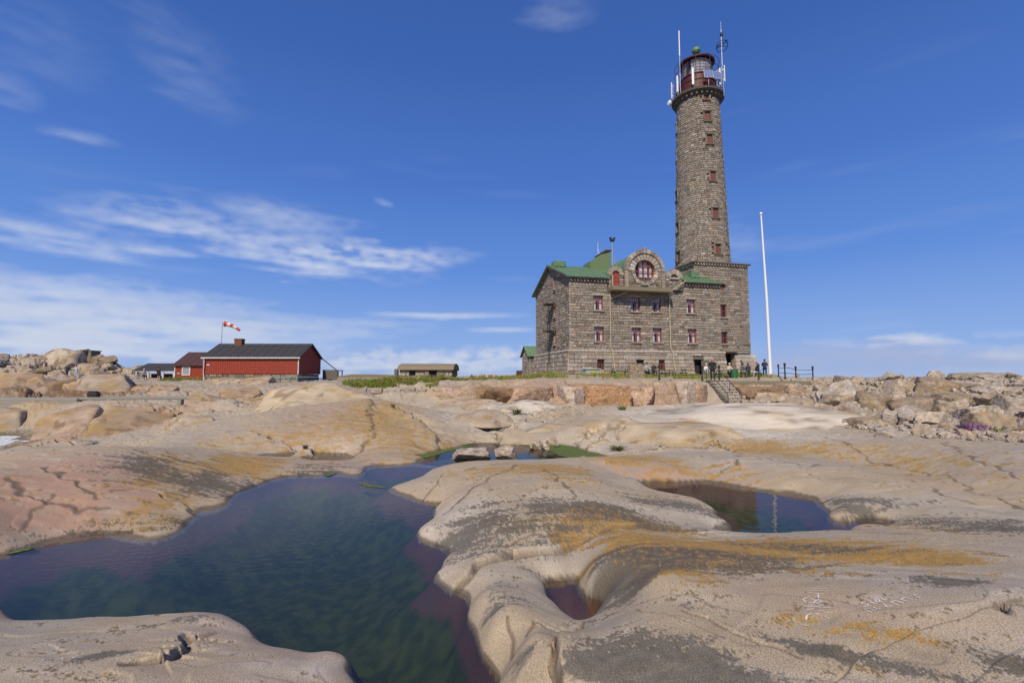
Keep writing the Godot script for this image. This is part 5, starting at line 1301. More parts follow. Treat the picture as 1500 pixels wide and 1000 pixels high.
# ---------------------------------------------------------------- lighthouse
func make_tower() -> void:
	var t := thing("lighthouse_tower", "tall round grey stone lighthouse tower with red lantern room on a square base", "lighthouse", Vector3(27.247, EYE, -68.048), HOUSE_TURN)
	var h := 4.14
	var front := func(x: float, y: float, out: float) -> Vector3: return Vector3(x - h, y, h + out)
	var side := func(x: float, y: float, out: float) -> Vector3: return Vector3(-h - out, y, -h + x)
	var wide := h * 2.0
	# facade metres of the house minus the offset of this block
	var off := 18.585
	var holes := [[22.1 - off, 23.3 - off, 8.04, 9.69], [22.17 - off, 23.34 - off, 4.49, 6.07], [22.55 - off, 23.91 - off, .2, 3.2], [22.15 - off, 23.35 - off, 11.5, 12.7]]
	part("base_wall", backing(front, wide, -.4, 15.2, holes, -.2, .3), M.mortar, t)
	part("base_masonry", coursed(front, wide, 3.2, 15.2, .31, .66, holes, HOUSE_TONE * .97), M.stone, t, Vector3.ZERO, "stuff")
	part("base_wall", backing(side, wide, -.4, 15.2, [], -.2, .3), M.mortar, t)
	part("base_masonry", coursed(side, wide, 10.0, 15.2, .31, .66, [], HOUSE_TONE * .97), M.stone, t, Vector3.ZERO, "stuff")
	var rw := MB.new()
	rw.box(Vector3(-h + .2, -.5, -h), Vector3(h - .2, 15.2, -h + .3))
	rw.box(Vector3(h - .3, -.5, -h + .3), Vector3(h - .02, 15.2, h - .2))
	part("rear_wall", rw.mesh(), M.mortar, t)
	for k in 2:
		var w: Array = holes[k]
		sash_window(t, w[1] - w[0], w[3] - w[2], Transform3D(Basis(), Vector3((w[0] + w[1]) / 2 - h, w[2], h - .25)), false, false)
	# entrance
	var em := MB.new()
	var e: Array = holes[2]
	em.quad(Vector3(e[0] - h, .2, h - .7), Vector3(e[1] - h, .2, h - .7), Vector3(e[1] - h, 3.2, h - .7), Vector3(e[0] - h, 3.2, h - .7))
	part("doorway", em.mesh(), M.room_shade, t)  # near-black sheet painted as the shade inside the entrance
	var el := MB.new()
	el.box(Vector3(0, 0, -.03), Vector3(.6, 2.5, .03), Transform3D(Basis(Vector3(0, 1, 0), 1.2), Vector3(e[1] - h - .02, .5, h - .1)))
	part("door", el.mesh(), M.wood_grey, t)
	var ec := MB.new()
	ec.tint = Color(.30, .26, .21)
	ec.cbox(Vector3(e[0] - h - .5, 3.3, h), Vector3(e[1] - h + .5, 3.75, h + .7), .08)
	part("door_hood", ec.mesh(), M.stone, t)
	# oculus with a ring of stones
	var oc := Vector2((holes[3][0] + holes[3][1]) / 2 - h, 12.1)
	for k in 14:
		var a0 := TAU * k / 14 + .03
		var a1 := TAU * (k + 1) / 14 - .03
		var om := MB.new()
		om.tint = stone_tone(HOUSE_TONE * .8)
		om.prism([Vector2(cos(a0) * .5, sin(a0) * .5), Vector2(cos(a0) * .88, sin(a0) * .88), Vector2(cos(a1) * .88, sin(a1) * .88), Vector2(cos(a1) * .5, sin(a1) * .5)], .6, Transform3D(Basis(), Vector3(oc.x, oc.y, h + .1)))
		part("voussoir", om.mesh(), M.stone, t)
	var ob := MB.new()
	var disc := []
	for k in 16: disc.append(Vector3(oc.x + cos(TAU * k / 16) * .55, oc.y + sin(TAU * k / 16) * .55, h - .3))
	ob.poly(disc)
	part("oculus", ob.mesh(), M.shutter_red, t)
	# battered plinth right of the doorway
	var bat := func(y: float) -> float: return lerpf(.9, .3, clampf((y + .4) / 3.5, 0.0, 1.0))
	var pf := func(x: float, y: float, out: float) -> Vector3: return Vector3(lerpf(e[1] - h + .15, h + bat.call(y), x), y, h + bat.call(y) + out)
	var mb := MB.new()
	for r in 7:
		var y0 := -.4 + r * .5
		var x := 0.0
		while x < 1.0:
			var x1 := x + rng.randf_range(.2, .38)
			if x1 > .85: x1 = 1.0
			mb.tint = stone_tone(HOUSE_TONE * 1.25)
			var m := func(u: float, v: float, out: float) -> Vector3: return pf.call(u, v, out)
			var j := .005
			var qa := [m.call(x + j, y0 + .02, 0.0), m.call(x1 - j, y0 + .02, 0.0), m.call(x1 - j, y0 + .48, 0.0), m.call(x + j, y0 + .48, 0.0)]
			var qb := [m.call(x + j, y0 + .02, -.8), m.call(x1 - j, y0 + .02, -.8), m.call(x1 - j, y0 + .48, -.8), m.call(x + j, y0 + .48, -.8)]
			mb.quad(qa[0], qa[1], qa[2], qa[3])
			for k in 4:
				mb.quad(qb[k], qb[(k + 1) % 4], qa[(k + 1) % 4], qa[k])
			x = x1
	part("plinth_masonry", mb.mesh(), M.stone, t, Vector3.ZERO, "stuff")
	# cornice slab over the square base
	var cm := MB.new()
	cm.tint = Color(.20, .17, .135)
	cm.cbox(Vector3(-h - .3, 15.2, -h - .3), Vector3(h + .3, 15.42, h + .3), .05)
	part("cornice", cm.mesh(), M.stone, t)
	var cd := MB.new()
	for k in 20:
		cd.tint = stone_tone(HOUSE_TONE)
		cd.box(Vector3(-h + k * .42, 14.95, h), Vector3(-h + k * .42 + .22, 15.2, h + .2))
		cd.box(Vector3(-h - .2, 14.95, -h + k * .42), Vector3(-h, 15.2, -h + k * .42 + .22))
	part("corbel_table", cd.mesh(), M.stone, t, Vector3.ZERO, "stuff")
	# round shaft
	var y_lo := 15.42
	var y_hi := 39.6
	var rad := func(y: float) -> float: return 3.74 - .80 * pow((y - y_lo) / (y_hi - y_lo), .9)
	var sm := MB.new()
	var prof := []
	for k in 13:
		var y := lerpf(y_lo, y_hi + .5, k / 12.0)
		prof.append(Vector2(rad.call(y) - .2, y))
	sm.lathe(prof, 48)
	part("shaft", sm.mesh(), M.mortar, t)
	var slits: Array = [[-0.205, 39.57], [-0.188, 36.43], [-0.136, 33.07], [-0.066, 27.7], [-0.04, 22.44], [-0.013, 17.37], [-2.125, 36.59], [-2.125, 32.33], [-1.924, 26.22], [-1.75, 21.37], [-1.637, 17.09], [-2.125, 41.1]]
	var tm := MB.new()
	var y := y_lo
	var fl := 0
	while y < y_hi - .05:
		var y1 := minf(y + .30 * rng.randf_range(.85, 1.15), y_hi)
		var n := int(TAU * rad.call(y) / .56)
		var a0 := rng.randf() * TAU
		var spins := []
		for k in n: spins.append(a0 + TAU * (k + rng.randf_range(-.28, .28)) / n)
		for k in n:
			var b0: float = spins[k]
			var b1: float = spins[(k + 1) % n] + (TAU if k == n - 1 else 0.0)
			var bm: float = wrapf((b0 + b1) * .5, -PI, PI)
			var skip := false
			for s in slits:
				if absf(bm - s[0]) * rad.call(y) < .62 and y1 > s[1] - .62 and y < s[1] + .78: skip = true
			if skip: continue
			tm.tint = stone_tone(HOUSE_TONE * 1.02)
			var p := func(x: float, yy: float, out: float) -> Vector3:
				var r: float = rad.call(yy) + out
				var a: float = b0 + x / rad.call(y)
				return Vector3(sin(a) * r, yy, cos(a) * r)
			block(tm, p, 0.0, (b1 - b0) * rad.call(y), y, y1, .2, rng.randf_range(-.02, .04), .035)
		y = y1
	part("shaft_masonry", tm.mesh(), M.stone, t, Vector3.ZERO, "stuff")
	for s in slits:
		var f := Transform3D(Basis(Vector3(0, 1, 0), s[0]), Vector3.ZERO)
		var r: float = rad.call(s[1])
		var wm := MB.new()
		wm.box(Vector3(-.42, s[1] - .68, r - .25), Vector3(.42, s[1] + .72, r - .14), f)
		var w := part("shutter", wm.mesh(), M.shutter_red, t)
		var fm := MB.new()
		fm.tint = stone_tone(HOUSE_TONE * .8)
		fm.cbox(Vector3(-.62, s[1] + .72, r - .2), Vector3(.62, s[1] + .95, r + .10), .03, f)
		for q in [-1, 1]:
			fm.box(Vector3(q * .52 - .1, s[1] - .66, r - .2), Vector3(q * .52 + .1, s[1] + .72, r + .02), f)
		part("surround", fm.mesh(), M.stone, w)
		var sl := MB.new()
		sl.tint = Color(.17, .14, .115)
		sl.cbox(Vector3(-.62, s[1] - .86, r - .2), Vector3(.62, s[1] - .67, r + .16), .03, f)
		part("sill", sl.mesh(), M.stone, w)
	# gallery on a corbelled rim
	var first := t.get_child_count()
	var gm := MB.new()
	gm.tint = Color(.135, .115, .095)
	gm.lathe([Vector2(2.85, 40.4), Vector2(3.0, 40.55), Vector2(3.2, 41.0), Vector2(3.5, 41.25), Vector2(3.62, 41.3), Vector2(3.62, 41.65), Vector2(3.5, 41.72), Vector2(0.0, 41.72)], 56)
	part("gallery", gm.mesh(), M.stone, t)
	for k in 30:
		var a := TAU * k / 30
		var km := MB.new()
		km.tint = stone_tone(HOUSE_TONE * .7)
		km.box(Vector3(-.12, 40.75, 2.8), Vector3(.12, 41.27, 3.32), Transform3D(Basis(Vector3(0, 1, 0), a), Vector3.ZERO))
		part("corbel", km.mesh(), M.stone, t)
	# lantern: red drum, glazed cylinder, low cap, green ball
	var dm := MB.new()
	dm.lathe([Vector2(2.6, 41.7), Vector2(2.6, 43.5), Vector2(2.68, 43.55), Vector2(2.68, 43.7), Vector2(2.3, 43.75), Vector2(2.3, 44.7), Vector2(2.42, 44.74), Vector2(2.42, 44.86), Vector2(0.0, 44.9)], 40)
	part("lantern_drum", dm.mesh(), M.lantern_red, t)
	var lm := MB.new()
	for k in 16:
		var a := TAU * k / 16
		lm.tube([Vector3(sin(a) * 2.2, 44.85, cos(a) * 2.2), Vector3(sin(a) * 2.2, 47.55, cos(a) * 2.2)], [.035], 5)
	for yy in [45.75, 46.65]:
		var ring := []
		for k in 33: ring.append(Vector3(sin(TAU * k / 32) * 2.2, yy, cos(TAU * k / 32) * 2.2))
		lm.tube(ring, [.03], 5, false)
	var lf := part("lantern_frame", lm.mesh(), M.lantern_red, t)
	for k in 16:
		var a := TAU * k / 16
		var b := TAU * (k + 1) / 16
		for q in 3:
			var pm := MB.new()
			var ya := 44.87 + q * .89
			pm.quad(Vector3(sin(a) * 2.19, ya, cos(a) * 2.19), Vector3(sin(b) * 2.19, ya, cos(b) * 2.19), Vector3(sin(b) * 2.19, ya + .88, cos(b) * 2.19), Vector3(sin(a) * 2.19, ya + .88, cos(a) * 2.19))
			part("pane", pm.mesh(), M.glass, lf)
	var op := MB.new()
	op.lathe([Vector2(.5, 44.9), Vector2(1.0, 45.1), Vector2(1.35, 45.7), Vector2(1.45, 46.2), Vector2(1.3, 46.8), Vector2(.9, 47.3), Vector2(.4, 47.5)], 24)
	part("optic", op.mesh(), M.frost, t)
	var bl := MB.new()
	bl.tint = Color(.62, .64, .66)
	for k in 16:
		if k % 5 == 3: continue
		var a := TAU * k / 16
		bl.quad(Vector3(sin(a + .2) * 2.0, 44.9, cos(a + .2) * 2.0), Vector3(sin(a - .2) * 2.0, 44.9, cos(a - .2) * 2.0), Vector3(sin(a - .2) * 2.0, 47.4, cos(a - .2) * 2.0), Vector3(sin(a + .2) * 2.0, 47.4, cos(a + .2) * 2.0))
	part("brightening_strip", bl.mesh(), M.curtain, t)  # pale strips added inside the panes so the lantern glass looks brighter
	var rm := MB.new()
	rm.lathe([Vector2(2.25, 47.45), Vector2(2.5, 47.5), Vector2(2.52, 47.68), Vector2(2.3, 47.8), Vector2(1.3, 48.15), Vector2(.4, 48.35), Vector2(.3, 48.6), Vector2(0.0, 48.62)], 40)
	part("lantern_roof", rm.mesh(), M.lantern_red, t)
	var bm2 := MB.new()
	bm2.lathe([Vector2(.16, 48.3), Vector2(.16, 49.4), Vector2(.42, 49.55), Vector2(.6, 49.85), Vector2(.61, 50.1), Vector2(.5, 50.4), Vector2(.28, 50.6), Vector2(0, 50.66)], 20)
	part("finial_ball", bm2.mesh(), M.ball_green, t)
	var rd := MB.new()
	rd.tube([Vector3(0, 50.5, 0), Vector3(0, 52.2, 0)], [.02, .008], 5)
	part("lightning_rod", rd.mesh(), M.iron, t)
	# thin red cage of hoops round the lantern
	var hm := MB.new()
	for yy in [44.6, 45.9, 47.2]:
		var ring := []
		for k in 41: ring.append(Vector3(sin(TAU * k / 40) * 3.1, yy, cos(TAU * k / 40) * 3.1))
		hm.tube(ring, [.025], 5, false)
	for k in 10:
		var a := TAU * k / 10
		hm.tube([Vector3(sin(a) * 3.1, 43.6, cos(a) * 3.1), Vector3(sin(a) * 3.1, 47.2, cos(a) * 3.1), Vector3(sin(a) * 2.5, 47.9, cos(a) * 2.5)], [.025], 5)
	part("lantern_cage", hm.mesh(), M.lantern_red, t)
	var gr := MB.new()
	for k in 24:
		var a := TAU * k / 24
		gr.tube([Vector3(sin(a) * 3.4, 41.7, cos(a) * 3.4), Vector3(sin(a) * 3.4, 42.85, cos(a) * 3.4)], [.03], 5)
	for yy in [42.3, 42.85]:
		var ring := []
		for k in 49: ring.append(Vector3(sin(TAU * k / 48) * 3.4, yy, cos(TAU * k / 48) * 3.4))
		gr.tube(ring, [.028], 5, false)
	part("gallery_railing", gr.mesh(), M.lantern_red, t)
	for k in range(first, t.get_child_count()):       # all of the lantern sits on the shaft top
		var o: Node3D = t.get_child(k)
		o.scale.y = .9
		o.position.y = 3.122
	# equipment fixed to the gallery rail; bearings are taken from the camera side
	var axis := Vector3(27.247, EYE, -68.048)
	var face := atan2(-axis.x, -axis.z)       # towards the camera
	var rim := func(a: float, r: float, yy: float) -> Vector3: return axis + Vector3(sin(a) * r, yy, cos(a) * r)
	var spots: Array = [[-1.25, "white upright antenna panel at the far left of the lighthouse gallery"], [-.80, "white upright antenna panel second from left on the lighthouse gallery"], [-.14, "white upright antenna panel in front of the red lantern drum"], [.95, "white upright antenna panel just right of the solar panels"], [1.55, "white upright antenna panel at the far right beside the mast"]]
	for s in spots:
		var am := MB.new()
		am.cbox(Vector3(-.16, 0, -.07), Vector3(.16, 2.5, .07), .05)
		var o := thing("antenna_panel", s[1], "antenna", rim.call(face + s[0], 3.72, 40.9 if s[0] < 1.5 else 42.4), face + s[0], "antenna panels on the lighthouse gallery")
		part("panel", am.mesh(), M.white_metal, o)
		var ab := MB.new()
		ab.tube([Vector3(0, -.2, -.2), Vector3(0, 2.3, -.2)], [.04], 6)
		ab.box(Vector3(-.03, .4, -.4), Vector3(.03, .48, -.07))
		ab.box(Vector3(-.03, 1.9, -.4), Vector3(.03, 1.98, -.07))
		part("bracket", ab.mesh(), M.steel, o)
	for s in [[.42, "left one of two blue solar panels on the lighthouse gallery"], [.78, "right one of two blue solar panels on the lighthouse gallery"]]:
		var o := thing("solar_panel", s[1], "solar panel", rim.call(face + s[0], 3.75, 42.2), face + s[0] * .6 + .1, "solar panels on the lighthouse gallery")
		var sm2 := MB.new()
		sm2.cbox(Vector3(-.62, -.65, -.03), Vector3(.62, .65, .0), .01, Transform3D(Basis(Vector3(1, 0, 0), -.25), Vector3.ZERO))
		part("frame", sm2.mesh(), M.white_metal, o)
		for gx in 3:
			var cell := MB.new()
			cell.box(Vector3(-.59 + gx * .4, -.61, .0), Vector3(-.21 + gx * .4, .61, .012), Transform3D(Basis(Vector3(1, 0, 0), -.25), Vector3.ZERO))
			part("cell", cell.mesh(), M.solar, o)
		var ab := MB.new()
		ab.tube([Vector3(0, -1.6, -.1), Vector3(0, 0, -.05)], [.045], 6)
		part("post", ab.mesh(), M.steel, o)
	var dsh := thing("satellite_dish", "small white drum antenna low on the left rim of the gallery", "antenna", rim.call(face - 1.42, 3.85, 40.6), face - .9)
	var dr := MB.new()
	dr.lathe([Vector2(.0, -.22), Vector2(.34, -.2), Vector2(.42, 0.0), Vector2(.42, .2), Vector2(.3, .3), Vector2(0, .34)], 18)
	var dp := part("drum", dr.mesh(), M.white_metal, dsh)
	dp.rotation.x = PI / 2
	var wh := thing("whip_antenna", "thin tall grey whip antenna rising left of the lantern", "antenna", rim.call(face - .72, 3.4, 40.7), 0.0)
	var wp := MB.new()
	wp.tube([Vector3(0, 0, 0), Vector3(0, 5.6, 0)], [.05, .05], 6)
	part("pole", wp.mesh(), M.steel, wh)
	var wq := MB.new()
	wq.tube([Vector3(0, 5.6, 0), Vector3(0, 9.4, 0)], [.09, .09], 6)
	part("whip", wq.mesh(), M.white_metal, wh)
	# lattice mast with crossed rings on the right
	var mast := thing("radio_mast", "grey radio mast with crossed ring antennas at the right of the lantern", "mast", rim.call(face + 1.32, 3.55, 39.9), face)
	mast.scale = Vector3.ONE * .74
	var p1 := MB.new()
	for q in [[-.3, 0.0], [.1, .2], [.1, -.2]]:
		p1.tube([Vector3(q[0], 0, q[1]), Vector3(q[0] * .4, 6.5, q[1] * .4)], [.045], 6)
	for k in 9:
		p1.tube([Vector3(-.3 * (1 - k * .065), k * .7, 0), Vector3(.1, k * .7 + .35, .15)], [.025], 5)
		p1.tube([Vector3(.1, k * .7, -.15), Vector3(-.28 * (1 - k * .065), k * .7 + .35, 0)], [.025], 5)
	part("lattice", p1.mesh(), M.steel, mast)
	var p2 := MB.new()
	p2.tube([Vector3(-.05, 6.3, 0), Vector3(-.05, 13.6, 0)], [.11, .09], 8)
	p2.tube([Vector3(-.05, 13.4, 0), Vector3(-.05, 15.2, 0)], [.05, .03], 6)
	part("pole", p2.mesh(), M.steel, mast)
	var p3 := MB.new()
	p3.lathe([Vector2(.1, 12.1), Vector2(.26, 12.2), Vector2(.28, 12.7), Vector2(.12, 12.9)], 12)
	part("collar", p3.mesh(), M.iron, mast)
	for tilt in [[.35, 0.0], [-.75, .5]]:
		var ring := []
		for k in 25: ring.append(Vector3(sin(TAU * k / 24) * 1.05, 0, cos(TAU * k / 24) * 1.05))
		var rm2 := MB.new()
		rm2.tube(ring, [.06], 6, false)
		rm2.tube([Vector3(-1.05, 0, 0), Vector3(1.05, 0, 0)], [.04], 5)
		var rp := part("ring", rm2.mesh(), M.iron, mast, Vector3(.05, 10.4 + tilt[0] * .4, 0))
		rp.rotation = Vector3(tilt[0], tilt[1], .45 if tilt[0] > 0 else -.1)
	var arm := MB.new()
	arm.tube([Vector3(-.1, 5.8, 0), Vector3(-1.5, 4.9, .4)], [.06], 6)
	part("arm", arm.mesh(), M.steel, mast)

# ---------------------------------------------------------------- wooden and small stone buildings
func gabled(t: Node3D, w: float, d: float, y0: float, eave: float, ridge: float, wall_m: Material, roof_m: Material, over := 0.3, gap := .28) -> void:
	# house body with its ridge along x; boards stand proud as thin battens. Front at z = 0
	var bm := MB.new()
	bm.box(Vector3(0, y0, -d), Vector3(w, eave, 0))
	for s in [0.0, w]:
		var o := .0
		var p := [Vector3(s, eave, o), Vector3(s, ridge - .1, -d / 2), Vector3(s, eave, -d)]
		if s > 0.0: p = [Vector3(s, eave, o), Vector3(s, eave, -d), Vector3(s, ridge - .1, -d / 2)]
		bm.poly(p)
	part("wall", bm.mesh(), wall_m, t)
	if gap > 0.0:
		var x := gap * .5
		var bt := MB.new()
		while x < w:
			bt.box(Vector3(x - .025, y0 + .02, 0), Vector3(x + .025, eave - .02, .022))
			x += gap
		var z := -gap * .5
		while z > -d:
			var top := eave + (ridge - eave - .15) * (1.0 - absf(z + d / 2) / (d / 2))
			bt.box(Vector3(w, y0 + .02, z - .025), Vector3(w + .022, top, z + .025))
			bt.box(Vector3(-.022, y0 + .02, z - .025), Vector3(0, top, z + .025))
			z -= gap
		part("battens", bt.mesh(), wall_m, t, Vector3.ZERO, "stuff")
	var slope := (ridge - eave) / (d / 2)
	for s in 2:
		var rm := MB.new()
		var z0 := over if s == 0 else -d - over
		var a := Vector3(-over, eave - over * slope + .1, z0)
		var b := Vector3(w + over, eave - over * slope + .1, z0)
		var c := Vector3(w + over, ridge + .1, -d / 2)
		var e := Vector3(-over, ridge + .1, -d / 2)
		var th := Vector3(0, -.1, 0)
		if s == 0:
			rm.quad(a, b, c, e); rm.quad(a + th, b + th, b, a); rm.quad(e + th, c + th, b + th, a + th)
		else:
			rm.quad(b, a, e, c); rm.quad(b + th, a + th, a, b); rm.quad(c + th, e + th, a + th, b + th)
		rm.quad(b + th, c + th, c, b) if s == 0 else rm.quad(c + th, b + th, b, c)
		rm.quad(e + th, a + th, a, e) if s == 0 else rm.quad(a + th, e + th, e, a)
		var rf := part("roof", rm.mesh(), roof_m, t)
		if s == 0:
			var sm := MB.new()
			var x := .0
			var bs := Basis(Vector3(1, 0, 0), atan(slope))
			var ln := (d / 2 + over) / cos(atan(slope))
			while x < w + over:
				sm.box(Vector3(-.02, 0, -ln), Vector3(.02, .03, 0), Transform3D(bs, Vector3(x - over + .2, a.y + .002, a.z)))
				x += 1.1
			part("seams", sm.mesh(), roof_m, rf, Vector3.ZERO, "stuff")

func trim(t: Node3D, called: String, lo: Vector3, hi: Vector3, m: Material) -> MeshInstance3D:
	var b := MB.new()
	b.box(lo, hi)
	return part(called, b.mesh(), m, t)

func make_small_buildings() -> void:
	# the long red boathouse
	var t := thing("red_barn", "long red wooden barn with dark grey roof and white corner boards on a stone footing", "barn", Vector3(-39.5, EYE, -62.0))
	gabled(t, 12.1, 7.0, .46, 2.72, 4.5, M.red_paint, M.roof_dark)
	for x in [0.0, 12.1]:
		trim(t, "corner_board", Vector3(x - .06, .44, -.08), Vector3(x + .06, 2.68, .045), M.white_paint)
	trim(t, "corner_board", Vector3(12.1, .44, -7.05), Vector3(12.17, 2.68, -6.9), M.white_paint)
	trim(t, "eaves_board", Vector3(-.3, 2.44, .27), Vector3(12.4, 2.60, .31), M.white_paint)
	trim(t, "sign_plate", Vector3(.35, 1.55, .03), Vector3(.75, 1.7, .06), M.white_paint)
	var vg := MB.new()
	vg.quad(Vector3(12.41, 2.45, .3), Vector3(12.41, 4.4, -3.5), Vector3(12.41, 4.62, -3.5), Vector3(12.41, 2.66, .3))
	vg.quad(Vector3(12.41, 4.4, -3.5), Vector3(12.41, 2.45, -7.3), Vector3(12.41, 2.66, -7.3), Vector3(12.41, 4.62, -3.5))
	part("verge_board", vg.mesh(), M.lantern_red, t)
	var cm := MB.new()
	cm.cbox(Vector3(2.0, 4.0, -3.8), Vector3(3.0, 5.2, -3.0), .02)
	cm.cbox(Vector3(1.95, 5.1, -3.85), Vector3(3.05, 5.25, -2.95), .02)
	part("chimney", cm.mesh(), M.brick, t)
	# footing of squared stones
	var fm := func(x: float, y: float, out: float) -> Vector3: return Vector3(x, y, -.1 + out)
	part("footing", coursed(fm, 12.1, -1.6, .45, .42, .95, [], Vector3(.30, .285, .215)), M.stone, t, Vector3.ZERO, "stuff")
	var fs := func(x: float, y: float, out: float) -> Vector3: return Vector3(12.0 + out, y, -x)
	part("footing", coursed(fs, 7.0, -1.6, .45, .42, .95, [], Vector3(.30, .285, .215)), M.stone, t, Vector3.ZERO, "stuff")
	for g in [[.15, .25], [9.9, 12.3]]:
		var pm := MB.new()
		if g[0] < 1.0: pm.tube([Vector3(.1, 2.4, .3), Vector3(.05, .4, .12), Vector3(.2, .35, .3), Vector3(.25, -1.1, .35)], [.06], 7)
		else: pm.tube([Vector3(12.28, .5, -4.6), Vector3(12.3, -1.1, -4.6)], [.06], 7)
		part("rain_pipe", pm.mesh(), M.white_paint, t)
	# smaller red house behind it
	t = thing("red_cabin", "small red cabin with brown roof and one white-framed window behind the barn", "cabin", Vector3(-48.8, EYE, -70.0))
	gabled(t, 9.0, 6.5, -.9, 1.86, 3.75, M.red_paint, M.roof_brown)
	trim(t, "corner_board", Vector3(-.06, -.9, -.08), Vector3(.08, 1.8, .045), M.white_paint)
	trim(t, "sign_plate", Vector3(.4, .55, .03), Vector3(.75, .68, .06), M.white_paint)
	var wm := MB.new()
	wm.box(Vector3(1.05, .32, .0), Vector3(1.22, 1.62, .07)); wm.box(Vector3(2.1, .32, .0), Vector3(2.27, 1.62, .07))
	wm.box(Vector3(1.22, .32, .0), Vector3(2.1, .48, .07)); wm.box(Vector3(1.22, 1.46, .0), Vector3(2.1, 1.62, .07))
	var w := part("window", wm.mesh(), M.white_paint, t)
	var wg := MB.new()
	wg.tint = Color(.42, .46, .5)
	wg.quad(Vector3(1.2, .46, .03), Vector3(2.12, .46, .03), Vector3(2.12, 1.48, .03), Vector3(1.2, 1.48, .03))
	part("pane", wg.mesh(), M.curtain, w)
	# open shelter
	t = thing("open_shelter", "open-sided shelter on white posts with a dark grey roof", "shelter", Vector3(-58.2, EYE, -75.0))
	var rm := MB.new()
	rm.quad(Vector3(-.4, 1.12, .4), Vector3(6.6, 1.12, .4), Vector3(6.6, 2.28, -2.4), Vector3(-.1, 2.28, -2.4))
	rm.quad(Vector3(6.6, 1.12, -5.2), Vector3(-.4, 1.12, -5.2), Vector3(-.1, 2.28, -2.4), Vector3(6.6, 2.28, -2.4))
	rm.quad(Vector3(-.4, 1.02, .4), Vector3(6.6, 1.02, .4), Vector3(6.6, 1.12, .4), Vector3(-.4, 1.12, .4))
	part("roof", rm.mesh(), M.roof_dark, t)
	trim(t, "eaves_board", Vector3(-.3, .9, .3), Vector3(6.6, 1.02, .36), M.white_paint)
	for x in [.15, 2.0, 4.3, 6.0]:
		trim(t, "post", Vector3(x - .09, -1.3, .1), Vector3(x + .09, .92, .28), M.white_paint)
	for x in [.4, 2.3, 4.5]:
		var bd := MB.new()
		for k in 8: bd.box(Vector3(x + k * .19, -1.2, -2.6), Vector3(x + k * .19 + .18, .62 + .02 * (k % 2), -2.55))
		part("board_panel", bd.mesh(), M.red_paint, t)
	# stone store with a vaulted roof
	t = thing("stone_store", "low stone store with a dark door and rounded earth-coloured roof in the grass", "hut", Vector3(-13.5, EYE, -58.0), 0.02)
	var fr := func(x: float, y: float, out: float) -> Vector3: return Vector3(x, y, out)
	var hole := [[3.55, 4.45, -.8, .78], [1.2, 1.9, .3, .75]]
	part("wall", backing(fr, 6.3, -.9, .95, hole, -.2, .3), M.mortar, t)
	part("masonry", coursed(fr, 6.3, -.9, .95, .36, .7, hole, Vector3(.42, .345, .26)), M.stone, t, Vector3.ZERO, "stuff")
	var sd := func(x: float, y: float, out: float) -> Vector3: return Vector3(6.3 + out, y, -x)
	var lim := func(y: float) -> Array:
		var k := clampf((y - .9) / .75, 0.0, 1.0)
		var e := 3.6 * (1.0 - sqrt(1.0 - k * k))
		return [e, 7.2 - e]
	part("masonry", coursed(sd, 7.2, -.9, 1.6, .36, .7, [], Vector3(.34, .28, .21), lim), M.stone, t, Vector3.ZERO, "stuff")
	var core := MB.new()
	core.box(Vector3(.1, -.9, -7.2), Vector3(6.2, .9, -.5))
	part("core", core.mesh(), M.mortar, t)
	trim(t, "door", Vector3(3.6, -.8, -.35), Vector3(4.4, .7, -.28), M.door_dark)
	var vm := MB.new()
	for k in 16:
		var a0 := PI * k / 16
		var a1 := PI * (k + 1) / 16
		var f := func(a: float, x: float) -> Vector3: return Vector3(x, .92 + sin(a) * .85, -3.6 + cos(a) * 3.85)
		var j0 := .04 * sin(k * 2.1)
		vm.quad(f.call(a0, -.25), f.call(a0, 6.5), f.call(a1, 6.5), f.call(a1, -.25))
		vm.poly([Vector3(6.5, .92, -3.6), f.call(a1, 6.5), f.call(a0, 6.5)])
		vm.poly([Vector3(-.25, .92, -3.6), f.call(a0, -.25), f.call(a1, -.25)])
	part("roof", vm.mesh(), M.turf_roof, t)
	var br := MB.new()
	br.cbox(Vector3(-.6, -.9, -.6), Vector3(-.2, 1.05, .1), .05)
	part("buttress", br.mesh(), M.wood_grey, t)
	# low wall with an earth bank left of it
	t = thing("low_wall", "long low concrete wall topped with dry turf left of the stone store", "wall", Vector3(-20.2, EYE, -56.0))
	var lw := MB.new()
	for k in 5: lw.cbox(Vector3(k * 1.36, -.95, -.8), Vector3(k * 1.36 + 1.33, -.02, 0), .04)
	part("wall", lw.mesh(), M.concrete, t)
	var lb := MB.new()
	lb.prism([Vector2(-.2, -.02), Vector2(6.9, -.02), Vector2(6.7, .3), Vector2(4.0, .38), Vector2(1.6, .40), Vector2(.1, .2)], 2.5, Transform3D(Basis(), Vector3(0, 0, -.3)))
	part("bank", lb.mesh(), M.turf_roof, t)
	# outbuilding with a green roof at the corner of the house
	t = thing("green_roofed_shed", "small stone shed with a green metal roof at the far corner of the house", "shed", Vector3(2.65, EYE, -74.0), HOUSE_TURN)
	var sf := func(x: float, y: float, out: float) -> Vector3: return Vector3(x, y, out)
	var sg := func(x: float, y: float, out: float) -> Vector3: return Vector3(-out, y, -4.5 + x)
	var sl := func(y: float) -> Array:
		var k: float = clampf((y - 3.4) / 1.5, 0.0, 1.0)
		return [2.25 * k, 4.5 - 2.25 * k]
	part("masonry", coursed(sf, 4.5, -.5, 3.4, .32, .66, [], HOUSE_TONE), M.stone, t, Vector3.ZERO, "stuff")
	part("masonry", coursed(sg, 4.5, -.5, 4.8, .32, .66, [], HOUSE_TONE, sl), M.stone, t, Vector3.ZERO, "stuff")
	var sc := MB.new()
	sc.box(Vector3(.12, -.5, -4.4), Vector3(4.5, 3.4, -.12))
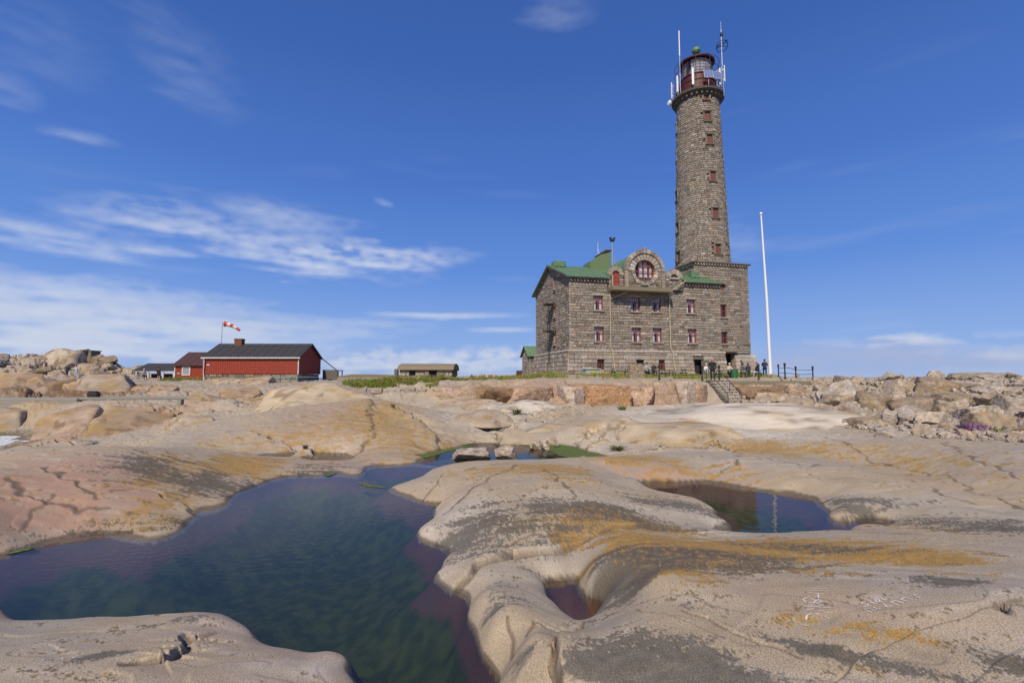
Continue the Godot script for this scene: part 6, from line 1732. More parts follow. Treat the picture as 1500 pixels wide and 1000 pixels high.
	sc.poly([Vector3(.12, 3.4, -.12), Vector3(.12, 4.8, -2.25), Vector3(.12, 3.4, -4.4)])
	part("core", sc.mesh(), M.mortar, t)
	for s in 2:
		var r2 := MB.new()
		var z0 := .35 if s == 0 else -4.85
		var a := Vector3(-.35, 3.25, z0)
		var b := Vector3(4.6, 3.25, z0)
		var c := Vector3(4.6, 5.0, -2.25)
		var e := Vector3(-.35, 5.0, -2.25)
		if s == 0: r2.quad(a, b, c, e)
		else: r2.quad(b, a, e, c)
		r2.quad(a + Vector3(0, -.12, 0), e + Vector3(0, -.12, 0), e, a)
		part("roof", r2.mesh(), M.roof_green, t)
	# concrete cube on the hill
	t = thing("hilltop_bunker", "small brown concrete box on top of the boulder hill", "bunker", Vector3(-75.0, EYE + 2.6, -84.0))
	var hb := MB.new()
	hb.cbox(Vector3(0, 0, -2), Vector3(1.7, 2.0, 0), .06)
	hb.cbox(Vector3(-1.6, -.4, -2.0), Vector3(0, 1.5, -.3), .06)
	part("wall", hb.mesh(), M.cast, t)
	trim(t, "slab", Vector3(-.05, 2.0, -2.1), Vector3(1.8, 2.14, .1), M.cast)
	# timber platform behind the barn with a slanting pole
	t = thing("timber_platform", "grey timber platform box beside the barn's gable", "platform", Vector3(-26.6, EYE, -68.0))
	for k in 12: trim(t, "plank", Vector3(k * .19, -.25, 0), Vector3(k * .19 + .175, 1.1 - .03 * (k % 2), .06), M.wood_grey)
	trim(t, "deck", Vector3(0, .95, -1.8), Vector3(2.28, 1.05, -.01), M.wood_grey)
	for x in [.1, 2.1]: trim(t, "post", Vector3(x, -1.4, -1.7), Vector3(x + .12, .95, -1.58), M.wood_grey)
	var sp := MB.new()
	sp.tube([Vector3(-26.9, EYE + 2.55, -68.9), Vector3(-24.5, EYE + .95, -67.9), Vector3(-24.35, EYE - .2, -67.9)], [.07], 6)
	whole("slanting_pipe", sp.mesh(), M.iron, "dark pipe slanting down from the barn eaves to the platform", "pipe")

# ---------------------------------------------------------------- terrace, stairs, rails
func railing_post(at: Vector3, label: String, h := 1.1) -> Node3D:
	var t := thing("railing_post", label, "post", at, 0.0, "iron posts along the terrace edge")
	var m := MB.new()
	m.lathe([Vector2(.10, 0), Vector2(.10, .08), Vector2(.055, .12), Vector2(.05, h - .18), Vector2(.08, h - .16), Vector2(.08, h - .1), Vector2(.05, h - .08)], 10)
	part("shaft", m.mesh(), M.iron, t)
	var b := MB.new()
	b.lathe([Vector2(.04, h - .09), Vector2(.09, h - .04), Vector2(.1, h + .02), Vector2(.07, h + .09), Vector2(0, h + .12)], 10)
	part("finial", b.mesh(), M.iron, t)
	return t

func make_terrace() -> void:
	var top := EYE - .25
	# edge beam
	var t := thing("terrace_kerb", "long ochre-stained concrete beam along the terrace edge", "kerb", Vector3(5.8, top, -37.4))
	var pts := [[0.0, 0.0], [5.0, .1], [9.2, .2], [10.75, .2], [16.6, -.1], [17.9, -.2]]
	for k in pts.size() - 1:
		if k == 2: continue        # the stairs come up here
		var m := MB.new()
		var a := Vector3(pts[k][0], 0, pts[k][1])
		var b := Vector3(pts[k + 1][0], 0, pts[k + 1][1])
		var l := (b - a).length()
		m.cbox(Vector3(0.01, -.3, -.45), Vector3(l - .01, 0, 0), .03, Transform3D(Basis(Vector3(0, 1, 0), atan2(-(b.z - a.z), b.x - a.x)), a))
		part("beam", m.mesh(), M.cast, t)
	# squared stones below the kerb, right of the stairs
	t = thing("terrace_wall", "row of large squared granite blocks below the terrace right of the stairs", "wall", Vector3(16.7, top - .3, -37.1))
	var x := 0.0
	var k := 0
	while x < 6.4:
		var w := rng.randf_range(.75, 1.35)
		var m := MB.new()
		var tone := rng.randf_range(.36, .5)
		m.tint = Color(tone, tone * .86, tone * .7)
		m.cbox(Vector3(x, -.62, -.9), Vector3(x + w - .04, -.01, rng.randf_range(-.06, .08)), .06)
		part("block", m.mesh(), M.stone, t)
		x += w
		k += 1
	# stairs
	t = thing("stone_stairs", "flight of stone steps climbing from the bare rock to the terrace", "stairs", Vector3(15.0, top, -37.2))
	for i in 10:
		var m := MB.new()
		var tone := rng.randf_range(.38, .46)
		m.tint = Color(tone * 1.15, tone, tone * .82)
		m.cbox(Vector3(0, -.2 * (i + 1) - .6, .39 * i), Vector3(1.5, -.2 * i, .39 * (i + 1)), .025)
		m.cbox(Vector3(-.03, -.2 * i + .002, .39 * i - .02), Vector3(1.53, -.2 * i + .055, .39 * (i + 1) + .05), .015)
		part("step", m.mesh(), M.stone, t)
	var cm := MB.new()
	cm.tint = Color(.26, .22, .175)
	cm.prism([Vector2(0, -2.6), Vector2(4.1, -2.6), Vector2(4.1, -1.75), Vector2(.2, .05), Vector2(0, .05)], .4, Transform3D(Basis(Vector3(0, 1, 0), -PI / 2), Vector3(-.02, 0, 0)))
	part("cheek_wall", cm.mesh(), M.stone, t)
	var hr := MB.new()
	hr.tube([Vector3(.85, .0, .1), Vector3(.85, .85, .1), Vector3(.85, -.85, 3.6), Vector3(.85, -1.8, 3.6)], [.025], 6)
	hr.tube([Vector3(.85, -.95, 1.9), Vector3(.85, .02, 1.9)], [.02], 6)
	part("handrail", hr.mesh(), M.iron, t)
	var hl := MB.new()
	hl.tube([Vector3(-.1, .9, .1), Vector3(-.1, -.9, 3.7)], [.025], 6)
	hl.tube([Vector3(-.1, -.1, .1), Vector3(-.1, .9, .1)], [.025], 6)
	hl.tube([Vector3(-.1, -1.9, 3.7), Vector3(-.1, -.9, 3.7)], [.025], 6)
	part("handrail", hl.mesh(), M.iron, t)
	# posts and rails
	var posts: Array = [[11.62, 3.41, -38.2, "black iron post with round finial in front of the picnic tables", 1.1], [14.77, 3.36, -37.6, "black iron post with round finial left of the stairs", 1.1], [16.09, 3.36, -37.6, "black iron post with round finial right of the stairs", 1.1], [19.37, 3.47, -38.0, "black iron post with finial in front of the person in the red cap", 1.1], [25.34, 3.66, -46.0, "small black iron post just right of the flagpole foot", 1.1], [21.21, 3.49, -37.6, "tall black iron post with finial at the corner of the terrace", 1.15], [23.46, 3.49, -40.0, "black iron post second from the outer end of the terrace", 0.95], [25.49, 3.51, -41.0, "black iron post at the outermost right end of the terrace", 0.95]]
	for p in posts:
		railing_post(Vector3(p[0], p[1], p[2]), p[3], p[4])
	for r in [[4, 5], [5, 6], [6, 7], [0, 1], [2, 3]]:
		var a: Array = posts[r[0]]
		var b: Array = posts[r[1]]
		var m := MB.new()
		for h in [.45, .85]:
			if r[0] == 2 and h < .5: continue
			m.tube([Vector3(a[0], a[1] + h * a[4] / 1.1, a[2]), Vector3((a[0] + b[0]) / 2, (a[1] + b[1]) / 2 + h * a[4] / 1.1 - .02, (a[2] + b[2]) / 2), Vector3(b[0], b[1] + h * b[4] / 1.1, b[2])], [.022], 6)
		if r[0] != 2:
			whole("railing_bar", m.mesh(), M.iron, "pair of thin iron rails " + r_says(r[0]), "railing", Vector3.ZERO, 0.0, "iron rails along the terrace edge")

func r_says(k: int) -> String:
	return {4: "left of the flagpole above the block wall", 5: "just right of the flagpole", 6: "at the outer right end of the terrace", 0: "in front of the picnic tables"}.get(k, "on the terrace")

func make_walkway() -> void:
	var t := thing("concrete_walkway", "narrow pale concrete footbridge on a pier between the brown rocks", "footbridge", Vector3(-31.2, EYE - 1.4, -34.5), 0.0)
	var m := MB.new()
	m.cbox(Vector3(0, -.2, -1.6), Vector3(8.6, 0, 0), .03, Transform3D(Basis(Vector3(0, 1, 0), .16), Vector3.ZERO))
	part("deck", m.mesh(), M.concrete, t)
	var p := MB.new()
	p.cbox(Vector3(6.75, -1.4, -1.3), Vector3(7.05, -.2, -1.3 + .35), .02)
	p.cbox(Vector3(7.45, -1.4, -2.4), Vector3(7.75, -.2, -1.25), .02)
	p.cbox(Vector3(6.75, -1.4, -2.5), Vector3(7.75, -.2, -2.3), .02)
	part("pier", p.mesh(), M.concrete, t)
	var a := MB.new()
	a.cbox(Vector3(-8.0, -1.6, -1.5), Vector3(.4, -.05, .1), .05)
	part("abutment", a.mesh(), M.concrete, t)
	var b := MB.new()
	b.cbox(Vector3(0, 0, -.4), Vector3(.72, .34, 0), .05)
	b.cbox(Vector3(.05, .34, -.35), Vector3(.6, .42, -.05), .03)
	b.tube([Vector3(0, .2, -.2), Vector3(-.12, .25, -.2), Vector3(-.1, .05, -.2)], [.03], 6)
	whole("black_bag", b.mesh(), M.iron, "black bag lying on the rock edge above the concrete footbridge", "bag", Vector3(-30.6, EYE - 1.39, -34.9))

# ---------------------------------------------------------------- loose rock
func rock_mesh(sd: int, planes: int, tone: Vector3, flat: float) -> ArrayMesh:
	# a ball of directions cut by random planes: angular block with its own facets
	var g := RandomNumberGenerator.new()
	g.seed = sd
	var ns: Array[Vector3] = []
	var ds := PackedFloat32Array()
	for k in planes:
		var d := Vector3(g.randfn(), g.randfn() * flat, g.randfn()).normalized()
		ns.append(d)
		ds.append(g.randf_range(.42, .85))
	for d in [Vector3(1, .1, 0), Vector3(-1, .15, .1), Vector3(0, 1, .1), Vector3(0, -1, 0), Vector3(.1, .1, 1), Vector3(0, .2, -1)]:
		ns.append(d.normalized())
		ds.append(g.randf_range(.65, 1.0))
	var nz := noise(sd, 1.4, 3)
	var mb := MB.new()
	var n := 11
	for f in 6:
		var s := mb.v.size()
		for j in n + 1:
			for i in n + 1:
				var a := tan((i / float(n) * 2.0 - 1.0) * PI / 4)
				var b := tan((j / float(n) * 2.0 - 1.0) * PI / 4)
				var d: Vector3 = [Vector3(1, b, -a), Vector3(-1, b, a), Vector3(a, 1, -b), Vector3(a, -1, b), Vector3(a, b, 1), Vector3(-a, b, -1)][f]
				d = d.normalized()
				var best := 9.0
				var who := 0
				for k in ns.size():
					var c := d.dot(ns[k])
					if c > .02 and ds[k] / c < best:
						best = ds[k] / c
						who = k
				var q := nz.get_noise_3dv(d * best * 1.2)
				best = minf(best, 1.3) * (1.0 + .10 * q)
				mb.v.append(d * best)
				mb.n.append((ns[who] * 1.0 + d * .07 + Vector3(q, nz.get_noise_3dv(d * 3.0), -q) * .3).normalized())
				var shade := 1.0 + q * .5
				var oc := clampf(nz.get_noise_3dv(d * 1.7 + Vector3(5, 3, 1)) * 2.2 - .3, 0.0, .6)
				var col := (tone * shade).lerp(Vector3(.40, .25, .085), oc)
				mb.c.append(Color(col.x, col.y, col.z))
		for j in n:
			for i in n:
				var p := s + j * (n + 1) + i
				mb.ix.append(p); mb.ix.append(p + n + 2); mb.ix.append(p + 1)
				mb.ix.append(p); mb.ix.append(p + n + 1); mb.ix.append(p + n + 2)
	return mb.mesh()

func outcrop_mesh(sd: int, tone: Vector3, sharp: float) -> ArrayMesh:
	# ice-worn rock: planes blended into one rounded body
	var g := RandomNumberGenerator.new()
	g.seed = sd
	var ns: Array[Vector3] = []
	var ds := PackedFloat32Array()
	for k in 9:
		ns.append(Vector3(g.randfn(), absf(g.randfn()) * .9, g.randfn()).normalized())
		ds.append(g.randf_range(.62, .98))
	for d in [Vector3(1, .2, 0), Vector3(-1, .25, .1), Vector3(.1, 1, .15), Vector3(0, -1, 0), Vector3(.1, .35, 1), Vector3(0, .3, -1)]:
		ns.append(d.normalized())
		ds.append(g.randf_range(.8, 1.0))
	var nz := noise(sd, 1.1, 4)
	var nf := noise(sd + 7, 4.0, 3)
	var mb := MB.new()
	var n := 20
	for f in 6:
		if f == 3: continue
		var s := mb.v.size()
		for j in n + 1:
			for i in n + 1:
				var a := tan((i / float(n) * 2.0 - 1.0) * PI / 4)
				var b := tan((j / float(n) * 2.0 - 1.0) * PI / 4)
				var d: Vector3 = [Vector3(1, b, -a), Vector3(-1, b, a), Vector3(a, 1, -b), Vector3(a, -1, b), Vector3(a, b, 1), Vector3(-a, b, -1)][f]
				d = d.normalized()
				var sum := 0.0
				var grad := Vector3.ZERO
				for k in ns.size():
					var c := d.dot(ns[k]) / ds[k]
					if c > .0:
						var q := pow(c, sharp - 1.0)
						sum += q * c
						grad += ns[k] * (q / ds[k])
				var r := pow(sum, -1.0 / sharp)
				var p := d * minf(r, 1.25)
				var w := nz.get_noise_3dv(p)
				var split := absf(nz.get_noise_3dv(p * 1.6 + Vector3(9, 0, 4)))        # a few joints run round it
				var groove := clampf(1.0 - split / .03, 0.0, 1.0)
				p *= 1.0 + .08 * w + .025 * nf.get_noise_3dv(p) - .05 * groove
				mb.v.append(p)
				mb.n.append((grad.normalized() + Vector3(w, nf.get_noise_3dv(p), -w) * .07).normalized())
				var fl := nf.get_noise_3dv(p)
				var col := tone * (1.0 + w * .5 + fl * .22)
				var oc := clampf(nz.get_noise_3dv(p * 1.3 + Vector3(2, 7, 1)) * 2.4 + fl * .8 - .3, 0.0, .7)
				col = col.lerp(Vector3(.40, .26, .09), oc)
				var st := clampf(nz.get_noise_3dv(Vector3(p.x * 2.5, p.y * .4, p.z * 2.5) + Vector3(20, 0, 0)) * 3.4 - .75, 0.0, .6)
				col = col.lerp(Vector3(.16, .10, .06), st)
				mb.c.append(Color(col.x, col.y, col.z))
		for j in n:
			for i in n:
				var p := s + j * (n + 1) + i
				mb.ix.append(p); mb.ix.append(p + n + 2); mb.ix.append(p + 1)
				mb.ix.append(p); mb.ix.append(p + n + 1); mb.ix.append(p + n + 2)
	return mb.mesh()

func put_rock(mesh: ArrayMesh, at: Vector3, size: Vector3, rot: Vector3, called: String, label: String, group: String, m: Material = null) -> void:
	var o := MeshInstance3D.new()
	o.name = numbered(called)
	o.mesh = mesh
	o.material_override = m if m else M.boulder
	o.transform = Transform3D(Basis.from_euler(rot) * Basis.from_scale(size), at)
	o.set_meta("label", label)
	o.set_meta("category", "boulder")
	if group: o.set_meta("group", group)
	add_child(o)

func make_boulders() -> void:
	var kinds := []
	var tones := [Vector3(.48, .39, .30), Vector3(.42, .335, .25), Vector3(.45, .385, .32), Vector3(.36, .28, .20), Vector3(.44, .33, .25), Vector3(.53, .45, .36)]
	for k in 18:
		kinds.append(rock_mesh(300 + k, 4 + k % 4, tones[k % 6], 1.0 if k % 3 else .7))
	var slabs := []
	var smooth_rocks := []
	for k in 5: smooth_rocks.append(outcrop_mesh(600 + k, [Vector3(.50, .40, .28), Vector3(.64, .565, .465), Vector3(.49, .375, .27), Vector3(.46, .37, .27), Vector3(.53, .43, .31)][k], 20.0))
	for k in 6: slabs.append(outcrop_mesh(430 + k, [Vector3(.47, .345, .25), Vector3(.44, .32, .21), Vector3(.48, .385, .29), Vector3(.45, .365, .275), Vector3(.32, .22, .14), Vector3(.54, .45, .35)][k], 42.0))
	# the big ones the picture lets you tell apart: base point, width, height, depth, turn, tilt, kind, label
	var big: Array = [[27.5, 2.17, -34.0, 3.13, 1.31, 3.13, 0.5, -0.28, 0, "long tilted slab overhanging its neighbours in the middle of the boulder field", "blocks of the boulder field on the right"], [29.07, 1.8, -33.0, 2.94, 1.66, 2.94, 0.9, 0.15, 3, "huge block with a dark split face in the middle of the boulder field", "blocks of the boulder field on the right"], [32.17, 2.03, -34.0, 3.43, 1.46, 3.43, 0.3, -0.1, 5, "huge pale pointed block right of the dark split one", "blocks of the boulder field on the right"], [38.94, 3.08, -41.0, 4.86, 0.85, 3.89, 0.1, 0.05, 2, "broad pale slab with ochre edge on the skyline of the boulder field", "blocks of the boulder field on the right"], [19.86, 1.68, -27.0, 1.52, 1.08, 1.52, 1.2, 0.2, 9, "squat block with a dark brown face at the front of the boulder field", "blocks of the boulder field on the right"], [19.11, 1.68, -28.0, 1.74, 1.04, 1.74, 0.2, -0.15, 1, "pale rounded block left of the squat dark-faced one", "blocks of the boulder field on the right"], [14.93, 1.51, -23.0, 1.16, 0.85, 1.16, 2.0, 0.1, 6, "pale block at the lower left corner of the boulder field", "blocks of the boulder field on the right"], [15.75, 1.51, -22.0, 2.22, 0.55, 1.11, 0.05, 0.02, 2, "long flat slab with ochre front edge below the dark-faced block", "blocks of the boulder field on the right"], [15.49, 1.68, -20.0, 0.59, 0.59, 0.59, 0.6, 0.1, 5, "small upright white block at the end of the long flat slab", "blocks of the boulder field on the right"], [10.83, 1.6, -14.0, 0.79, 0.56, 0.79, 0.4, 0.1, 8, "grey square block on top of the small stone heap", "blocks of the boulder field on the right"], [15.23, 1.58, -15.0, 1.11, 0.4, 1.11, 0.2, 0.08, 7, "flat ochre-topped block beside the purple flowers", "blocks of the boulder field on the right"], [23.51, 1.56, -24.0, 1.57, 0.61, 1.41, 0.15, -0.05, 4, "wedge-shaped block with a dark gap at its side near the right edge", "blocks of the boulder field on the right"], [22.83, 1.54, -22.0, 1.63, 1.31, 1.63, 1.0, 0.1, 14, "large lichen-spotted block at the right edge of the boulder field", "blocks of the boulder field on the right"], [33.01, 3.57, -42.0, 1.12, 0.5, 1.12, 0.5, 0.2, 11, "small rock perched on top of the boulder field skyline", "blocks of the boulder field on the right"], [26.54, 3.08, -41.0, 1.58, 0.67, 1.58, 0.5, 0.1, 12, "rounded pale rock just right of the terrace end", "blocks of the boulder field on the right"], [27.34, 2.87, -40.0, 1.31, 0.83, 1.31, 1.5, 0.1, 3, "dark-sided rock on the skyline right of the terrace end", "blocks of the boulder field on the right"], [28.69, 2.81, -40.0, 1.42, 0.89, 1.42, 2.5, 0.1, 0, "rough brown rock on the boulder skyline", "blocks of the boulder field on the right"], [18.13, 1.98, -34.0, 2.02, 0.71, 2.02, 0.4, 0.0, 102, "low block leaning at the right foot of the stairs", "blocks of the boulder field on the right"], [16.86, 1.53, -29.0, 2.15, 0.86, 2.15, 0.5, 0.1, 103, "broad pale slab sloping right of the stairs", "blocks of the boulder field on the right"], [-74.66, 4.5, -80.0, 5.93, 3.8, 4.75, 0.3, -0.2, 105, "huge pale slab leaning at the top of the left hill", ""], [-66.35, 3.28, -76.0, 2.93, 2.93, 2.93, 0.9, 0.2, 102, "big pale boulder right of the two walkers on the left hill", ""], [-42.99, 1.13, -42.0, 3.86, 2.87, 3.48, 0.3, 0.1, 101, "large ochre-brown boulder at the left edge above the footbridge", ""], [-40.88, 1.25, -42.0, 2.49, 2.49, 2.24, 0.7, -0.1, 100, "tall tan boulder second from the left edge above the footbridge", ""], [-39.95, 1.49, -43.0, 3.32, 2.04, 2.98, 0.2, 0.05, 104, "dark brown flat-faced boulder between the tan ones above the footbridge", ""], [-37.49, 1.54, -42.0, 2.12, 1.62, 1.91, 0.9, 0.3, 101, "leaning ochre boulder next to the dark brown one", ""], [-36.45, 1.69, -44.0, 5.22, 2.22, 4.7, 0.4, 0.0, 103, "broad domed boulder with ochre stains left of the footbridge deck", ""], [-32.84, 1.79, -43.0, 1.91, 1.15, 1.72, 0.4, 0.1, 100, "small pink boulder above the footbridge deck", ""], [-30.19, 1.78, -42.0, 2.49, 1.18, 2.24, 0.4, 0.0, 100, "rounded pink boulder above the footbridge pier", ""], [-33.02, -0.63, -32.0, 4.27, 2.28, 3.84, 0.2, -0.2, 103, "grey smooth slab sloping to the surf at the left edge", ""], [-25.82, -0.32, -28.5, 3.72, 2.11, 3.35, 0.5, 0.25, 100, "large pink boulder sloping into the surf inlet", ""], [-20.58, -0.09, -26.0, 4.16, 2.01, 3.75, 0.3, -0.12, 101, "broad pink and ochre boulder below the footbridge", ""], [-20.92, 0.3, -25.0, 1.85, 1.26, 1.67, 1.3, 0.2, 100, "pink split boulder at the foot of the broad ochre one", ""], [-19.25, 0.39, -22.0, 1.31, 0.39, 1.04, 0.2, -0.2, 2, "thin grey slab lying at the head of the surf inlet", ""], [-18.91, 1.3, -30.0, 2.67, 1.33, 2.4, 0.4, -0.2, 100, "reddish boulder right of the footbridge pier", ""], [-15.42, 0.96, -24.0, 2.49, 0.78, 2.24, 0.4, -0.1, 103, "pale ochre boulder in front of the footbridge pier", ""], [-18.75, 1.8, -33.0, 2.94, 1.08, 2.64, 0.4, 0.1, 101, "yellow-stained boulder left of the bare tan dome", ""], [-29.54, 2.58, -56.0, 4.15, 1.16, 3.74, 0.4, 0.1, 100, "pink cracked rock under the barn's stone footing", ""], [-33.68, 2.72, -57.0, 3.38, 1.01, 3.04, 0.4, 0.1, 102, "pale cracked rock under the left end of the barn", ""], [-9.72, 1.71, -25.5, 5.67, 1.66, 4.54, 0.2, 0.0, 204, "bare tan dome with a split crest left of the ruined wall", ""], [-10.42, 1.89, -24.0, 3.2, 0.64, 2.56, 0.5, 0.1, 200, "low tan rock leaning against the split dome", ""], [4.92, 1.33, -14.6, 4.66, 0.87, 2.56, 0.15, 0.03, 200, "long smooth pale rock behind the green pool's right end", ""], [3.75, 1.36, -16.6, 3.2, 0.89, 2.24, 0.6, -0.05, 204, "rounded pale rock behind the long smooth one", ""], [1.17, 1.33, -16.8, 2.74, 0.7, 1.92, 0.3, 0.05, 203, "flat tan slab between the grass tufts and the green pool", ""], [9.57, 1.5, -22.8, 11.16, 0.91, 6.7, 0.1, 0.02, 201, "broad white dome in front of the stone steps", ""], [-1.23, 1.72, -19.5, 2.6, 0.64, 2.08, 0.8, 0.0, 203, "pale rock left of the two grass tufts", ""], [0.5, 1.89, -24.0, 3.56, 0.64, 2.85, 0.4, 0.0, 201, "pale slab at the foot of the cliff's left half", ""], [-2.19, 1.75, -26.0, 3.47, 0.77, 2.78, 0.2, 0.0, 202, "pinkish slab right of the ruined wall", ""], [2.69, 1.76, -24.0, 2.85, 0.57, 2.28, 0.9, 0.05, 204, "small tan slab below the white cliff face", ""], [-1.03, 1.5, -12.75, 0.98, 0.26, 0.69, 0.15, 0.03, 8, "long flat grey stone standing in the green pool", ""], [-0.14, 1.48, -12.6, 0.75, 0.36, 0.6, 0.6, 0.22, 6, "pointed pale stone standing in the green pool", ""], [0.71, 1.53, -14.6, 0.3, 0.21, 0.3, 0.0, 0.2, 0, "small pale stone in the pile at the green pool's far edge", "stones piled at the green pool"], [0.98, 1.54, -15.0, 0.27, 0.19, 0.27, 0.9, 0.2, 5, "small pale stone in the pile at the green pool's far edge", "stones piled at the green pool"], [1.26, 1.52, -15.6, 0.32, 0.23, 0.32, 1.8, 0.2, 10, "small pale stone in the pile at the green pool's far edge", "stones piled at the green pool"], [0.87, 1.54, -15.6, 0.23, 0.16, 0.23, 2.7, 0.2, 15, "small pale stone in the pile at the green pool's far edge", "stones piled at the green pool"], [1.35, 1.53, -14.9, 0.22, 0.15, 0.22, 3.6, 0.2, 2, "small pale stone in the pile at the green pool's far edge", "stones piled at the green pool"], [0.56, 1.53, -14.3, 0.19, 0.13, 0.19, 4.5, 0.2, 7, "small pale stone in the pile at the green pool's far edge", "stones piled at the green pool"], [1.82, 1.49, -12.6, 0.17, 0.12, 0.17, 5.4, 0.2, 12, "single small white stone at the green pool's right end", ""], [1.0, 1.52, -14.4, 0.23, 0.16, 0.23, 6.3, 0.2, 17, "small pale stone in the pile at the green pool's far edge", "stones piled at the green pool"]]
	for b in big:
		var mesh: ArrayMesh = smooth_rocks[b[8] - 200] if b[8] >= 200 else (slabs[b[8] - 100] if b[8] >= 100 else kinds[b[8]])
		put_rock(mesh, Vector3(b[0], b[1] + b[4] * .38, b[2]), Vector3(b[3], b[4], b[5]) * Vector3(.56, .66, .56), Vector3(b[7] * .5, b[6], b[7]), "boulder", b[9], b[10], M.outcrop if b[8] >= 100 else M.boulder)
	# the rest of the boulder field, right
	var g := RandomNumberGenerator.new()
	g.seed = 77
	var placed := 0
	while placed < 160:
		var tn := g.randf_range(.60, 1.22)
		var z := -exp(g.randf_range(log(14.0), log(46.0)))
		var px := 750 + 708 * tn
		if -z < 14.0 + maxf(0.0, 1300 - px) * .085: continue
		var x := -z * tn
		var s := exp(g.randfn(0.0, .42)) * clampf(-z * .0185, .24, .55) * (.7 if z < -36.0 else 1.0)
		var size := Vector3(s * g.randf_range(.8, 1.4), s * g.randf_range(.4, .8), s * g.randf_range(.8, 1.3))
		var kd := g.randi() % 18
		var part_of := "at the front" if z > -22.0 else ("in the middle" if z > -34.0 else "near the skyline")
		put_rock(kinds[kd], Vector3(x, ground(x, z) + size.y * .45, z), size, Vector3(g.randf_range(-.35, .35), g.randf() * TAU, g.randf_range(-.35, .35)), "boulder", "%s %s granite block %s of the boulder field right of the terrace" % ["large" if s > .55 else ("medium" if s > .36 else "small"), ["pale tan", "brown", "grey", "dark brown", "pinkish", "whitish"][kd % 6], part_of], "blocks of the boulder field on the right")
		placed += 1
	placed = 0
	while placed < 75:
		var px := g.randf_range(-60.0, 200.0)
		var z := -g.randf_range(70.0, 86.0)
		var x := -z * (px - 750) / 708
		if px > 90 and px < 145 and -z < 74: continue
		var s := exp(g.randfn(0.0, .4)) * .85
		var size := Vector3(s * g.randf_range(.8, 1.4), s * g.randf_range(.45, .8), s * g.randf_range(.8, 1.2))
		var kd := g.randi() % 18
		put_rock(kinds[kd], Vector3(x, ground(x, z) + size.y * .4, z), size, Vector3(g.randf_range(-.35, .35), g.randf() * TAU, g.randf_range(-.35, .35)), "boulder", "%s %s granite block heaped on the %s of the left hill" % ["large" if s > 1.0 else "small", ["pale tan", "brown", "grey", "dark brown", "pinkish", "whitish"][kd % 6], "lower slope" if z > -78.0 else "upper slope"], "blocks heaped on the left hill")
		placed += 1
	# faces of the cliff under the house: tall blocks with upright joints
	var faces := []
	for k in 5: faces.append(rock_mesh(520 + k, 6, [Vector3(.50, .345, .25), Vector3(.47, .28, .16), Vector3(.56, .45, .36), Vector3(.37, .24, .15), Vector3(.50, .37, .27)][k], .18))
	var cliff: Array = [[-3.75, 1.82, -32.6, 3.22, 1.2, 4, 0.2, "pale pink rock face at the left end of the cliff"], [-1.39, 1.89, -33.0, 3.26, 1.21, 3, 0.5, "brown overhung rock face second from the left in the cliff"], [1.16, 1.7, -33.2, 3.75, 1.41, 0, 0.1, "wide pink rock face in the middle of the cliff"], [3.93, 1.57, -33.0, 2.05, 1.4, 2, 0.8, "white cracked rock face in the cliff below the memorial stone"], [6.12, 1.53, -33.6, 3.8, 1.61, 1, 0.3, "orange rounded rock face right of the white one"], [9.12, 1.52, -34.6, 2.93, 1.66, 0, 0.9, "pink rock face between the orange one and the dark stain"], [10.9, 1.54, -35.0, 1.98, 1.78, 4, 0.2, "tall tan rock face left of the dark joint"], [12.34, 1.53, -35.2, 1.99, 1.79, 2, 0.6, "tall pale rock face with a curved joint near the stairs"], [13.56, 1.53, -35.3, 1.6, 1.79, 0, 0.1, "tall pink rock face just left of the stairs"], [17.93, 1.86, -35.5, 3.01, 1.2, 3, 0.4, "low ochre-stained rock face right of the stairs"], [20.72, 1.94, -36.0, 3.05, 1.22, 4, 0.7, "low rock face with yellow stain at the boulder field's edge"]]
	for c in cliff:
		put_rock(faces[c[5]], Vector3(c[0], c[1] + c[4] * .45, c[2]), Vector3(c[3] * .62, c[4] * .62, c[3] * .62), Vector3(0, c[6], 0), "cliff_block", c[7], "upright rock faces below the terrace")
	# small stuff between them
	var spots := []
	while spots.size() < 2050:
		var z: float
		var x: float
		if spots.size() < 1500:
			var tn := g.randf_range(.58, 1.25)
			z = -exp(g.randf_range(log(13.5), log(48.0)))
			if -z < 13.5 + maxf(0.0, 1300 - (750 + 708 * tn)) * .085: continue
			x = -z * tn
		elif spots.size() < 1950:
			z = -g.randf_range(68.0, 86.0)
			x = -z * (g.randf_range(-80.0, 210.0) - 750) / 708
		else:
			z = -g.randf_range(29.0, 36.0)
			x = -z * (g.randf_range(1085.0, 1170.0) - 750) / 708
		var s := g.randf_range(.07, .26) * clampf(-z / 26.0, .55, 1.5)
		spots.append(Transform3D(Basis.from_euler(Vector3(g.randf() * .6, g.randf() * TAU, g.randf() * .6)) * Basis.from_scale(Vector3(s, s * .6, s)), Vector3(x, ground(x, z) + s * .3, z)))
	var mm := MultiMesh.new()
	mm.transform_format = MultiMesh.TRANSFORM_3D
	mm.mesh = kinds[2]
	mm.instance_count = spots.size()
	for k in spots.size(): mm.set_instance_transform(k, spots[k])
	var mi := MultiMeshInstance3D.new()
	mi.name = "rubble"
	mi.multimesh = mm
	mi.material_override = M.boulder
	mi.set_meta("kind", "stuff")
	mi.set_meta("label", "small broken granite rubble filling gaps between the boulders")
	mi.set_meta("category", "rubble")
	add_child(mi)
	# stones of the ruined wall below the grass
	var t := thing("ruined_wall", "ruined dry wall of long granite blocks below the grass", "wall", Vector3(-11.0, EYE, -32.2))
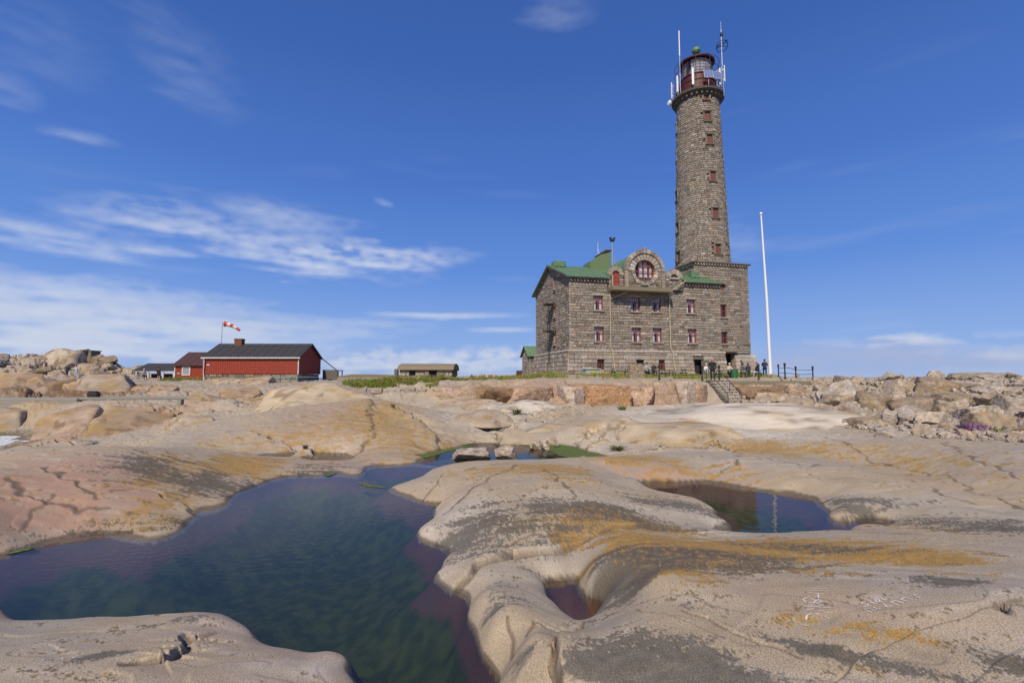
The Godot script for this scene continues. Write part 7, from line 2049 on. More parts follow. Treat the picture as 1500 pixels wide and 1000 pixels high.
	for r in 3:
		var x := .0 + r * .3
		while x < 6.2 - r * .2:
			var w := g.randf_range(.6, 1.3)
			if not (r == 1 and x > 4.2 and x < 5.2):
				var m := MB.new()
				var k := g.randf_range(.34, .48)
				m.tint = Color(k, k * .85, k * .68)
				m.cbox(Vector3(x, -1.95 + (2 - r) * .43, -1.0), Vector3(x + w - .04, -1.55 + (2 - r) * .43, g.randf_range(-.12, .1)), .07, Transform3D(Basis(Vector3(0, 0, 1), g.randf_range(-.02, .02)), Vector3.ZERO))
				part("block", m.mesh(), M.stone, t)
			x += w
	# far rubble wall
	t = thing("far_stone_wall", "low wall of piled field stones far behind the grass", "wall", Vector3(-6.0, EYE - .2, -72.0))
	for k in 64:
		var o := MeshInstance3D.new()
		o.name = "stone"
		o.mesh = kinds[k % 18]
		o.material_override = M.boulder
		var s := g.randf_range(.2, .36)
		o.transform = Transform3D(Basis.from_euler(Vector3(g.randf(), g.randf() * TAU, 0)) * Basis.from_scale(Vector3(s * 1.2, s, s)), Vector3((k % 32) * .27 + g.randf_range(-.08, .08), (.0 if k < 32 else .36) + g.randf_range(-.05, .05), g.randf_range(-.2, .2)))
		t.add_child(o, true)


# ---------------------------------------------------------------- small things
func picnic_table(at: Vector3, turn: float, label: String) -> void:
	var t := thing("picnic_table", label, "table", at, turn, "green picnic tables on the terrace")
	for k in 5: trim(t, "top_plank", Vector3(-.95, .72, -.38 + k * .155), Vector3(.95, .76, -.38 + k * .155 + .14), M.green_paint)
	for s in [-1, 1]:
		for k in 2: trim(t, "seat_plank", Vector3(-.95, .42, s * .68 - .14 + k * .145), Vector3(.95, .455, s * .68 - .14 + k * .145 + .13), M.green_paint)
	for x in [-.7, .7]:
		for s in [-1, 1]:
			var m := MB.new()
			m.tube([Vector3(x, 0, s * .62), Vector3(x, .72, s * .25)], [.045], 4)
			part("leg", m.mesh(), M.green_paint, t)
		trim(t, "cross_beam", Vector3(x - .03, .36, -.8), Vector3(x + .03, .42, .8), M.green_paint)

func bin(at: Vector3, label: String) -> void:
	var t := thing("waste_bin", label, "bin", at)
	var m := MB.new()
	m.lathe([Vector2(.24, 0), Vector2(.29, .06), Vector2(.31, .8), Vector2(.28, .82), Vector2(.27, .1), Vector2(0, .08)], 18)
	part("drum", m.mesh(), M.bin_green, t)
	var r := MB.new()
	for y in [.25, .55, .82]:
		var ring := []
		for k in 19: ring.append(Vector3(sin(TAU * k / 18) * .315, y, cos(TAU * k / 18) * .315))
		r.tube(ring, [.018], 5, false)
	part("hoops", r.mesh(), M.bin_green, t)

func heap(called: String, label: String, at: Vector3, w: float, h: float, d: float, m: Material, sd: int) -> void:
	var nz := noise(sd, .8, 3)
	var mb := MB.new()
	var n := 26
	for j in n:
		for i in n:
			var q := []
			for e in [[0, 0], [0, 1], [1, 1], [1, 0]]:
				var u: float = (i + e[0]) / float(n) * 2 - 1
				var v: float = (j + e[1]) / float(n) * 2 - 1
				var r := sqrt(u * u + v * v)
				var y := maxf(0.0, 1.0 - r) 
				q.append(Vector3(u * w / 2, h * (y * (1.6 - .6 * y)) + nz.get_noise_2d(u * 4, v * 4) * .06 * y - .1, v * d / 2))
			mb.quad(q[0], q[1], q[2], q[3])
	whole(called, mb.mesh(), m, label, "heap", at)

func ribbon(t: Node3D, called: String, line: Array, w: float, m: Material) -> void:
	# a scratch on the rock: a flat strip that follows the surface
	var mb := MB.new()
	for k in line.size() - 1:
		var a := Vector2(line[k][0], line[k][1])
		var b := Vector2(line[k + 1][0], line[k + 1][1])
		var d := (b - a).normalized()
		var s := Vector2(-d.y, d.x) * w * .5
		var n := maxi(1, int((b - a).length() / .02))
		for i in n:
			var p := a.lerp(b, i / float(n)) - (d * w * .3 if i == 0 else Vector2.ZERO)
			var q := a.lerp(b, (i + 1) / float(n)) + (d * w * .3 if i == n - 1 else Vector2.ZERO)
			var c := [p + s, p - s, q - s, q + s]
			var v := []
			for e in c: v.append(Vector3(e.x, ground(e.x, e.y) + .004, e.y))
			if (v[1] - v[0]).cross(v[2] - v[0]).y < 0.0: v.reverse()
			mb.quad(v[0], v[1], v[2], v[3])
	part(called, mb.mesh(), m, t)

func make_small_things() -> void:
	M.bin_green = plain(.03, .13, .05, .55)
	# flagpole, leaning a little
	var foot := Vector3(26.7, 0, -50.0)
	foot.y = ground(foot.x, foot.z)
	var t := thing("flagpole", "tall bare white flagpole right of the lighthouse", "flagpole", foot)
	var m := MB.new()
	m.tube([Vector3(0, -.1, 0), Vector3(-.08, 8, 0), Vector3(-.33, 17.0, 0)], [.17, .13, .075], 12)
	part("pole", m.mesh(), M.white_metal, t)
	m = MB.new()
	m.lathe([Vector2(.0, 16.95), Vector2(.12, 17.0), Vector2(.16, 17.12), Vector2(.1, 17.26), Vector2(0, 17.3)], 12)
	part("truck", m.mesh(), M.white_metal, t, Vector3(-.33, 0, 0))
	m = MB.new()
	m.tint = Color(.42, .36, .28)
	m.cbox(Vector3(-.5, -.3, -.5), Vector3(.5, .22, .5), .08)
	part("base_block", m.mesh(), M.stone, t)
	# windsock
	t = thing("windsock", "red and white windsock on a thin mast above the barn roof", "windsock", Vector3(-42.6, EYE - .3, -70.5))
	m = MB.new()
	m.tube([Vector3(0, 0, 0), Vector3(.1, 8.4, 0)], [.055, .04], 6)
	part("mast", m.mesh(), M.steel, t)
	for k in 5:
		m = MB.new()
		var a := Vector3(.45 + k * .44, 8.15 - .04 * k - .03 * k * k, 0)
		var b := Vector3(.45 + (k + 1) * .44, 8.15 - .04 * (k + 1) - .03 * (k + 1) * (k + 1), 0)
		m.tube([a, a.lerp(b, .5) + Vector3(0, .02, 0), b], [.36 - k * .04, .34 - k * .04, .32 - k * .04], 12, k == 4)
		part("band", m.mesh(), M.sock_red if k % 2 == 0 else M.white_paint, t)
	m = MB.new()
	var hoop := []
	for k in 13: hoop.append(Vector3(.45, 8.15 + sin(TAU * k / 12) * .37, cos(TAU * k / 12) * .37))
	m.tube(hoop, [.03], 5, false)
	m.tube([Vector3(.1, 8.3, 0), Vector3(.45, 8.45, 0)], [.025], 5)
	m.tube([Vector3(.1, 7.8, 0), Vector3(.45, 7.82, 0)], [.025], 5)
	part("hoop", m.mesh(), M.steel, t)
	# memorial stone
	var ms := Vector3(11.1, 0, -43.0)
	ms.y = EYE - .25
	t = thing("memorial_stone", "upright tapering brown memorial stone in front of the house", "memorial", ms, .12)
	m = MB.new()
	m.tint = Color(.34, .275, .19)
	m.prism([Vector2(-.72, 0), Vector2(.72, 0), Vector2(.66, 1.25), Vector2(.58, 1.42), Vector2(.3, 1.5), Vector2(-.25, 1.5), Vector2(-.56, 1.42), Vector2(-.64, 1.25)], .45)
	part("slab", m.mesh(), M.stone, t)
	m = MB.new()
	m.tint = Color(.38, .33, .26)
	m.cbox(Vector3(-.85, -.25, -.6), Vector3(.85, .16, .14), .06)
	part("base_block", m.mesh(), M.stone, t)
	# tables and bins
	for p in [[962.0, 48.5, .15, "green picnic table where the two people in hats sit"], [992.0, 50.0, .12, "green picnic table left of the open cellar door"], [908.0, 50.0, .1, "green picnic table left of the memorial stone"], [1062.0, 46.0, .1, "green picnic table right of the man on the stairs"], [1100.0, 47.0, .12, "green picnic table in front of the person in the red cap"]]:
		var x: float = p[1] * (p[0] - 750) / 708
		picnic_table(Vector3(x, ground(x, -p[1]), -p[1]), p[2], p[3])
	for p in [[1075.5, 44.0, "green waste bin standing between the picnic tables"]]:
		var x: float = p[1] * (p[0] - 750) / 708
		bin(Vector3(x, ground(x, -p[1]), -p[1]), p[2])
	# pale green well cover left of the downpipe
	var wx := 8.6
	t = thing("well_box", "pale grey-green metal box in the grass by the house wall", "box", Vector3(wx, ground(wx, -52.5), -52.5), .2)
	trim(t, "body", Vector3(-.8, -.2, -.5), Vector3(.8, .62, .5), M.pale_green)
	trim(t, "lid", Vector3(-.9, .62, -.6), Vector3(.9, .72, .6), M.pale_green)
	trim(t, "plate", Vector3(-.15, .1, .5), Vector3(.3, .4, .53), M.yellow)
	# camera mast on the roof and thin aerials
	t = thing("weather_mast", "short mast with dark instruments on the chimney block", "mast", Vector3(6.7, EYE, -56.0) + Basis(Vector3(0, 1, 0), HOUSE_TURN) * Vector3(8.1, 14.2, -5.5), HOUSE_TURN)
	m = MB.new()
	m.tube([Vector3(0, 0, 0), Vector3(0, 3.9, 0)], [.1, .08], 8)
	m.tube([Vector3(.3, .2, 0), Vector3(.3, 1.9, 0)], [.05], 6)
	m.box(Vector3(-.05, 1.7, -.03), Vector3(.34, 1.78, .03))
	part("pole", m.mesh(), M.steel, t)
	m = MB.new()
	m.cbox(Vector3(-.28, 3.85, -.2), Vector3(.28, 4.2, .2), .06)
	m.cbox(Vector3(-.42, 4.15, -.14), Vector3(-.12, 4.42, .14), .06)
	m.cbox(Vector3(.12, 4.15, -.14), Vector3(.42, 4.42, .14), .06)
	part("instruments", m.mesh(), M.iron, t)
	t = thing("roof_aerial", "thin white aerial behind the chimney block", "antenna", Vector3(6.7, EYE, -56.0) + Basis(Vector3(0, 1, 0), HOUSE_TURN) * Vector3(6.9, 16.0, -7.5), HOUSE_TURN)
	m = MB.new()
	m.tube([Vector3(0, 0, 0), Vector3(0, 2.4, 0)], [.03], 5)
	m.tube([Vector3(0, 1.5, 0), Vector3(.35, .4, 0)], [.025], 5)
	part("rod", m.mesh(), M.white_metal, t)
	# things in the grass
	for p in [[606.0, 56.5, .0, "left one of the two big white sacks by the stone store"], [614.0, 56.8, .5, "right one of the two big white sacks by the stone store"]]:
		var x: float = p[1] * (p[0] - 750) / 708
		var s := rock_mesh(512, 5, Vector3(.74, .73, .70), .8)
		var o := whole("white_sack", s, M.cloth, p[3], "sack", Vector3(x, EYE - .28, -p[1]), p[2], "white sacks by the stone store")
		o.scale = Vector3(.42, .42, .4)
	heap("sand_heap", "low heap of yellow sand right of the stone store", Vector3(-5.6, EYE - .45, -57.0), 3.6, .75, 3.0, M.sand, 5)
	heap("sand_heap", "thin spread of yellow sand on the rock before the house", Vector3(-.2, EYE - .62, -42.0), 4.0, .4, 2.4, M.sand, 6)
	t = thing("rusty_cabinet", "upright rust-brown metal cabinet left of the house", "cabinet", Vector3(.95, EYE - .2, -63.0), .1)
	trim(t, "body", Vector3(-.36, -.3, -.3), Vector3(.36, 1.05, .3), M.rust)
	trim(t, "door", Vector3(-.3, -.15, .3), Vector3(.3, .95, .325), M.rust)
	trim(t, "roof", Vector3(-.4, 1.05, -.34), Vector3(.4, 1.1, .36), M.rust)
	var cr := MB.new()
	for k in 4: cr.box(Vector3(0, .1 + k * .18, 0), Vector3(.9, .1 + k * .18 + .14, .05))
	cr.box(Vector3(.02, 0, -.5), Vector3(.1, .9, -.02))
	cr.box(Vector3(.8, 0, -.5), Vector3(.88, .9, -.02))
	whole("pale_crate", cr.mesh(), M.white_paint, "small white slatted crate in the grass before the far stone wall", "crate", Vector3(-1.75, EYE - .6, -65.0))
	m = MB.new()
	m.cbox(Vector3(-.2, 0, -.15), Vector3(.2, .28, .15), .03)
	m.tube([Vector3(-.18, .26, 0), Vector3(-.1, .42, 0), Vector3(.1, .42, 0), Vector3(.18, .26, 0)], [.015], 5)
	whole("yellow_bucket", m.mesh(), M.yellow, "small yellow box on the wall end right of the terrace", "box", Vector3(22.6, EYE - .55, -38.9))
	# scratched writing on the rock
	var marks: Array = [[[[2.236, -3.743], [2.339, -3.719]], [[2.205, -3.706], [2.319, -3.67]], [[2.164, -3.665], [2.246, -3.625]], [[2.219, -3.625], [2.181, -3.565]], [[2.164, -3.57], [2.197, -3.561]], [[2.062, -3.549], [2.12, -3.574], [2.125, -3.507], [2.09, -3.475], [2.045, -3.483], [2.062, -3.549]], [[2.125, -3.507], [2.158, -3.524], [2.157, -3.491], [2.115, -3.467]], [[2.157, -3.491], [2.198, -3.467]], [[2.008, -3.428], [2.153, -3.382]], [[1.978, -3.367], [2.032, -3.382]], [[2.054, -3.36], [2.08, -3.337]], [[1.929, -3.287], [1.978, -3.308]], [[1.904, -3.252], [1.933, -3.287]], [[2.043, -3.28], [2.048, -3.245]], [[1.996, -3.301], [2.019, -3.305]], [[1.842, -3.183], [1.869, -3.177]]], [[[2.344, -3.424], [2.361, -3.424]], [[2.43, -3.44], [2.401, -3.444], [2.393, -3.416], [2.413, -3.401], [2.408, -3.382], [2.364, -3.374]], [[2.465, -3.452], [2.458, -3.397], [2.481, -3.401]], [[2.446, -3.416], [2.467, -3.424]], [[2.532, -3.46], [2.506, -3.456], [2.487, -3.42], [2.507, -3.413], [2.526, -3.448]], [[2.507, -3.413], [2.52, -3.401]], [[2.553, -3.468], [2.545, -3.428], [2.56, -3.424]], [[2.616, -3.497], [2.65, -3.501]], [[2.343, -3.274], [2.336, -3.329], [2.372, -3.336], [2.377, -3.285]], [[2.418, -3.351], [2.422, -3.292]], [[2.391, -3.303], [2.437, -3.321]], [[2.502, -3.378], [2.494, -3.329]], [[2.481, -3.336], [2.523, -3.329]], [[2.562, -3.329], [2.556, -3.378], [2.595, -3.393], [2.608, -3.34]], [[2.645, -3.355], [2.636, -3.393], [2.677, -3.416], [2.691, -3.366]], [[2.733, -3.435], [2.737, -3.435]], [[2.756, -3.44], [2.788, -3.44]], [[2.757, -3.432], [2.749, -3.374]], [[2.795, -3.393], [2.799, -3.393]]], [[[-3.027, -3.255], [-3.044, -3.3], [-3.013, -3.305], [-3.006, -3.29], [-3.027, -3.287]], [[-2.97, -3.317], [-2.958, -3.317]], [[-2.965, -3.325], [-2.924, -3.292]], [[-2.907, -3.317], [-2.911, -3.338], [-2.867, -3.307], [-2.882, -3.351]], [[-3.106, -3.262], [-3.109, -3.285]]]]
	var says := ["white scratched letters stacked in a column on the near rock", "white scratched name and number on the near rock", "faint white scratched letters on the rock at the bottom left"]
	for k in 3:
		var first: Array = marks[k][0][0]
		t = thing("inscription", says[k], "inscription")
		for l in marks[k]: ribbon(t, "stroke", l, .009 if k != 2 else .006, M.chalk)

# ---------------------------------------------------------------- people
func body(bones: Array, cell: float) -> MB:
	# tapered capsules blended into one skin, meshed as surface nets
	var lo := Vector3(99, 99, 99)
	var hi := -lo
	for b in bones:
		for e in 2:
			var r: float = b[2 + e] + cell * 2.0
			lo = lo.min(b[e] - Vector3.ONE * r)
			hi = hi.max(b[e] + Vector3.ONE * r)
	var n := Vector3i(((hi - lo) / cell).ceil()) + Vector3i.ONE
	var f := PackedFloat32Array()
	f.resize(n.x * n.y * n.z)
	f.fill(1.0)
	for b in bones:
		var a: Vector3 = b[0]
		var ab: Vector3 = b[1] - a
		var l2 := maxf(ab.length_squared(), 1e-6)
		var ra: float = b[2]
		var rb: float = b[3]
		var m := maxf(ra, rb) + .09
		var p0 := Vector3i(((a.min(b[1]) - Vector3.ONE * m - lo) / cell).floor()).clamp(Vector3i.ZERO, n - Vector3i.ONE)
		var p1 := Vector3i(((a.max(b[1]) + Vector3.ONE * m - lo) / cell).ceil()).clamp(Vector3i.ZERO, n - Vector3i.ONE)
		for z in range(p0.z, p1.z + 1):
			for y in range(p0.y, p1.y + 1):
				for x in range(p0.x, p1.x + 1):
					var p := lo + Vector3(x, y, z) * cell
					var t := clampf((p - a).dot(ab) / l2, 0.0, 1.0)
					var d := (p - a - ab * t).length() - lerpf(ra, rb, t)
					var o := (z * n.y + y) * n.x + x
					var h := maxf(.045 - absf(d - f[o]), 0.0) / .045
					f[o] = minf(d, f[o]) - h * h * .01125
	var mb := MB.new()
	var at := {}
	var step := [1, n.x, n.x * n.y]
	for z in n.z - 1:
		for y in n.y - 1:
			for x in n.x - 1:
				var o := (z * n.y + y) * n.x + x
				var mask := 0
				for k in 8:
					if f[o + (k & 1) + (n.x if k & 2 else 0) + (n.x * n.y if k & 4 else 0)] < 0.0: mask += 1
				if mask == 0 or mask == 8: continue
				var s := Vector3.ZERO
				var c := 0
				for k in 8:
					for ax in 3:
						if k & (1 << ax): continue
						var q := k | (1 << ax)
						var v0 := f[o + (k & 1) + (n.x if k & 2 else 0) + (n.x * n.y if k & 4 else 0)]
						var v1 := f[o + (q & 1) + (n.x if q & 2 else 0) + (n.x * n.y if q & 4 else 0)]
						if (v0 < 0.0) == (v1 < 0.0): continue
						var pt := Vector3(k & 1, (k >> 1) & 1, k >> 2)
						pt[ax] += v0 / (v0 - v1)
						s += pt
						c += 1
				var p := lo + (Vector3(x, y, z) + s / c) * cell
				at[o] = mb.v.size()
				mb.v.append(p)
				mb.n.append(Vector3.ZERO)
				var best := 9.0
				var col := Color(1, 1, 1)
				for b in bones:
					var ab: Vector3 = b[1] - b[0]
					var t := clampf((p - b[0]).dot(ab) / maxf(ab.length_squared(), 1e-6), 0.0, 1.0)
					var d: float = (p - b[0] - ab * t).length() - lerpf(b[2], b[3], t)
					if d < best:
						best = d
						col = b[4]
				mb.c.append(col)
	for o in at:
		for ax in 3:
			var u: int = step[(ax + 1) % 3]
			var w: int = step[(ax + 2) % 3]
			if not (at.has(o - u) and at.has(o - w) and at.has(o - u - w)): continue
			var inside: bool = f[o] < 0.0
			if inside == (f[o + step[ax]] < 0.0): continue
			var q := [at[o], at[o - u], at[o - u - w], at[o - w]]
			if inside: q.reverse()
			mb.ix.append_array(PackedInt32Array([q[0], q[1], q[2], q[0], q[2], q[3]]))
			var nn: Vector3 = (mb.v[q[2]] - mb.v[q[0]]).cross(mb.v[q[1]] - mb.v[q[3]])
			for e in q: mb.n[e] += nn
	for k in mb.n.size(): mb.n[k] = mb.n[k].normalized()
	# normals point out of the skin
	var mid := Vector3.ZERO
	for p in mb.v: mid += p
	var flips := 0
	for k in range(0, mb.v.size(), 7):
		var dd: Vector3 = mb.v[k] - Vector3(0, mb.v[k].y, 0)
		if dd.dot(mb.n[k]) < 0.0: flips += 1
	if flips * 14 > mb.v.size():
		for k in mb.n.size(): mb.n[k] = -mb.n[k]
	return mb

func person(at: Vector3, turn: float, pose: String, look: Dictionary, label: String, cell := .04) -> void:
	# joints of one figure; x is its left, z its front
	var skin := Color(.50, .30, .21)
	var top: Color = look.top
	var legs: Color = look.legs
	var shoe: Color = look.get("shoe", Color(.03, .03, .03))
	var hair: Color = look.hair
	var hip := .92
	var lean := 0.0
	var sit := pose == "sit"
	if sit: hip = .54
	if pose == "bow": lean = .12
	var chest := Vector3(0, hip + .42, lean * .6 + (.04 if sit else 0.0))
	var neck := Vector3(0, hip + .57, lean + (.06 if sit else .0))
	var head := neck + Vector3(0, .17, .03 + lean * .3)
	var b := []
	b.append([Vector3(0, hip, 0), chest, .15, .165, top])
	b.append([Vector3(-.09, hip - .02, 0), Vector3(.09, hip - .02, 0), .13, .13, legs])
	b.append([chest + Vector3(-.12, .03, 0), chest + Vector3(.12, .03, 0), .11, .11, top])
	b.append([neck + Vector3(0, -.06, 0), neck + Vector3(0, .07, .01), .06, .055, skin])
	b.append([head + Vector3(0, .03, 0), head + Vector3(0, -.05, .02), .098, .075, skin])
	if look.get("bald", false): b.append([head + Vector3(0, .0, -.05), head + Vector3(0, .02, -.05), .08, .075, hair])
	else: b.append([head + Vector3(0, .055, -.02), head + Vector3(0, -.03, -.05), .104, .085, hair])
	var hands := []
	for s in [-1.0, 1.0]:
		var sh := chest + Vector3(s * .19, .06, 0)
		var el := sh + Vector3(s * .07, -.28, -.03)
		var wr := el + Vector3(s * -.01, -.23, .09)
		if sit or pose == "bow":
			el = sh + Vector3(s * .06, -.24, .10)
			wr = el + Vector3(s * -.08, -.02, .24)
		if pose == "walk" and s > 0: wr = el + Vector3(-.02, -.22, .12)
		b.append([sh, el, .068, .054, top])
		b.append([el, wr, .052, .042, top])
		var palm := wr + (wr - el).normalized() * .09
		b.append([wr, palm, .036, .036, skin])
		hands.append([wr, palm, s])
		var hj := Vector3(s * .10, hip - .04, 0)
		var kn := Vector3(s * .11, hip * .52, .04)
		var an := Vector3(s * .11, .09, -.02)
		if pose == "walk":
			kn = Vector3(s * .10, .50, .16 if s > 0 else .0)
			an = Vector3(s * .09, .10, .22 if s > 0 else -.18)
		if sit:
			kn = Vector3(s * .13, .50, .42)
			an = Vector3(s * .13, .10, .42 + (.06 if s > 0 else -.05))
		if look.get("bare", false):
			b.append([hj, hj.lerp(kn, .55), .088, .075, legs])
			b.append([hj.lerp(kn, .5), kn, .07, .058, skin])
			b.append([kn, an, .056, .04, skin])
		else:
			b.append([hj, kn, .088, .066, legs])
			b.append([kn, an, .064, .046, legs])
		b.append([an + Vector3(0, -.04, -.02), an + Vector3(s * .02, -.055, .15), .045, .036, shoe])
	var mb := body(b, cell)
	# face, ears and fingers join the same skin
	mb.tint = skin
	mb.tube([head + Vector3(0, .01, .09), head + Vector3(0, -.03, .122)], [.012, .016], 5)
	for s in [-1.0, 1.0]:
		mb.tube([head + Vector3(s * .1, .0, .0), head + Vector3(s * .108, .04, -.005)], [.018, .02], 5)
		mb.tint = Color(.03, .02, .02)
		mb.tube([head + Vector3(s * .034 - .012, .018, .095), head + Vector3(s * .034 + .012, .018, .095)], [.008], 4)
		mb.tint = skin
	mb.tint = Color(.30, .11, .09)
	mb.tube([head + Vector3(-.025, -.065, .092), head + Vector3(.025, -.065, .092)], [.007], 4)
	mb.tint = skin
	for h in hands:
		var d: Vector3 = (h[1] - h[0]).normalized()
		var side := d.cross(Vector3(0, 0, 1) if absf(d.z) < .8 else Vector3(0, 1, 0)).normalized()
		var curl := side.cross(d) * .3
		for k in 4:
			var o: Vector3 = h[1] + d * .02 + side * (k - 1.5) * .019
			var l: float = [.062, .074, .070, .054][k]
			mb.tube([o, o + d * l * .55, o + (d + curl).normalized() * l], [.0095, .0085, .007], 5)
		var tb: Vector3 = h[0] + d * .035 + side * .035 * -h[2]
		mb.tube([tb, tb + (d * .6 + side * -h[2] * .6).normalized() * .035, tb + (d + side * -h[2] * .4).normalized() * .065], [.011, .010, .008], 5)
	if look.has("hat"):
		mb.tint = look.hat
		if look.get("brim", true): mb.tube([head + Vector3(0, .085, 0), head + Vector3(0, .097, 0)], [.17, .165], 14)
		mb.tube([head + Vector3(0, .06, -.01), head + Vector3(0, .15, -.01), head + Vector3(0, .175, -.01)], [.112, .10, .05], 12)
	whole("person", mb.mesh(), M.cloth, label, "person", at, turn)

func make_people() -> void:
	var ppl: Array = [[15.65, -37.75, 3.35, -0.25, "walk", [0.018, 0.018, 0.022], [0.02, 0.024, 0.034], [0.42, 0.26, 0.18], "bald", "person in a dark jacket and dark trousers walking at the top of the stairs", 0.028], [13.75, -49.4, -99.0, 0.0, "sit", [0.3, 0.33, 0.38], [0.025, 0.028, 0.045], [0.08, 0.05, 0.03], "hat", "person in a grey shirt and dark hat sitting at the picnic table", 0.045], [14.48, -49.4, -99.0, 0.1, "sit", [0.03, 0.025, 0.03], [0.07, 0.1, 0.16], [0.4, 0.27, 0.12], "pale_hat", "person in a black top and straw hat sitting at the picnic table", 0.045], [21.11, -47.0, -99.0, 0.2, "sit", [0.5, 0.45, 0.38], [0.025, 0.028, 0.045], [0.55, 0.52, 0.46], "", "person with white hair and cream shirt sitting behind the green bin", 0.045], [21.71, -45.6, -99.0, 1.9, "sit", [0.1, 0.1, 0.105], [0.12, 0.13, 0.15], [0.06, 0.035, 0.02], "", "person in a grey jacket with dark hair sitting sideways at the table", 0.045], [23.19, -45.6, -99.0, -1.6, "sit", [0.02, 0.02, 0.022], [0.33, 0.34, 0.35], [0.1, 0.06, 0.03], "cap", "person in a red cap and black vest sitting at the table", 0.045], [25.61, -49, -99.0, 2.6, "bow", [0.025, 0.025, 0.05], [0.018, 0.018, 0.022], [0.03, 0.025, 0.02], "", "person in dark clothes leaning over the rail by the flagpole", 0.045], [23.95, -49, -99.0, 3.1, "sit", [0.04, 0.035, 0.045], [0.018, 0.018, 0.022], [0.08, 0.05, 0.03], "", "person in dark clothes sitting behind the farther table", 0.045], [18.65, -46.5, -99.0, 0.3, "sit", [0.62, 0.62, 0.62], [0.2, 0.22, 0.25], [0.5, 0.48, 0.45], "", "person in a white top sitting left of the man on the stairs", 0.045], [-65.05, -70.8, -99.0, 0.3, "walk", [0.025, 0.027, 0.06], [0.018, 0.018, 0.022], [0.12, 0.07, 0.05], "", "person in a navy jacket walking on the left hill", 0.055], [-63.7, -70.8, -99.0, -0.2, "bow", [0.5, 0.5, 0.48], [0.38, 0.45, 0.58], [0.1, 0.07, 0.05], "", "person in a white top and pale trousers with a dark pack on the left hill", 0.055], [-48.72, -64, -99.0, 1.2, "sit", [0.35, 0.34, 0.33], [0.018, 0.018, 0.022], [0.45, 0.44, 0.42], "", "person in black trousers sitting on the rock before the shelter", 0.055], [-46.73, -64, -99.0, 3.0, "stand", [0.03, 0.018, 0.016], [0.035, 0.02, 0.018], [0.06, 0.025, 0.015], "bare", "person with long dark coat and bare legs standing before the shelter", 0.055]]
	for p in ppl:
		var x: float = p[0]
		var z: float = p[1]
		var y: float = ground(x, z) if p[2] < -50.0 else p[2]
		var look := {"top": Color(p[5][0], p[5][1], p[5][2]), "legs": Color(p[6][0], p[6][1], p[6][2]), "hair": Color(p[7][0], p[7][1], p[7][2])}
		if p[8] == "bald": look.bald = true
		if p[8] == "hat": look.hat = Color(.06, .045, .035)
		if p[8] == "pale_hat": look.hat = Color(.55, .45, .30)
		if p[8] == "cap":
			look.hat = Color(.55, .02, .03)
			look.brim = false
		if p[8] == "bare": look.bare = true
		person(Vector3(x, y, z), p[3], p[4], look, p[9], p[10])

# ---------------------------------------------------------------- plants
func blade_tuft(sd: int, n: int, h: float, lean: float) -> ArrayMesh:
	var g := RandomNumberGenerator.new()
	g.seed = sd
	var mb := MB.new()
	for k in n:
		var a := g.randf() * TAU
		var d := Vector3(sin(a), 0, cos(a))
		var s := Vector3(cos(a), 0, -sin(a)) * h * .03
		var o := d * g.randf() * h * .25
		var l := h * g.randf_range(.6, 1.1)
		var b := g.randf_range(.3, 1.0) * lean
		var m := o + Vector3(0, l * .6, 0) + d * l * b * .25
		var e := o + Vector3(0, l * (1.0 - b * .25), 0) + d * l * b * .7
		var t := g.randf_range(.7, 1.25)
		mb.tint = Color(t, t, t)
		mb.quad(o - s, o + s, m + s * .7, m - s * .7)
		mb.poly([m - s * .7, m + s * .7, e])
	return mb.mesh()

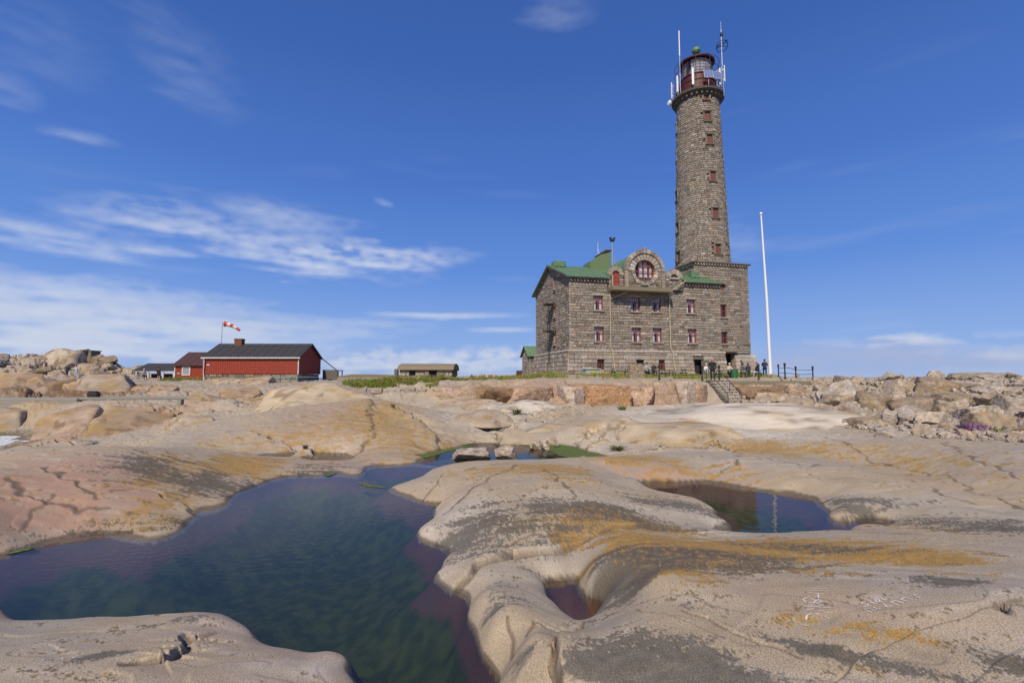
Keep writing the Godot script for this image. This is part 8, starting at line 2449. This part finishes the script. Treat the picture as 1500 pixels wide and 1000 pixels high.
func make_plants() -> void:
	var g := RandomNumberGenerator.new()
	g.seed = 5
	var nz := noise(91, .25, 3)
	var at := []
	var cl := []
	while at.size() < 15000:
		var px := g.randf_range(505.0, 800.0)
		var z := -exp(g.randf_range(log(32.6), log(66.0)))
		if g.randf() < .13:
			px = g.randf_range(800.0, 1130.0)
			z = -g.randf_range(44.0, 56.0)
			if nz.get_noise_2d(px * .05, z) < -.02: continue
		elif g.randf() < .02:
			px = g.randf_range(236.0, 300.0)
			z = -g.randf_range(62.0, 66.0)
		elif px > 640 and -z < 33.5 + (px - 640) * .09: continue
		var x := -z * (px - 750) / 708
		if absf(x + 10.3) < 3.4 and z < -57.8: continue
		if absf(x + 16.8) < 3.6 and z < -55.8: continue
		var k := nz.get_noise_2d(x, z)
		if k < -.25: continue
		var s := g.randf_range(.7, 1.3) * (1.0 + k * .6)
		at.append(Transform3D(Basis(Vector3(0, 1, 0), g.randf() * TAU) * Basis.from_scale(Vector3.ONE * s), Vector3(x, ground(x, z) - .02, z)))
		var c := Color(.20, .27, .03).lerp(Color(.36, .30, .09), clampf(.35 + nz.get_noise_2d(x * 2.5 + 40.0, z * 2.5) * 1.4 + g.randf_range(-.2, .2) + (.25 if px > 700 else 0.0), 0.0, 1.0))
		cl.append(c * g.randf_range(.8, 1.2))
	var mm := MultiMesh.new()
	mm.transform_format = MultiMesh.TRANSFORM_3D
	mm.use_colors = true
	mm.mesh = blade_tuft(3, 10, .36, 1.0)
	mm.instance_count = at.size()
	for k in at.size():
		mm.set_instance_transform(k, at[k])
		mm.set_instance_color(k, cl[k])
	var mi := MultiMeshInstance3D.new()
	mi.name = "grass"
	mi.multimesh = mm
	mi.material_override = M.grass
	mi.set_meta("kind", "stuff")
	mi.set_meta("label", "yellow-green meadow grass between the ruined wall and the stone store")
	mi.set_meta("category", "grass")
	add_child(mi)
	# tufts in the cracks
	var tufts: Array = [[-0.717, -20.5, 0.28, [0.12, 0.16, 0.03], "left one of two grass tufts in the crack before the cliff", 2.2], [0.233, -20.8, 0.34, [0.11, 0.13, 0.03], "taller grass tuft with brown tips in the crack before the cliff", 1.8], [5.104, -22.5, 0.36, [0.16, 0.24, 0.03], "bright green bush at the left end of the white dome", 1.6], [2.893, -13.4, 0.2, [0.16, 0.16, 0.05], "dry grass tuft at the right end of the green pool", 2.6], [-5.655, -13.4, 0.2, [0.1, 0.11, 0.03], "small dark tuft at the strip of water under the dome", 1.2], [0.766, -4.62, 0.07, [0.22, 0.2, 0.09], "tiny dry tuft at the rim of the pothole", 1.6], [0.671, -4.5, 0.05, [0.25, 0.22, 0.12], "sparse dry grass in the crack below the pothole", 1.6], [-18.595, -27.0, 0.7, [0.12, 0.16, 0.03], "green plant beside the footbridge pier", 0.8], [15.967, -16.0, 0.35, [0.2, 0.27, 0.05], "tall yellow-green herb among the purple flowers", 1.0], [-4.406, -18.0, 0.2, [0.2, 0.17, 0.05], "small dry tuft on the yellow dome", 1.2]]
	for p in tufts:
		var o := Node3D.new()
		var m := MeshInstance3D.new()
		m.name = numbered("grass_tuft")
		m.mesh = blade_tuft(20 + int(p[0] * 10) % 7, 60, p[2], 1.3)
		var mt: StandardMaterial3D = M.grass.duplicate()
		mt.albedo_color = Color(p[3][0], p[3][1], p[3][2]).linear_to_srgb()
		m.material_override = mt
		m.position = Vector3(p[0], ground(p[0], p[1]) - .02, p[1])
		m.scale = Vector3(p[5], 1, p[5])
		m.set_meta("label", p[4])
		m.set_meta("category", "grass")
		add_child(m)
		o.free()
	# green algae floating on the pool
	var al := grained(plain(.14, .19, .02, .75), noise_tex(81, .03, 4, .35, 1.25, 512), .9)
	var mats: Array = [[[-1.48, -15.16], [-0.92, -17.32], [-0.54, -17.64], [-0.08, -17.11], [0.42, -16.81], [0.76, -15.7], [0.44, -15.2], [-0.13, -15.53], [-0.53, -15.36], [-0.92, -16.14], [-1.27, -15.36]], [[0.92, -14.77], [1.43, -15.49], [1.8, -15.24], [2.0, -14.29], [2.41, -13.61], [2.5, -12.79], [2.39, -12.43], [1.83, -12.76], [1.48, -12.94], [1.27, -13.3], [1.1, -14.29]], [[-2.66, -13.27], [-2.08, -14.46], [-1.32, -15.73], [-1.07, -15.41], [-1.77, -14.13], [-2.28, -12.83]], [[-6.2, -6.07], [-6.06, -6.19], [-5.91, -6.11], [-6.01, -5.95]], [[-4.18, -10.76], [-4.03, -11.07], [-3.82, -10.91], [-3.95, -10.54]], [[-3.08, -9.87], [-2.65, -9.56], [-2.39, -9.39], [-2.76, -9.5]]]
	var says: Array = ["bright green algae mat along the back of the green pool", "bright green algae mat at the right end of the green pool", "thin green algae fringe on the left bank of the green pool", "small green algae patch at the left end of the big pool", "small green algae patch on the far bank of the big pool", "thin algae streak across the narrow neck of the pool"]
	for k in mats.size():
		whole("algae_mat", sheet(mats[k], POOL + .006, .03), al, says[k], "algae")
	# purple flowers among the boulders
	var fl: Array = [[15.61, -16.49, 0.25], [16.43, -17.79, 0.38], [17.12, -16.84, 0.28], [15.04, -16.04, 0.41], [17.92, -17.5, 0.26], [16.56, -17.33, 0.39], [17.56, -17.01, 0.35], [16.39, -16.68, 0.24], [17.51, -16.87, 0.28], [18.32, -17.71, 0.39], [16.69, -17.0, 0.31], [16.41, -17.53, 0.23], [14.91, -16.2, 0.33], [17.58, -17.99, 0.26], [16.57, -17.08, 0.28], [15.67, -16.3, 0.33]]
	for k in fl.size():
		var f: Array = fl[k]
		var t := thing("purple_flower", "purple flowering plant among the boulders at the right edge", "flower", Vector3(f[0], ground(f[0], f[1]) - .05, f[1]), g.randf() * TAU, "purple flowers among the boulders")
		var st := MB.new()
		for q in 5:
			var a := TAU * q / 5 + k
			st.tube([Vector3.ZERO, Vector3(sin(a) * .06, f[2] * .6, cos(a) * .06), Vector3(sin(a) * .12, f[2], cos(a) * .12)], [.01, .006], 4)
		part("stem", st.mesh(), M.stem, t)
		part("leaves", blade_tuft(60 + k, 24, f[2] * .7, 1.2), M.stem, t)
		var pe := MB.new()
		for q in 5:
			var a := TAU * q / 5 + k
			for r in 16:
				var y: float = f[2] * (.55 + .5 * r / 16.0)
				var e := Vector3(sin(a) * .12 * y / f[2] + g.randf_range(-.03, .03), y, cos(a) * .12 * y / f[2] + g.randf_range(-.03, .03))
				var d := Vector3(g.randf_range(-1, 1), g.randf_range(-.4, 1), g.randf_range(-1, 1)).normalized() * .035
				var s := d.cross(Vector3(.3, .8, .5)).normalized() * .022
				pe.quad(e, e + d * .5 + s, e + d, e + d * .5 - s)
		part("blossom", pe.mesh(), M.purple, t)
